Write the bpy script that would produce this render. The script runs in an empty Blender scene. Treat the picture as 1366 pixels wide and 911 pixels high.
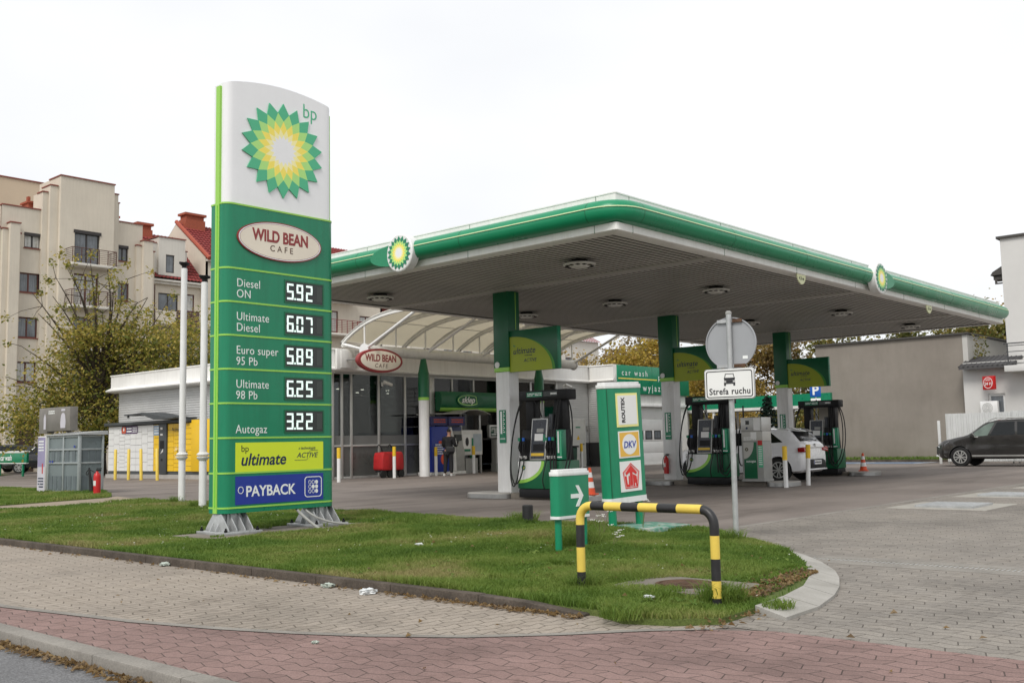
import bpy, bmesh, math, random
import numpy as np
from mathutils import Vector, Matrix
random.seed(7)
C = bpy.context.scene.collection
SC = bpy.context.scene
PI = math.pi
R = math.radians

# ------------------------------------------------------------------ camera
cam_d = bpy.data.cameras.new('camera')
cam = bpy.data.objects.new('camera', cam_d)
C.objects.link(cam)
cam_d.sensor_width = 36
cam_d.lens = 35.42
cam_d.clip_end = 3000
_pit, _roll, _yaw = 0.100028645, -0.020937, 0.7266260
_F = Vector((math.cos(_yaw)*math.cos(_pit), math.sin(_yaw)*math.cos(_pit), math.sin(_pit)))
_r0 = Vector((math.sin(_yaw), -math.cos(_yaw), 0)); _u0 = _r0.cross(_F)
_r = math.cos(_roll)*_r0 + math.sin(_roll)*_u0
_u = -math.sin(_roll)*_r0 + math.cos(_roll)*_u0
cam.matrix_world = Matrix(((_r.x, _u.x, -_F.x, 0), (_r.y, _u.y, -_F.y, 0), (_r.z, _u.z, -_F.z, 1.22), (0, 0, 0, 1)))
SC.camera = cam

# ------------------------------------------------------------------ world, sun, exposure
SUN_EL, SUN_AZ = R(48), R(200)         # azimuth of the direction the light comes from, counted from +X
w = bpy.data.worlds.new('World'); SC.world = w; w.use_nodes = True
nt = w.node_tree; nt.nodes.clear()
out = nt.nodes.new('ShaderNodeOutputWorld'); bg = nt.nodes.new('ShaderNodeBackground')
sky = nt.nodes.new('ShaderNodeTexSky'); sky.sky_type = 'NISHITA'; sky.sun_disc = False
sky.sun_elevation = SUN_EL; sky.sun_rotation = PI/2 - SUN_AZ
tc = nt.nodes.new('ShaderNodeTexCoord'); mp = nt.nodes.new('ShaderNodeMapping')
mp.inputs['Scale'].default_value = (1, 1, 2.2); mp.inputs['Rotation'].default_value = (0, 0, R(75))
nz = nt.nodes.new('ShaderNodeTexNoise'); nz.inputs['Scale'].default_value = 1.7; nz.inputs['Detail'].default_value = 4
rp = nt.nodes.new('ShaderNodeValToRGB')
rp.color_ramp.elements[0].position = .32; rp.color_ramp.elements[0].color = (8.1, 8.3, 8.6, 1)
rp.color_ramp.elements[1].position = .62; rp.color_ramp.elements[1].color = (9.5, 9.55, 9.65, 1)
mx = nt.nodes.new('ShaderNodeMix'); mx.data_type = 'RGBA'; mx.inputs[0].default_value = .95
L = nt.links.new
L(tc.outputs['Generated'], mp.inputs['Vector']); L(mp.outputs[0], nz.inputs['Vector']); L(nz.outputs['Fac'], rp.inputs[0])
L(sky.outputs[0], mx.inputs[6]); L(rp.outputs[0], mx.inputs[7]); L(mx.outputs[2], bg.inputs[0])
bg.inputs[1].default_value = .1
L(bg.outputs[0], out.inputs[0])
sd = bpy.data.lights.new('sun', 'SUN'); sd.energy = 2.0; sd.angle = R(22); sd.color = (1, .965, .91)
so = bpy.data.objects.new('sun', sd); C.objects.link(so)
_d = Vector((math.cos(SUN_AZ)*math.cos(SUN_EL), math.sin(SUN_AZ)*math.cos(SUN_EL), math.sin(SUN_EL)))
so.rotation_euler = _d.to_track_quat('Z', 'Y').to_euler(); so.location = _d*60
vs = SC.view_settings; vs.view_transform = 'Standard'; vs.look = 'None'; vs.gamma = 1; vs.use_curve_mapping = False
vs.exposure = 0.16

# ------------------------------------------------------------------ helpers: materials
MATS = {}
def nodes_of(name):
    m = bpy.data.materials.new(name); m.use_nodes = True; t = m.node_tree
    b = t.nodes['Principled BSDF']
    return m, t, b
def M(name, rgb, rough=.5, var=.1, scale=3.0, metal=0, bump=0, bscale=60, spec=.5, emit=0, coat=0, streak=0):
    """plain paint / plastic / metal with faint uneven dirt"""
    m, t, b = nodes_of(name)
    N = t.nodes.new; K = t.links.new
    b.inputs['Roughness'].default_value = rough; b.inputs['Metallic'].default_value = metal
    b.inputs['Specular IOR Level'].default_value = spec
    if coat: b.inputs['Coat Weight'].default_value = coat; b.inputs['Coat Roughness'].default_value = .08
    co = N('ShaderNodeTexCoord')
    if var:
        n = N('ShaderNodeTexNoise'); n.inputs['Scale'].default_value = scale; n.inputs['Detail'].default_value = 6; n.inputs['Roughness'].default_value = .65
        K(co.outputs['Object'], n.inputs['Vector'])
        r = N('ShaderNodeMapRange'); r.inputs[1].default_value = .3; r.inputs[2].default_value = .7
        r.inputs[3].default_value = 1-var; r.inputs[4].default_value = 1+var*.5
        K(n.outputs['Fac'], r.inputs[0])
        v = N('ShaderNodeVectorMath'); v.operation = 'SCALE'; v.inputs[0].default_value = rgb[:3]
        K(r.outputs[0], v.inputs['Scale']); K(v.outputs[0], b.inputs['Base Color'])
        if streak:      # rain-washed grime running down; on window panes, bands for curtain folds
            mp_ = N('ShaderNodeMapping'); mp_.inputs['Scale'].default_value = (7, 7, .45); K(co.outputs['Object'], mp_.inputs[0])
            K(mixc(t, 1.0, v.outputs[0], ramp(t, noise(t, mp_.outputs[0], 1.3, 5, .7), [(.34, (1-streak, 1-streak*1.05, 1-streak*1.15)), (.56, (1, 1, 1))]), 'MULTIPLY'), b.inputs['Base Color'])
        r2 = N('ShaderNodeMapRange'); r2.inputs[1].default_value = .3; r2.inputs[2].default_value = .7
        r2.inputs[3].default_value = max(0, rough-.08); r2.inputs[4].default_value = min(1, rough+.12)
        K(n.outputs['Fac'], r2.inputs[0]); K(r2.outputs[0], b.inputs['Roughness'])
    else:
        b.inputs['Base Color'].default_value = (*rgb[:3], 1)
    if bump:
        n2 = N('ShaderNodeTexNoise'); n2.inputs['Scale'].default_value = bscale; n2.inputs['Detail'].default_value = 5
        K(co.outputs['Object'], n2.inputs['Vector'])
        bp_ = N('ShaderNodeBump'); bp_.inputs['Strength'].default_value = bump; bp_.inputs['Distance'].default_value = .01
        K(n2.outputs['Fac'], bp_.inputs['Height']); K(bp_.outputs[0], b.inputs['Normal'])
    if emit:
        b.inputs['Emission Color'].default_value = (*rgb[:3], 1); b.inputs['Emission Strength'].default_value = emit
    MATS[name] = m
    return m

def ramp(t, fac, stops):
    r = t.nodes.new('ShaderNodeValToRGB'); e = r.color_ramp.elements
    while len(e) < len(stops): e.new(.5)
    for i, (p, c) in enumerate(stops):
        e[i].position = p; e[i].color = (*c, 1)
    t.links.new(fac, r.inputs[0]); return r.outputs[0]
def noise(t, co, scale, detail=5, rough=.6):
    n = t.nodes.new('ShaderNodeTexNoise'); n.inputs['Scale'].default_value = scale
    n.inputs['Detail'].default_value = detail; n.inputs['Roughness'].default_value = rough
    t.links.new(co, n.inputs['Vector']); return n.outputs['Fac']
def mixc(t, fac, a, b, mode='MIX'):
    m = t.nodes.new('ShaderNodeMix'); m.data_type = 'RGBA'; m.blend_type = mode
    for i, x in ((0, fac), (6, a), (7, b)):
        if isinstance(x, (int, float)): m.inputs[i].default_value = x
        elif isinstance(x, tuple): m.inputs[i].default_value = (*x, 1)
        else: t.links.new(x, m.inputs[i])
    return m.outputs[2]
def math_(t, op, a, b=None):
    m = t.nodes.new('ShaderNodeMath'); m.operation = op
    for i, x in ((0, a), (1, b)):
        if x is None: continue
        if isinstance(x, (int, float)): m.inputs[i].default_value = x
        else: t.links.new(x, m.inputs[i])
    return m.outputs[0]

def paver_mat(name, c1, c2, joint, bw=.22, bh=.11, amp=.012, wave=.11, rot=0, jw=.006, stain=.3, bumpd=.006):
    """interlocking concrete blocks with wavy sides: brick texture on warped coordinates"""
    m, t, b = nodes_of(name); N = t.nodes.new; K = t.links.new
    co = N('ShaderNodeTexCoord'); mp = N('ShaderNodeMapping'); mp.inputs['Rotation'].default_value = (0, 0, rot)
    K(co.outputs['Object'], mp.inputs['Vector'])
    sp = N('ShaderNodeSeparateXYZ'); K(mp.outputs[0], sp.inputs[0])
    sx = math_(t, 'PINGPONG', sp.outputs[0], wave)        # zigzag along rows
    sx = math_(t, 'MULTIPLY', math_(t, 'SUBTRACT', sx, wave/2), 2*amp/wave*1.0)
    sy = math_(t, 'PINGPONG', sp.outputs[1], bh)
    sy = math_(t, 'MULTIPLY', math_(t, 'SUBTRACT', sy, bh/2), 2*amp/bh)
    cb = N('ShaderNodeCombineXYZ'); K(math_(t, 'ADD', sp.outputs[0], sy), cb.inputs[0]); K(math_(t, 'ADD', sp.outputs[1], sx), cb.inputs[1])
    br = N('ShaderNodeTexBrick'); br.inputs['Scale'].default_value = 1
    br.inputs['Brick Width'].default_value = bw; br.inputs['Row Height'].default_value = bh
    br.inputs['Mortar Size'].default_value = jw; br.inputs['Mortar Smooth'].default_value = .3; br.inputs['Bias'].default_value = 0
    br.inputs['Color1'].default_value = (*c1, 1); br.inputs['Color2'].default_value = (*c2, 1); br.inputs['Mortar'].default_value = (*joint, 1)
    K(cb.outputs[0], br.inputs['Vector'])
    big = noise(t, co.outputs['Object'], .55, 6, .7); fine = noise(t, co.outputs['Object'], 90, 3)
    col = mixc(t, 1.0, br.outputs['Color'], ramp(t, big, [(.3, (1-stain,)*3), (.52, (1, 1, 1)), (.75, (1.06, 1.05, 1.03))]), 'MULTIPLY')
    col = mixc(t, 1.0, col, ramp(t, fine, [(.25, (.72, .72, .72)), (.7, (1.12, 1.12, 1.12))]), 'MULTIPLY')
    mid = noise(t, co.outputs['Object'], 3.2, 6, .75)
    col = mixc(t, 1.0, col, ramp(t, mid, [(.30, (.66, .64, .62)), (.40, (.94, .93, .92)), (.6, (1, 1, 1)), (.74, (1.1, 1.09, 1.07))]), 'MULTIPLY')
    K(col, b.inputs['Base Color']); b.inputs['Roughness'].default_value = .85; b.inputs['Specular IOR Level'].default_value = .3
    bp_ = N('ShaderNodeBump'); bp_.inputs['Strength'].default_value = .7; bp_.inputs['Distance'].default_value = bumpd
    h = math_(t, 'ADD', math_(t, 'MULTIPLY', br.outputs['Fac'], -1), math_(t, 'MULTIPLY', fine, .35))
    K(h, bp_.inputs['Height']); K(bp_.outputs[0], b.inputs['Normal'])
    return m

def ground_mat(name, stops, scale=.5, fine=(.7, 1.2), fscale=120, bump=.3, rough=.9, spec=.25, extra=None):
    m, t, b = nodes_of(name); N = t.nodes.new; K = t.links.new
    co = N('ShaderNodeTexCoord'); o = co.outputs['Object']
    col = ramp(t, noise(t, o, scale, 8, .65), stops)
    f = noise(t, o, fscale, 4, .7)
    col = mixc(t, 1.0, col, ramp(t, f, [(.28, (fine[0],)*3), (.72, (fine[1],)*3)]), 'MULTIPLY')
    if extra: col = extra(t, o, col)
    K(col, b.inputs['Base Color']); b.inputs['Roughness'].default_value = rough; b.inputs['Specular IOR Level'].default_value = spec
    bp_ = N('ShaderNodeBump'); bp_.inputs['Strength'].default_value = bump; bp_.inputs['Distance'].default_value = .01
    K(f, bp_.inputs['Height']); K(bp_.outputs[0], b.inputs['Normal'])
    return m

def leaf_mat(name, cols, nscale=.35):
    """leaf colour from a per-leaf value plus a slow drift through the crown (species/season mix)"""
    m, t, b = nodes_of(name); N = t.nodes.new; K = t.links.new
    at = N('ShaderNodeAttribute'); at.attribute_name = 'tint'
    co = N('ShaderNodeTexCoord')
    f = math_(t, 'ADD', math_(t, 'MULTIPLY', at.outputs['Fac'], .6), math_(t, 'MULTIPLY', noise(t, co.outputs['Object'], nscale, 3), .8))
    f = math_(t, 'SUBTRACT', f, .2)
    n = len(cols); K(ramp(t, f, [(.12 + .76*i/(n-1), c) for i, c in enumerate(cols)]), b.inputs['Base Color'])
    b.inputs['Roughness'].default_value = .6; b.inputs['Specular IOR Level'].default_value = .25
    tr = N('ShaderNodeBsdfTranslucent'); K(b.inputs['Base Color'].links[0].from_socket, tr.inputs['Color'])
    mixs = N('ShaderNodeMixShader'); mixs.inputs[0].default_value = .42
    o = [x for x in t.nodes if x.type == 'OUTPUT_MATERIAL'][0]
    K(b.outputs[0], mixs.inputs[1]); K(tr.outputs[0], mixs.inputs[2]); K(mixs.outputs[0], o.inputs['Surface'])
    return m
def glass_mat(name, tint, refl=.12, rough=.02):
    m, t, b = nodes_of(name); N = t.nodes.new; K = t.links.new
    t.nodes.remove(b)
    tr = N('ShaderNodeBsdfTransparent'); tr.inputs[0].default_value = (*tint, 1)
    gl = N('ShaderNodeBsdfGlossy'); gl.inputs[0].default_value = (.9, .93, .95, 1); gl.inputs['Roughness'].default_value = rough
    fr = N('ShaderNodeFresnel'); fr.inputs[0].default_value = 1.5
    mxs = N('ShaderNodeMixShader'); o = [x for x in t.nodes if x.type == 'OUTPUT_MATERIAL'][0]
    K(math_(t, 'ADD', fr.outputs[0], refl-.04), mxs.inputs[0]); K(tr.outputs[0], mxs.inputs[1]); K(gl.outputs[0], mxs.inputs[2]); K(mxs.outputs[0], o.inputs[0])
    return m

# ------------------------------------------------------------------ helpers: meshes and objects
def rrect(x0, x1, y0, y1, r, n=5):
    p = []
    for cx, cy, a in ((x1-r, y0+r, -90), (x1-r, y1-r, 0), (x0+r, y1-r, 90), (x0+r, y0+r, 180)):
        for i in range(n+1):
            t = R(a + 90*i/n); p.append((cx+r*math.cos(t), cy+r*math.sin(t)))
    return p
def ell(cx, cy, rx, ry, n=40):
    return [(cx+rx*math.cos(2*PI*i/n), cy+ry*math.sin(2*PI*i/n)) for i in range(n)]
class MB:
    def __init__(s): s.v = []; s.f = []; s.m = []
    def add(s, vs, fs, m=0):
        o = len(s.v); s.v += [tuple(x) for x in vs]
        s.f += [tuple(o+i for i in f) for f in fs]; s.m += [m]*len(fs); return s
    def box(s, x0, x1, y0, y1, z0, z1, m=0):
        vs = [(x, y, z) for x in (x0, x1) for y in (y0, y1) for z in (z0, z1)]
        return s.add(vs, [(0, 1, 3, 2), (4, 6, 7, 5), (0, 4, 5, 1), (2, 3, 7, 6), (0, 2, 6, 4), (1, 5, 7, 3)], m)
    def prism(s, p, ax, a, b, m=0):
        n = len(p)
        def P(q, d): return {'x': (d, q[0], q[1]), 'y': (q[0], d, q[1]), 'z': (q[0], q[1], d)}[ax]
        vs = [P(q, a) for q in p] + [P(q, b) for q in p]
        return s.add(vs, [tuple(range(n))[::-1], tuple(range(n, 2*n))] + [(i, (i+1) % n, n+(i+1) % n, n+i) for i in range(n)], m)
    def sheet(s, p, z, m=0): return s.add([(x, y, z) for x, y in p], [tuple(range(len(p)))], m)
    def quad(s, a, b, c, d, m=0): return s.add([a, b, c, d], [(0, 1, 2, 3)], m)
    def tube(s, pts, r, n=10, m=0, caps=True):
        pts = [Vector(p) for p in pts]; k = len(pts)
        rs = r if isinstance(r, (list, tuple)) else [r]*k
        T = [(pts[min(i+1, k-1)]-pts[max(i-1, 0)]).normalized() for i in range(k)]
        a = Vector((0, 0, 1)) if abs(T[0].z) < .9 else Vector((1, 0, 0))
        nrm = T[0].cross(a).normalized(); vs = []
        for i in range(k):
            nrm = (nrm - T[i]*nrm.dot(T[i])).normalized(); bn = T[i].cross(nrm)
            for j in range(n):
                t = 2*PI*j/n; vs.append(pts[i] + (nrm*math.cos(t)+bn*math.sin(t))*rs[i])
        fs = [(i*n+j, i*n+(j+1) % n, (i+1)*n+(j+1) % n, (i+1)*n+j) for i in range(k-1) for j in range(n)]
        if caps: fs += [tuple(range(n))[::-1], tuple((k-1)*n+j for j in range(n))]
        return s.add(vs, fs, m)
    def lathe(s, prof, c=(0, 0, 0), n=24, m=0):
        k = len(prof); vs = [(c[0]+r*math.cos(2*PI*j/n), c[1]+r*math.sin(2*PI*j/n), c[2]+z) for r, z in prof for j in range(n)]
        fs = [(i*n+j, i*n+(j+1) % n, (i+1)*n+(j+1) % n, (i+1)*n+j) for i in range(k-1) for j in range(n)]
        fs += [tuple(range(n))[::-1], tuple((k-1)*n+j for j in range(n))]
        return s.add(vs, fs, m)
    def ring(s, po, pi, ax, a, b, m=0):
        """frame between two outlines of equal length"""
        n = len(po)
        def P(q, d): return {'x': (d, q[0], q[1]), 'y': (q[0], d, q[1]), 'z': (q[0], q[1], d)}[ax]
        vs = [P(q, a) for q in po]+[P(q, a) for q in pi]+[P(q, b) for q in po]+[P(q, b) for q in pi]
        fs = []
        for i in range(n):
            j = (i+1) % n
            fs += [(i, j, n+j, n+i), (2*n+i, 3*n+i, 3*n+j, 2*n+j), (i, 2*n+i, 2*n+j, j), (n+i, n+j, 3*n+j, 3*n+i)]
        return s.add(vs, fs, m)
    def rframe(s, x0, x1, z0, z1, wd, ya, yb, m=0):
        return s.ring([(x0, z0), (x1, z0), (x1, z1), (x0, z1)], [(x0+wd, z0+wd), (x1-wd, z0+wd), (x1-wd, z1-wd), (x0+wd, z1-wd)], 'y', ya, yb, m)
    def xf(s, mat):
        s.v = [tuple(mat @ Vector(p)) for p in s.v]; return s
    def build(s, name, mats, parent=None, loc=(0, 0, 0), rotz=0, smooth=None, bevel=0, rot=None):
        me = bpy.data.meshes.new(name); me.from_pydata(s.v, [], s.f)
        if not isinstance(mats, (list, tuple)): mats = [mats]
        for mm in mats: me.materials.append(mm)
        me.polygons.foreach_set('material_index', s.m)
        bm = bmesh.new(); bm.from_mesh(me)
        bmesh.ops.recalc_face_normals(bm, faces=bm.faces)
        if bevel:
            ed = [e for e in bm.edges if len(e.link_faces) == 2 and e.calc_face_angle(0) > .5]
            bmesh.ops.bevel(bm, geom=ed, offset=bevel, segments=2, affect='EDGES', profile=.5, clamp_overlap=True)
        bm.to_mesh(me); bm.free()
        if smooth is not None or bevel:
            me.polygons.foreach_set('use_smooth', [True]*len(me.polygons)); me.set_sharp_from_angle(angle=R(smooth or 35))
        o = bpy.data.objects.new(name, me); C.objects.link(o)
        o.location = loc; o.rotation_euler = rot or (0, 0, rotz)
        if parent: o.parent = parent
        return o
def tag(o, label, cat, group=None):
    o['label'] = label; o['category'] = cat
    if group: o['group'] = group
    return o
def struct(o, kind='structure'):
    o['kind'] = kind; return o
def thing(name, label, cat, loc=(0, 0, 0), rotz=0, group=None, rot=None):
    o = bpy.data.objects.new(name, None); C.objects.link(o); o.empty_display_size = .2
    o.location = loc; o.rotation_euler = rot or (0, 0, rotz)
    return tag(o, label, cat, group)
def dup(root, loc, rotz=None, label=None):
    def cp(o, parent):
        c = o.copy(); C.objects.link(c)
        if parent: c.parent = parent
        for ch in [x for x in kids.get(o.name, [])]: cp(ch, c)
        return c
    kids = {}
    for o in list(C.objects):
        if o.parent: kids.setdefault(o.parent.name, []).append(o)
    r = cp(root, None); r.location = loc
    if rotz is not None: r.rotation_euler = (0, 0, rotz)
    if label: r['label'] = label
    return r
def text(name, body, size, mat, parent, loc, bold=0, shear=0, spacing=1, sx=1, align='LEFT', rot=(PI/2, 0, 0), ext=.0015):
    cu = bpy.data.curves.new(name, 'FONT'); cu.body = body; cu.size = size; cu.offset = bold*size; cu.shear = shear
    cu.space_character = spacing; cu.extrude = ext; cu.align_x = align; cu.resolution_u = 4
    tmp = bpy.data.objects.new('tmp', cu); C.objects.link(tmp)
    dg = bpy.context.evaluated_depsgraph_get(); dg.update()
    me = bpy.data.meshes.new_from_object(tmp.evaluated_get(dg))
    bpy.data.objects.remove(tmp); bpy.data.curves.remove(cu)
    me.name = name; me.materials.clear(); me.materials.append(mat)
    if sx != 1:
        for v in me.vertices: v.co.x *= sx
    o = bpy.data.objects.new(name, me); C.objects.link(o); o.location = loc; o.rotation_euler = rot
    if parent: o.parent = parent
    return o
def skin(name, chains, mat, parent=None, sub=2, root=0):
    """one smooth skinned surface from a joint graph: verts [(x,y,z,r)], edges"""
    vs, es = chains
    me = bpy.data.meshes.new(name); me.from_pydata([v[:3] for v in vs], es, [])
    o = bpy.data.objects.new(name, me); C.objects.link(o)
    md = o.modifiers.new('s', 'SKIN'); md.use_smooth_shade = True
    for i, v in enumerate(vs):
        k = me.skin_vertices[0].data[i]; rr = v[3] if isinstance(v[3], tuple) else (v[3], v[3]); k.radius = rr; k.use_root = (i == root)
    sb = o.modifiers.new('u', 'SUBSURF'); sb.levels = sub; sb.render_levels = sub
    dg = bpy.context.evaluated_depsgraph_get(); dg.update()
    m2 = bpy.data.meshes.new_from_object(o.evaluated_get(dg)); bpy.data.objects.remove(o)
    m2.name = name; m2.materials.clear(); m2.materials.append(mat)
    m2.polygons.foreach_set('use_smooth', [True]*len(m2.polygons))
    o = bpy.data.objects.new(name, m2); C.objects.link(o)
    if parent: o.parent = parent
    return o
def facade(mb, x0, x1, z0, z1, y, holes, depth=.14, m=0):
    """wall face in the plane y with real openings and their reveals; holes: (x0,x1,z0,z1)"""
    xs = sorted({x0, x1, *[h[0] for h in holes], *[h[1] for h in holes]}); zs = sorted({z0, z1, *[h[2] for h in holes], *[h[3] for h in holes]})
    for i in range(len(xs)-1):
        for j in range(len(zs)-1):
            cx, cz = (xs[i]+xs[i+1])/2, (zs[j]+zs[j+1])/2
            if any(h[0] < cx < h[1] and h[2] < cz < h[3] for h in holes): continue
            mb.quad((xs[i], y, zs[j]), (xs[i+1], y, zs[j]), (xs[i+1], y, zs[j+1]), (xs[i], y, zs[j+1]), m)
    for a, b, c, d in holes:
        mb.quad((a, y, c), (a, y+depth, c), (a, y+depth, d), (a, y, d), m); mb.quad((b, y, c), (b, y, d), (b, y+depth, d), (b, y+depth, c), m)
        mb.quad((a, y, c), (b, y, c), (b, y+depth, c), (a, y+depth, c), m); mb.quad((a, y, d), (a, y+depth, d), (b, y+depth, d), (b, y, d), m)
def window(parent, x0, x1, z0, z1, y, fm, pm, div=2, wd=.07, sill=None, name='window', bars=0):
    b = MB(); b.rframe(x0, x1, z0, z1, wd, y, y+.06)
    for i in range(1, div):
        x = x0+(x1-x0)*i/div; b.box(x-wd*.6, x+wd*.6, y+.004, y+.056, z0+wd, z1-wd)
    f = b.build(name, fm, parent)
    p = MB(); p.box(x0+wd*.8, x1-wd*.8, y+.025, y+.04, z0+wd*.8, z1-wd*.8); p.build('pane', pm, f)
    if sill: MB().box(x0-.05, x1+.05, y-.2, y-.002, z0-.06, z0-.002).build('sill', sill, f)
    return f
def ribs(mb, a, b, z0, z1, pitch, depth, y, ax='x', m=0):
    """cladding with real horizontal ribs; runs along ax from a to b in the plane y (the other axis), outwards negative"""
    z = z0; pr = []
    while z < z1-.001:
        e = min(z+pitch, z1); h = e-z
        pr += [(y, z), (y, z+h*.7), (y+depth, z+h*.78), (y+depth, z+h*.94)]
        z = e
    pr.append((y, z1))
    n = len(pr)
    P = (lambda t, q: (t, q[0], q[1])) if ax == 'x' else (lambda t, q: (q[0], t, q[1]))
    mb.add([P(a, q) for q in pr]+[P(b, q) for q in pr], [(i, i+1, n+i+1, n+i) for i in range(n-1)], m)
def bez(p0, p1, p2, p3, n=14):
    p0, p1, p2, p3 = map(Vector, (p0, p1, p2, p3))
    return [p0*(1-t)**3+p1*3*t*(1-t)**2+p2*3*t*t*(1-t)+p3*t**3 for t in [i/n for i in range(n+1)]]
def boolean(o, cutters):
    for c in cutters:
        md = o.modifiers.new('b', 'BOOLEAN'); md.operation = 'DIFFERENCE'; md.object = c; md.solver = 'EXACT'
    dg = bpy.context.evaluated_depsgraph_get(); dg.update()
    me = bpy.data.meshes.new_from_object(o.evaluated_get(dg)); o.modifiers.clear(); o.data = me
    for c in cutters: bpy.data.objects.remove(c)
    me.polygons.foreach_set('use_smooth', [True]*len(me.polygons)); me.set_sharp_from_angle(angle=R(40))
HEL = [(.0, .30, .10), (.30, .66, .09), (.95, .72, .02)]
def helios(parent, cx, cz, rad, y, mats, th=.012):
    """18-pointed interlaced sunflower emblem; mats: dark green, light green, yellow, white"""
    rr = [1, .79, .62, .46, .33, .24]; b = MB(); st = 2*PI/18
    def P(r, k): a = PI/2 + st*k; return (cx+rad*r*math.cos(a), cz+rad*r*math.sin(a))
    for k in range(18):
        for lay, (o, h) in enumerate(((0, 0), (1, .5), (2, 0))):
            q = [P(rr[lay], k+h), P(rr[lay+1], k+h+.5), P(rr[lay+2], k+h), P(rr[lay+1], k+h-.5)]
            b.prism(q, 'y', y-th, y, lay)
        b.prism([P(rr[3], k+.5), P(rr[4], k+1), P(rr[5], k+.5), P(rr[4], k)], 'y', y-th, y, 4); b.prism([P(rr[4], k), P(rr[5], k+.5), (cx, cz), P(rr[5], k-.5)], 'y', y-th, y, 3)
    return b.build('emblem', mats+[MATS['helios_pale']], parent)
SEG = {'a': (0, 1), 'b': 0, }
def digits(parent, s, x, z, h, y, mat, lit=None):
    """seven-segment numerals"""
    on = {'0': 'abcdef', '1': 'bc', '2': 'abged', '3': 'abgcd', '5': 'afgcd', '6': 'afgedc', '7': 'abc', '8': 'abcdefg', '9': 'abcdfg'}
    b = MB(); wd = h*.50; t = h*.125; g = h*.01; adv = h*.72
    for ch in s:
        if ch == '.':
            b.box(x-h*.165, x-h*.06, y-.003, y, z, z+t); continue
        def hz(zc): b.box(x+t*.12, x+wd-t*.12, y-.003, y, zc-t/2, zc+t/2)
        def vt(xc, za, zb): b.box(xc-t/2, xc+t/2, y-.003, y, za+t/2+g, zb-t/2-g)
        m_ = z+h/2
        for c in on[ch]:
            if c == 'a': hz(z+h-t/2)
            if c == 'g': hz(m_)
            if c == 'd': hz(z+t/2)
            if c == 'f': vt(x+t/2, m_ if 'g' in on[ch] else m_-t/2, z+h-t/2 if 'a' in on[ch] else z+h+t/2)
            if c == 'b': vt(x+wd-t/2, m_ if 'g' in on[ch] else m_-t/2, z+h-t/2)
            if c == 'e': vt(x+t/2, z+t/2, m_ if 'g' in on[ch] else m_)
            if c == 'c': vt(x+wd-t/2, z+t/2 if 'd' in on[ch] else z-t/2, m_ if 'g' in on[ch] else m_-t/2+0)
        x += adv
    return b.build('digits', mat, parent)
def marks(mb, x0, x1, z0, z1, y, rows, m=0, fill=.6, seed=1):
    """rows of tiny unreadable print"""
    rd = random.Random(seed); hh = (z1-z0)/rows
    for i in range(rows):
        z = z1-hh*(i+.5); x = x0
        while x < x1:
            l = rd.uniform(.06, .25)*(x1-x0); e = min(x1, x+l)
            if rd.random() < fill+.2: mb.box(x, e, y-.0015, y, z-hh*.25, z+hh*.25, m)
            x = e+.03*(x1-x0)

# ------------------------------------------------------------------ materials
green = M('station_green', (.005, .215, .105), .30, .07, 2, streak=.13); dgreen = M('deep_green', (.003, .115, .045), .35, .08, 2)
cgreen = M('canopy_green', (.005, .235, .105), .28, .08, 1.2); fwhite = M('fascia_white', (.86, .85, .82), .42, .08, .9, streak=.07)
lime = M('lime', (.31, .62, .09), .4, .05)
hgreen = M('helios_green', (.075, .45, .24), .4, .05); hlight = M('helios_light', (.42, .74, .22), .4, .04); hyel = M('helios_yellow', (.92, .76, .13), .4, .04)
hpal = M('helios_pale', (.93, .86, .42), .4, .04)
white = M('white_paint', (.80, .80, .79), .38, .07, 2.5, streak=.10); offwhite = M('old_white', (.74, .735, .705), .5, .12, 1.2, streak=.09)
pwhite = M('sign_white', (.83, .83, .84), .35, .03, 1.5, streak=.015)
letter = M('letter_white', (.82, .84, .82), .5, 0); black = M('black_plastic', (.008, .008, .009), .5, .2, 6, spec=.28); rubber = M('rubber', (.010, .010, .010), .65, .25, 8)
ink = M('black_ink', (.015, .015, .018), .5, 0); navy = M('navy_ink', (.008, .02, .06), .5, 0)
galv = M('galvanised', (.48, .49, .49), .45, .22, 9, metal=.55, bump=.1, bscale=80); steel = M('steel', (.42, .42, .41), .35, .15, 5, metal=.85)
alu = M('aluminium', (.52, .52, .50), .42, .1, 4, metal=.6)
conc = M('concrete', (.36, .34, .30), .9, .25, 3, bump=.4, bscale=40); dconc = M('dirty_concrete', (.20, .175, .145), .92, .35, 2.5, bump=.4, bscale=40)
lconc = M('light_concrete', (.40, .38, .35), .88, .2, 2, bump=.3, bscale=40)
red = M('red_paint', (.52, .012, .012), .35, .1, 5); yel = M('yellow_paint', (.78, .50, .025), .4, .1, 5); yel2 = M('worn_yellow', (.74, .55, .09), .45, .12, 8)
orange = M('cone_orange', (.72, .085, .02), .5, .12, 5); blue = M('blue_sign', (.012, .035, .30), .4, .05); pblue = M('traffic_blue', (.008, .10, .45), .4, .05)
vyel = M('acid_yellow', (.66, .78, .025), .4, .03); dyel = M('banner_lime', (.33, .40, .012), .45, .08, 2)
screen = M('dark_screen', (.02, .026, .022), .2, .2, 10); led = M('led_white', (.75, .92, .85), .5, 0, emit=.55)
gcon = M('grey_box', (.33, .33, .31), .5, .15, 4); dark = M('dark_void', (.012, .012, .012), .8, 0)
cream = M('cream_plaster', (.64, .58, .485), .92, .09, .5, streak=.06, bump=.15, bscale=30); cream2 = M('pale_plaster', (.66, .63, .57), .92, .08, .5, streak=.06, bump=.15, bscale=30)
ochre = M('ochre_plaster', (.60, .49, .36), .92, .08, .4, bump=.1, bscale=30)
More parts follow.
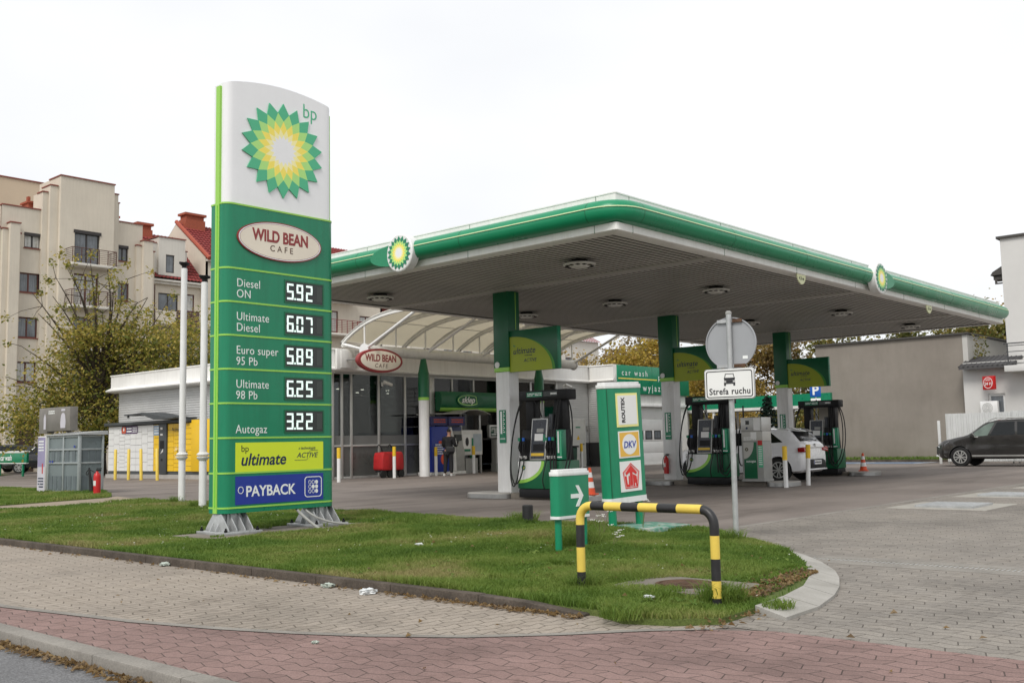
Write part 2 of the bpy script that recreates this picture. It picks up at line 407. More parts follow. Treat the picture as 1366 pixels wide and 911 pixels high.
tile = M('roof_tile', (.22, .026, .024), .7, .25, 6); brickm = M('chimney_brick', (.34, .085, .045), .85, .3, 14, bump=.4, bscale=40); coping = M('coping_red', (.24, .07, .05), .7, .15, 5)
wframe = M('brown_frame', (.10, .028, .02), .5, .1, 5); dframe = M('dark_frame', (.03, .025, .023), .5, .1, 5); railm = M('rail_brown', (.09, .035, .025), .6, .15, 6)
bglass = M('window_glass', (.16, .18, .20), .06, .5, .9, spec=.7, streak=.45); curtain = M('curtained_glass', (.52, .52, .49), .2, .3, 2.5, spec=.7, streak=.4)  # streak bands drawn into the pane colour as curtain folds
shopglass = glass_mat('shop_glass', (.34, .36, .35), .05); frosted = M('frosted_panel', (.10, .104, .098), .3, .12, 2)
membrane_m = None
def membrane():
    m, t, b = nodes_of('membrane'); K = t.links.new
    b.inputs['Base Color'].default_value = (.72, .69, .60, 1); b.inputs['Roughness'].default_value = .6
    tr = t.nodes.new('ShaderNodeBsdfTranslucent'); tr.inputs[0].default_value = (.80, .76, .66, 1)
    mxs = t.nodes.new('ShaderNodeMixShader'); mxs.inputs[0].default_value = .55
    o = [x for x in t.nodes if x.type == 'OUTPUT_MATERIAL'][0]
    K(b.outputs[0], mxs.inputs[1]); K(tr.outputs[0], mxs.inputs[2]); K(mxs.outputs[0], o.inputs[0]); return m
membrane_m = membrane()

# ================================================================== GROUND
m_ground = ground_mat('far_ground', [(.3, (.10, .10, .06)), (.7, (.16, .14, .10))], .15)
m_road = ground_mat('asphalt_road', [(.3, (.12, .12, .122)), (.55, (.155, .155, .158)), (.8, (.19, .19, .19))], .8, (.45, 1.6), 75, .6)
def oil(t, o, col):
    s = t.nodes.new('ShaderNodeMapping'); s.inputs['Scale'].default_value = (.10, .55, 1); t.links.new(o, s.inputs[0])
    return mixc(t, 1.0, col, ramp(t, noise(t, s.outputs[0], 1.1, 7, .7), [(.28, (.52, .50, .48)), (.5, (1, 1, 1)), (.72, (1.14, 1.12, 1.10))]), 'MULTIPLY')
m_fore = ground_mat('forecourt_asphalt', [(.25, (.138, .117, .104)), (.5, (.195, .168, .150)), (.75, (.235, .204, .183))], .35, (.8, 1.18), 110, .25, .82, .3, oil)
m_walk = paver_mat('pavement_blocks', (.36, .312, .262), (.315, .273, .228), (.15, .127, .10), .20, .10, .016, .10, R(8), .006, .3)
m_red = paver_mat('red_blocks', (.275, .182, .164), (.23, .152, .137), (.09, .064, .056), .22, .11, .019, .11, R(90), .0042, .36)
m_drive = paver_mat('drive_blocks', (.285, .260, .228), (.237, .216, .191), (.10, .088, .074), .22, .11, .019, .11, R(90), .0045, .35)
m_kerb = ground_mat('kerb_stone', [(.3, (.20, .185, .165)), (.7, (.30, .28, .25))], 2.5, (.75, 1.15), 70, .3)
m_dkerb = ground_mat('dark_kerb', [(.3, (.055, .045, .036)), (.55, (.10, .082, .066)), (.8, (.17, .14, .115))], 3, (.6, 1.2), 50, .4)
m_wkerb = ground_mat('pale_kerb', [(.25, (.27, .258, .232)), (.6, (.39, .375, .345))], 1.6, (.85, 1.1), 80, .25)
m_soil = ground_mat('lawn_soil', [(.3, (.075, .105, .026)), (.6, (.105, .135, .036)), (.85, (.15, .145, .055))], 1.2, (.6, 1.4), 60, .6)
m_sand = ground_mat('sandy_path', [(.3, (.25, .205, .155)), (.7, (.35, .29, .22))], 1.5, (.7, 1.2), 70, .5)
m_curbtop = m_kerb

struct(MB().sheet([(-900, -900), (900, -900), (900, 900), (-900, 900)], -.12).build('ground', m_ground))
struct(MB().sheet([(-9, -80), (2.94, -80), (2.94, 150), (-9, 150)], -.062).build('road', m_road))
struct(MB().sheet([(3.04, -80), (130, -80), (130, 110), (3.04, 110)], 0).build('forecourt', m_fore))
kb = MB(); y = -14.0
while y < 60:
    kb.box(2.915, 3.055, y+.003, y+.997, -.12, .017); y += 1.0
struct(kb.build('road_kerb', m_kerb, bevel=.012))
# red cycle path and its edge line
edge = [(3.30, 40), (3.31, 12), (3.34, 9.2), (3.37, 8.44), (3.53, 7.52), (3.63, 6.92), (3.84, 6.15), (4.06, 5.55), (4.27, 5.1), (4.62, 4.55), (5.02, 4.12), (5.44, 3.76), (5.75, 3.42), (5.92, 3.1), (5.92, 2.4), (5.92, -50)]
struct(MB().sheet([(3.05, -50)] + edge[::-1] + [(3.05, 40)], .008).build('cycle_path', m_red))
def offs(path, d):
    o = []
    for i, p in enumerate(path):
        a = Vector(path[max(i-1, 0)]); c = Vector(path[min(i+1, len(path)-1)]); t = (c-a).normalized(); o.append((p[0]-t.y*d, p[1]+t.x*d))
    return o
ed2 = edge[:13]; ed2o = offs(ed2, .075)
es = MB()
for i in range(len(ed2)-1): es.quad((*ed2[i], .0125), (*ed2[i+1], .0125), (*ed2o[i+1], .0125), (*ed2o[i], .0125))
struct(es.build('edging_strip', m_kerb))
struct(MB().sheet(ed2o[::-1] + [(3.3, 40)][0:0] + [(5.70, 40), (5.70, 4.3), (5.62, 3.9)][0:3], .004).build('pavement', m_walk)) if False else None
pw = ed2o + [(5.9, 3.38), (5.9, 4.2), (5.70, 4.6), (5.70, 40)]
struct(MB().sheet(pw, .004).build('pavement', m_walk))
struct(MB().sheet([(5.91, -50), (70, -50), (70, 7.02), (12.49, 7.02), (11.2, 6.6), (9.6, 5.2), (5.91, 3.6)], .004).build('driveway', m_drive))
struct(MB().box(12.49, 69.9, 6.97, 7.09, -.05, .006).build('driveway_edge', m_kerb))
# drainage channel
dr = MB(); dr.box(9.38, 9.618, -30, 5.0, -.05, .0075, 0); dr.box(9.762, 9.96, -30, 5.0, -.05, .0075, 0)
struct(dr.build('drain_kerb', m_kerb))
dg = MB(); dg.box(9.622, 9.758, -30, 5.0, -.05, .002, 0)
yy = -6.0
while yy < 4.98:
    dg.box(9.63, 9.75, yy, yy+.016, .0025, .0065, 1); yy += .045
struct(dg.build('drain_grate', [dark, gcon]))
# lawn
KIN = [(9.92, 5.09), (9.62, 4.85), (9.28, 4.60), (8.9, 4.33), (8.48, 4.10), (8.0, 3.86), (7.5, 3.67), (6.95, 3.56), (6.44, 3.52)]
KOUT = [(9.95, 5.05), (9.72, 4.72), (9.30, 4.36), (8.75, 3.97), (8.32, 3.74), (7.85, 3.53), (7.39, 3.37), (6.85, 3.24), (6.30, 3.22)]
LAWN = [(5.74, 40), (5.74, 4.35), (5.60, 4.05), (5.72, 3.72), (5.95, 3.5)] + KIN[::-1] + [(10.35, 5.55), (10.75, 6.1), (11.4, 6.75), (11.75, 7.35), (11.62, 7.9), (11.3, 8.35), (11.2, 10.2), (11.5, 11.9), (11.8, 15.5), (11.9, 19.0), (12.1, 20.9), (12.15, 22.4), (10.6, 22.1), (9.0, 21.8), (8.1, 23.6), (8.0, 40)]
KLAWN = [(9.35, 24.1), (12.6, 25.2), (13.0, 25.8), (14.2, 28.6), (14.35, 33.5), (14.3, 45), (9.35, 45)]
PATHP = [(7.95, 45), (8.05, 23.58), (8.97, 21.75), (10.6, 22.05), (12.3, 22.38), (13.1, 25.7), (12.6, 25.3), (9.38, 24.2), (9.38, 45)]
struct(MB().prism(LAWN, 'z', -.03, .045).build('lawn', m_soil))
struct(MB().prism(KLAWN, 'z', -.03, .045).build('lawn', m_soil))
struct(MB().sheet(PATHP, .03).build('sandy_path', m_sand))
lk = MB(); y = 4.42
while y < 40:
    lk.box(5.645, 5.745, y+.004, min(y+.996, 40), -.05, .078) if y > 5 else lk.prism([(y+.004, -.05), (y+.996, -.05), (y+.996, .074), (y+.5, .062), (y+.004, .022)], 'x', 5.645, 5.745); y += 1.0
struct(lk.build('lawn_kerb', m_dkerb, bevel=.008))
ck = MB()
for i in range(len(KIN)-1):
    a, b_, c, d = KIN[i], KIN[i+1], KOUT[i+1], KOUT[i]
    g = .012
    def lerp(p, q, t): return (p[0]+(q[0]-p[0])*t, p[1]+(q[1]-p[1])*t)
    a2, b2, c2, d2 = lerp(a, b_, g), lerp(a, b_, 1-g), lerp(d, c, 1-g), lerp(d, c, g)
    zi, zo = .062, .028
    ck.add([(*a2, -.05), (*b2, -.05), (*c2, -.05), (*d2, -.05), (*a2, zi), (*b2, zi), (*c2, zo), (*d2, zo)],
           [(0, 1, 2, 3), (4, 5, 6, 7), (0, 1, 5, 4), (1, 2, 6, 5), (2, 3, 7, 6), (3, 0, 4, 7)])
struct(ck.build('corner_kerb', m_wkerb))
# fuel tank covers let into the driveway
for i, (x0, x1, y0, y1, lab) in enumerate(((17.2, 18.25, 5.42, 6.35, 'steel tank cover plate nearest the lawn in a pale concrete square'), (20.62, 21.62, 5.40, 6.40, 'middle steel tank cover plate in the driveway between two others'), (24.1, 25.1, 5.3, 6.3, 'farthest steel tank cover plate at the right edge of the driveway'))):
    t_ = thing('tank_cover', lab, 'tank cover', ((x0+x1)/2, (y0+y1)/2, 0), 0, 'tank covers in the driveway')
    cx, cy = (x0+x1)/2, (y0+y1)/2; hx, hy = (x1-x0)/2, (y1-y0)/2
    MB().box(-hx-.35, hx+.35, -hy-.3, hy+.35, -.05, .010).build('surround', conc, t_)
    pl = MB(); pl.box(-hx, hx, -hy, hy, .011, .045)
    for k in range(9): pl.box(-hx+.03, hx-.03, -hy+.06+k*hy*.22, -hy+.08+k*hy*.22, .0455, .049)
    pl.build('plate', galv, t_)
mh = thing('manhole', 'round rusty manhole cover in a concrete slab in the lawn by the striped barrier', 'manhole', (6.95, 4.40, .045))
b = MB(); b.prism(rrect(-.38, .36, -.48, .48, .05, 2), 'z', 0, .035); b.build('slab', dconc, mh, smooth=30, bevel=.01)
rust = ground_mat('rust', [(.3, (.06, .035, .022)), (.7, (.14, .08, .05))], 6, (.6, 1.3), 60, .5)
b = MB(); b.lathe([(.235, .036), (.235, .044), (.21, .044), (.21, .038), (.19, .038), (.19, .046), (.14, .048), (.13, .042), (.06, .042), (.05, .048), (.001, .049)], n=36); b.build('cover', rust, mh, smooth=30)
# blue parking bay markings
pm = MB(); m_bay = ground_mat('bay_blue', [(.3, (.11, .16, .25)), (.7, (.16, .21, .29))], 2, (.7, 1.2), 60, .2)
m_line = ground_mat('bay_white', [(.3, (.5, .5, .48)), (.7, (.66, .66, .64))], 3, (.7, 1.1), 60, .2)
pm.sheet([(42.6, 15.5), (45.2, 15.5), (45.2, 23.5), (42.6, 23.5)], .006, 0)
for yy in (15.6, 18.2, 20.8, 23.3): pm.sheet([(42.6, yy), (45.2, yy), (45.2, yy+.14), (42.6, yy+.14)], .0095, 1)
for xx in (42.62, 45.0): pm.sheet([(xx, 15.8), (xx+.14, 15.8), (xx+.14, 23.2), (xx, 23.2)], .0125, 1)
struct(pm.build('bay_marking', [m_bay, m_line]))
struct(MB().box(45.6, 46.95, 2, 24, -.05, .08).build('verge', m_soil)); struct(MB().box(45.45, 45.6, 2, 24, -.05, .11).build('verge_kerb', m_dkerb))
struct(MB().sheet([(17, 53), (23.6, 58), (23.6, 63.5), (17, 63.5)], .05).build('verge', m_soil))
struct(MB().box(16, 23.6, 57.7, 57.9, -.05, .09).build('verge_kerb', m_dkerb)) if False else None

# ------------------------------------------------------------------ grass
def inpoly(px, py, poly):
    r = np.zeros(len(px), bool); n = len(poly); j = n-1
    for i in range(n):
        xi, yi = poly[i]; xj, yj = poly[j]
        with np.errstate(divide='ignore', invalid='ignore'):
            c = ((yi > py) != (yj > py)) & (px < (xj-xi)*(py-yi)/(yj-yi+1e-12)+xi)
        r ^= c; j = i
    return r
rng = np.random.default_rng(3)
def vnoise(x, y, s, seed):
    g = np.random.default_rng(seed).random((64, 64)); u = (x/s) % 63; v = (y/s) % 63
    i = u.astype(int); j = v.astype(int); a = u-i; b = v-j; a = a*a*(3-2*a); b = b*b*(3-2*b)
    return (g[i, j]*(1-a)+g[i+1, j]*a)*(1-b)+(g[i, j+1]*(1-a)+g[i+1, j+1]*a)*b
def blades(name, px, py, pz, h, wd, lean, mat, tint):
    n = len(px); a = rng.random(n)*2*PI; la = rng.random(n)*2*PI
    dx, dy = np.cos(a)*wd/2, np.sin(a)*wd/2; lx, ly = np.cos(la)*lean*h, np.sin(la)*lean*h
    v = np.empty((n, 5, 3)); z0 = pz
    v[:, 0] = np.stack([px-dx, py-dy, z0], 1); v[:, 1] = np.stack([px+dx, py+dy, z0], 1)
    v[:, 2] = np.stack([px+dx*.75+lx*.35, py+dy*.75+ly*.35, z0+h*.6], 1); v[:, 3] = np.stack([px-dx*.75+lx*.35, py-dy*.75+ly*.35, z0+h*.6], 1)
    v[:, 4] = np.stack([px+lx, py+ly, z0+h*(1-.25*lean)], 1)
    me = bpy.data.meshes.new(name); me.vertices.add(n*5); me.vertices.foreach_set('co', v.ravel())
    base = np.arange(n)*5
    lp = np.stack([base, base+1, base+2, base+3, base+3, base+2, base+4], 1).ravel()
    me.loops.add(n*7); me.loops.foreach_set('vertex_index', lp)
    me.polygons.add(n*2); st = np.stack([np.arange(n)*7, np.arange(n)*7+4], 1).ravel(); me.polygons.foreach_set('loop_start', st)
    me.update(calc_edges=True); me.validate()
    at = me.attributes.new('tint', 'FLOAT', 'POINT'); at.data.foreach_set('value', np.repeat(tint, 5).astype(np.float32))
    me.materials.append(mat); o = bpy.data.objects.new(name, me); C.objects.link(o); return o
m_grass = leaf_mat('grass_blade', [(.088, .16, .026), (.132, .215, .036), (.18, .255, .05), (.24, .28, .075), (.34, .30, .13)], .6)
def scatter(poly, dens, xr, yr):
    n = int((xr[1]-xr[0])*(yr[1]-yr[0])*dens); x = rng.uniform(*xr, n); y = rng.uniform(*yr, n)
    k = inpoly(x, y, poly); return x[k], y[k]
def lawn_blades():
    X, Y = [], []
    for yr, d in (((3.4, 7), 7000), ((7, 10), 4200), ((10, 14), 2600), ((14, 19), 1800), ((19, 28), 1000)):
        x, y = scatter(LAWN, d, (5.5, 12.4), yr); X.append(x); Y.append(y)
    x, y = scatter(KLAWN, 700, (9.3, 14.5), (23.7, 36)); X.append(x); Y.append(y)
    x = np.concatenate(X); y = np.concatenate(Y)
    keep = ~(((x > 6.64+.12*vnoise(x, y, .15, 91)) & (x < 7.34-.16*vnoise(x, y, .17, 92)) & (y > 3.95+.12*vnoise(x, y, .14, 93)) & (y < 4.86-.16*vnoise(x, y, .16, 94))))
    keep &= ~((x > 7.2) & (x < 10.3) & (y > 11.7) & (y < 12.75) & (vnoise(x, y, .3, 9) > .18))     # concrete footing of the price sign
    keep &= ~((x > 10.82) & (x < 11.7) & (y > 7.2) & (y < 8.05))
    bare = vnoise(x, y, .5, 5)*.6+vnoise(x, y, .16, 6)*.4
    keep &= bare > .20
    keep &= ~((x > 6.72) & (x < 8.5) & (y < 3.98+(x-7.0)*.15+.25*(vnoise(x, y, .22, 77)-.5)) & (rng.random(len(x)) < .96))                 # dry patch by the pale kerb
    x, y = x[keep], y[keep]; n = len(x)
    hh = .028+.045*vnoise(x, y, .45, 11)+.02*rng.random(n)
    tall = vnoise(x, y, .9, 12); hh *= .75+.75*tall
    hh += .03*((x-5.8 < .12) | (x > 11.0))*rng.random(n); hh *= np.where(y < 4.2, .62, 1)
    return x, y, hh
gx, gy, gh = lawn_blades()
nG = len(gx)
gd = np.hypot(gx, gy)
dry = np.clip((vnoise(gx, gy, .8, 21)-.5)*1.1+(vnoise(gx, gy, .25, 22)-.5)*.5+.42+.35*(rng.random(nG)-.5), 0, 1)
grass = blades('grass', gx, gy, np.full(nG, .044), gh, .004+.00055*gd, .25+.5*rng.random(nG), m_grass, dry)
struct(grass, 'stuff')
# verge grass along the grey wall
vx = rng.uniform(45.65, 46.9, 5200); vy = rng.uniform(3, 23.8, 5200)
struct(blades('grass', vx, vy, np.full(5200, .08), .06+.16*rng.random(5200), np.full(5200, .03), .4+.3*rng.random(5200), m_grass, rng.random(5200)*.5), 'stuff')
# tall tufts that stand out of the lawn
def tuft(x, y, n, r, h, label, wd=.007):
    a = rng.random(n)*2*PI; q = np.sqrt(rng.random(n))*r
    o = blades('grass_tuft', q*np.cos(a), q*np.sin(a), np.zeros(n), h*(.5+.6*rng.random(n)), np.full(n, wd), .5+.65*rng.random(n), m_grass, .1+.5*rng.random(n))
    o.location = (x, y, .045); return tag(o, label, 'grass tuft', 'tall grass tufts')
tuft(6.53, 3.83, 560, .17, .19, 'long shaggy grass tuft round the near right foot of the striped barrier', .007)
tuft(6.45, 5.02, 420, .13, .17, 'short grass tuft round the left foot of the striped barrier')
tuft(5.62, 4.05, 350, .16, .12, 'low weedy tuft at the end of the dark lawn kerb')
tuft(6.55, 3.40, 220, .12, .08, 'small flat weed at the end of the pale curved kerb')
tuft(11.35, 9.95, 420, .22, .22, 'grass tuft round the stubby black bollard')
tuft(8.95, 7.05, 500, .25, .26, 'dry pale grass tuft between the feet of the arrow sign')
tuft(10.25, 5.85, 300, .13, .20, 'weedy tuft at the foot of the traffic sign post')
tuft(11.75, 20.4, 320, .16, .22, 'grass tuft at the foot of the left flagpole'); tuft(11.1, 18.5, 320, .15, .2, 'grass tuft at the foot of the right flagpole')
# broad-leaved weeds pressed into the turf
wv, wf, wt_ = [], [], []
wx, wy = scatter(LAWN, 5.5, (5.8, 12), (3.7, 20))
for x, y in zip(wx, wy):
    if 6.5 < x < 7.4 and 3.9 < y < 4.9 or (7.2 < x < 10.3 and 11.7 < y < 12.8): continue
    nl = random.randint(5, 9); L_ = random.uniform(.04, .09); tn = random.random()
    for k in range(nl):
        a = 2*PI*k/nl+random.uniform(-.3, .3); c, s = math.cos(a), math.sin(a); l = L_*random.uniform(.7, 1.2); w_ = l*.2; up = random.uniform(.01, .035); o = len(wv); z = .055+.02*random.random()
        wv += [(x, y, z), (x+c*l*.55-s*w_, y+s*l*.55+c*w_, z+up), (x+c*l, y+s*l, z+up*.5), (x+c*l*.55+s*w_, y+s*l*.55-c*w_, z+up)]; wf.append((o, o+1, o+2, o+3)); wt_ += [tn*.5]*4
b = MB(); b.v, b.f, b.m = wv, wf, [0]*len(wf); wo = b.build('weeds', m_grass); wo.data.attributes.new('tint', 'FLOAT', 'POINT').data.foreach_set('value', wt_); struct(wo, 'stuff')
# flowering yarrow stems by the card sign
fl = M('yarrow_white', (.70, .69, .64), .7, .1); stemm = M('weed_stem', (.16, .17, .06), .7, .2)
def yarrow(x, y, h, lab):
    t_ = thing('yarrow', lab, 'wildflower', (x, y, .05), 0, 'white wildflowers by the signs')
    b = MB(); hd = MB()
    for k in range(5):
        a = random.random()*6.3; r_ = .03+.10*random.random(); hh = h*(.6+.45*random.random()); p = (r_*math.cos(a), r_*math.sin(a), hh)
        b.tube(bez((0, 0, 0), (0, 0, hh*.4), (p[0]*.6, p[1]*.6, hh*.7), p, 6), .0022, 5)
        for q in range(10):
            dx, dy = random.gauss(0, .018), random.gauss(0, .018); hd.lathe([(.002, 0), (.006, .003), (.004, .006), (.001, .008)], (p[0]+dx, p[1]+dy, p[2]+random.gauss(0, .004)), 6)
    b.build('stem', stemm, t_); hd.build('flower_head', fl, t_)
for x, y, h, lab in ((10.2, 7.6, .42, 'tall white yarrow left of the card sign'), (9.7, 7.3, .3, 'white yarrow between arrow sign and card sign'), (10.9, 7.5, .40, 'white yarrow in front of the right leg of the card sign'), (9.0, 6.6, .2, 'low white yarrow near the arrow sign leg')): yarrow(x, y, h, lab)
# daisies: too many to count
n = 420; dx_, dy_ = scatter(LAWN, 9, (5.8, 12), (3.6, 20)); b = MB()
for x, y in zip(dx_, dy_):
    if vnoise(np.array([x]), np.array([y]), 1.1, 31)[0] < .52: continue
    z = .045+random.uniform(.03, .06); s = random.uniform(.005, .008)*(1+.03*math.hypot(x, y)); b.add([(x+s*math.cos(k*PI/3), y+s*math.sin(k*PI/3), z+random.uniform(0, .006)) for k in range(6)], [(0, 1, 2, 3, 4, 5)])
struct(b.build('daisies', fl), 'stuff')
# fallen leaves
m_leaf = leaf_mat('fallen_leaf', [(.15, .085, .035), (.23, .145, .06), (.33, .23, .11), (.25, .18, .11), (.12, .075, .045)], 3)
def litter_leaves(pts, smin, smax):
    b = MB(); tints = []
    for x, y, z in pts:
        s = random.uniform(smin, smax); a = random.random()*6.3; up = s*random.uniform(.1, .6); w_ = s*random.uniform(.35, .6)
        c, d = math.cos(a), math.sin(a)
        def q(u, v, zz): return (x+c*u-d*v, y+d*u+c*v, z+zz)
        b.add([q(-s/2, 0, 0), q(0, -w_/2, up*.5), q(s/2, 0, up*.2), q(0, w_/2, up)], [(0, 1, 2), (0, 2, 3)]); tints += [random.random()]*4
    o = b.build('fallen_leaves', m_leaf); at = o.data.attributes.new('tint', 'FLOAT', 'POINT'); at.data.foreach_set('value', tints); return struct(o, 'stuff')
pts = []
for i in range(2600):
    y = random.uniform(3.5, 15); pts.append((2.90-abs(random.gauss(0, .045)), y, -.058+random.random()*.012))
for i in range(330):
    y = 4.4+abs(random.gauss(0, 1.1)); pts.append((5.63-abs(random.gauss(0, .05)), y, .008+random.random()*.01))
for i in range(140): pts.append((5.62-abs(random.gauss(0, .06)), random.uniform(5, 15), .008))
for i in range(900):
    x = random.uniform(6.75, 8.35); pts.append((x, 3.66+(x-6.75)*.17+abs(random.gauss(.08, .13)), .05+random.random()*.02))
for i in range(70): pts.append((random.uniform(5.8, 9), random.uniform(3.8, 9), .075+random.random()*.02))
for i in range(40): pts.append((random.uniform(3.2, 8), random.uniform(1, 9), .014))
for i in range(60): pts.append((random.uniform(5.55, 6.4), 3.46+random.gauss(0, .06), .03))
litter_leaves(pts, .025, .06)
# ================================================================== APARTMENT BUILDINGS
def prow(p, X0):  # shift helper
    return [(a-X0, b) for a, b in p]
def balcony(parent, x0, x1, z, y, dep=1.05, h=1.0, mat=None):
    """slab with a bar railing; slab and railing are the two parts"""
    sl = MB(); sl.box(x0, x1, y-dep, y-.003, z-.16, z); sl.build('balcony_slab', cream2, parent, bevel=.01)
    rl = MB(); m = x0+.04, x1-.04; yy = y-dep+.04
    for k in range(8):
        zz = z+.12+k*(h-.12)/7; r = .028 if k == 7 else .014
        rl.tube([(m[0], y, zz), (m[0], yy, zz)], r, 6); rl.tube([(m[0], yy, zz), (m[1], yy, zz)], r, 6); rl.tube([(m[1], yy, zz), (m[1], y, zz)], r, 6)
    n = max(2, int((x1-x0)/.55))
    for i in range(n+1):
        x = m[0]+(m[1]-m[0])*i/n; rl.box(x-.02, x+.02, yy-.03, yy+.01, z-.14, z+h)
    rl.build('balcony_railing', mat or railm, parent)
X0 = 30.5
apt = thing('apartment_building', 'cream stepped apartment block with pilasters and balconies behind the big yellowing tree', 'building', (X0, 66, 0))
walls = MB()
lw = [(27.04, 28.1, 14.42, 15.36), (26.74, 28.05, 11.5, 12.78), (26.72, 28.02, 8.58, 9.9), (26.71, 28.0, 5.72, 7.02)]
facade(walls, 25.6-X0, 28.6-X0, 0, 17.0, 0, [(a-X0, b-X0, c, d) for a, b, c, d in lw] + [(26.75-X0, 28.4-X0, 0.02, 3.3)], .2)
rw = [(33.35, 34.1, 14.32, 15.36), (33.3, 34.2, 11.55, 12.79), (33.3, 34.2, 8.6, 9.85), (33.3, 34.2, 5.7, 7.0)]
facade(walls, 33.0-X0, 35.15-X0, 0, 17.05, 0, [(a-X0, b-X0, c, d) for a, b, c, d in rw], .2)
facade(walls, 20-X0, 25.6-X0, 0, 15.5, 0, [(22-X0, 23.4-X0, z, z+1.3) for z in (5.7, 8.6, 11.5)], .2)
dr_ = [(29.97, 31.7, 13.62, 15.82), (29.98, 31.66, 10.85, 12.98), (30.0, 31.66, 8.05, 10.1), (30.0, 31.66, 5.2, 7.2)]
facade(walls, 28.98-X0, 32.67-X0, 0, 19.36, -.75, [(a-X0, b-X0, c, d) for a, b, c, d in dr_], .22)
def pil(x0, x1, y, z, m=0): walls.box(x0-X0, x1-X0, y, 1.2, 0, z, m)
walls.box(28.98-X0, 32.67-X0, -.499, 2.5, 16, 19.355); walls.box(28.98-X0, 29.9-X0, -.499, 2.5, 0, 15.99); walls.box(31.75-X0, 32.67-X0, -.499, 2.5, 0, 15.99); walls.quad((28.98-X0, -.75, 0), (28.98-X0, -.5, 0), (28.98-X0, -.5, 19.36), (28.98-X0, -.75, 19.36)); walls.quad((32.67-X0, -.75, 0), (32.67-X0, -.5, 0), (32.67-X0, -.5, 19.36), (32.67-X0, -.75, 19.36))
walls.quad((28.98-X0, -.75, 19.36), (32.67-X0, -.75, 19.36), (32.67-X0, -.4, 19.36), (28.98-X0, -.4, 19.36))
pil(28.42, 28.978, -.48, 18.66); pil(28.05, 28.418, -.22, 18.2); pil(32.672, 33.08, -.48, 18.8); pil(33.082, 33.28, -.22, 18.28)
pil(25.95, 26.55, -.55, 15.8); pil(25.6, 25.948, -.28, 15.4); pil(26.552, 26.7, -.28, 15.2); pil(35.0, 35.7, -.5, 15.86); pil(34.62, 34.998, -.25, 15.5); pil(35.702, 35.95, -.25, 15.2)
walls.box(20-X0, 25.6-X0, .21, 12, 0, 15.45); walls.box(25.6-X0, 28.6-X0, .21, 6, 0, 16.95); walls.box(33-X0, 35.15-X0, .21, 1.0, 0, 17.0); walls.box(33-X0, 35.15-X0, 1.01, 10, 0, 13.4)
walls.build('wall', cream, apt)
cp = MB()
for x0, x1, y0, y1, z in ((25.6, 28.05, -.06, .5, 17.0), (28.93, 32.72, -.82, 1, 19.36), (28.38, 28.93, -.54, .8, 18.66), (28.0, 28.38, -.28, .6, 18.2), (32.72, 33.12, -.54, .8, 18.8), (33.12, 33.33, -.28, .6, 18.28), (33.33, 35.2, -.06, .5, 17.05), (25.9, 26.6, -.6, .3, 15.8), (25.55, 25.9, -.33, .3, 15.4), (26.6, 26.75, -.33, 0, 15.2), (34.96, 35.75, -.56, .3, 15.86), (34.58, 34.96, -.3, .2, 15.5), (35.75, 36.0, -.3, .2, 15.2), (19.9, 25.55, -.06, .4, 15.5)):
    cp.box(x0-X0, x1-X0, y0, y1, z+.003, z+.08)
cp.build('coping', coping, apt)
for i, (a, b_, c, d) in enumerate(lw+rw+[(22, 23.4, z, z+1.3) for z in (5.7, 8.6, 11.5)]):
    dk = i in (0, 4); window(apt, a-X0, b_-X0, c, d, .12, dframe if dk else wframe, bglass if (i*7) % 3 else curtain, 2, .085, coping)
    if dk: MB().box(a-X0-.02, b_-X0+.02, -.03, .12, d-.14, d+.06).build('shutter_box', dframe, apt)
for i, (a, b_, c, d) in enumerate(dr_):
    window(apt, a-X0, b_-X0, c, d, -.6, dframe if i == 0 else wframe, bglass if i != 1 else curtain, 2, .1, None, 'balcony_door')
    balcony(apt, 29.36-X0, 32.42-X0, c-.1, -.75, 1.05, 1.0, railm)
MB().box(29.9-X0, 31.77-X0, -.80, -.6, 15.68, 15.9).build('shutter_box', dframe, apt)
b = MB(); b.tube([(36.05-X0, -.12, 0), (36.05-X0, -.12, 12.9)], .06, 8); b.build('downpipe', railm, apt)
b = MB(); b.tube([(28.75-X0, -.58, 0), (28.75-X0, -.58, 5)], .05, 8); b.build('downpipe', gcon, apt)
gb = MB(); ribs(gb, 26.75-X0, 28.4-X0, .02, 3.3, .42, .03, .15); gb.build('garage_door', M('garage_brown', (.10, .062, .048), .6, .1, 2), apt)
b = MB(); b.box(25.92-X0, 26.3-X0, -.58, -.555, 2.7, 3.02); pl_ = b.build('house_number', blue, apt); text('number', '6', .26, letter, pl_, (26.04-X0, -.584, 2.77))
b = MB()
b.box(27.85-X0, 28.3-X0, 1.5, 2.5, 15, 17.75); b.box(27.75-X0, 28.38-X0, 1.4, 2.6, 17.75, 17.87); b.box(27.95-X0, 28.1-X0, 1.8, 2.1, 17.87, 18.25)
b.build('chimney', brickm, apt)
b = MB(); b.box(33.3-X0, 33.8-X0, 3, 3.8, 16, 18.5); b.box(33.22-X0, 33.9-X0, 2.9, 3.9, 18.5, 18.65); b.box(34.0-X0, 34.6-X0, 2.5, 3.3, 16, 17.9); b.box(33.92-X0, 34.7-X0, 2.4, 3.4, 17.9, 18.05); b.build('chimney', brickm, apt)
b = MB(); b.prism([(.6, 15.5), (4, 17.6), (8, 15.5)], 'x', 20-X0, 28-X0); b.build('roof', tile, apt)

rear = thing('apartment_building', 'plain ochre block rising behind the stepped cream building at the far left', 'building', (25, 79, 0))
MB().box(-12, 6.15, -6, 6, 0, 20.65).build('wall', ochre, rear); MB().box(-12.1, 6.22, -6.08, 6.1, 20.653, 20.74).build('coping', coping, rear)

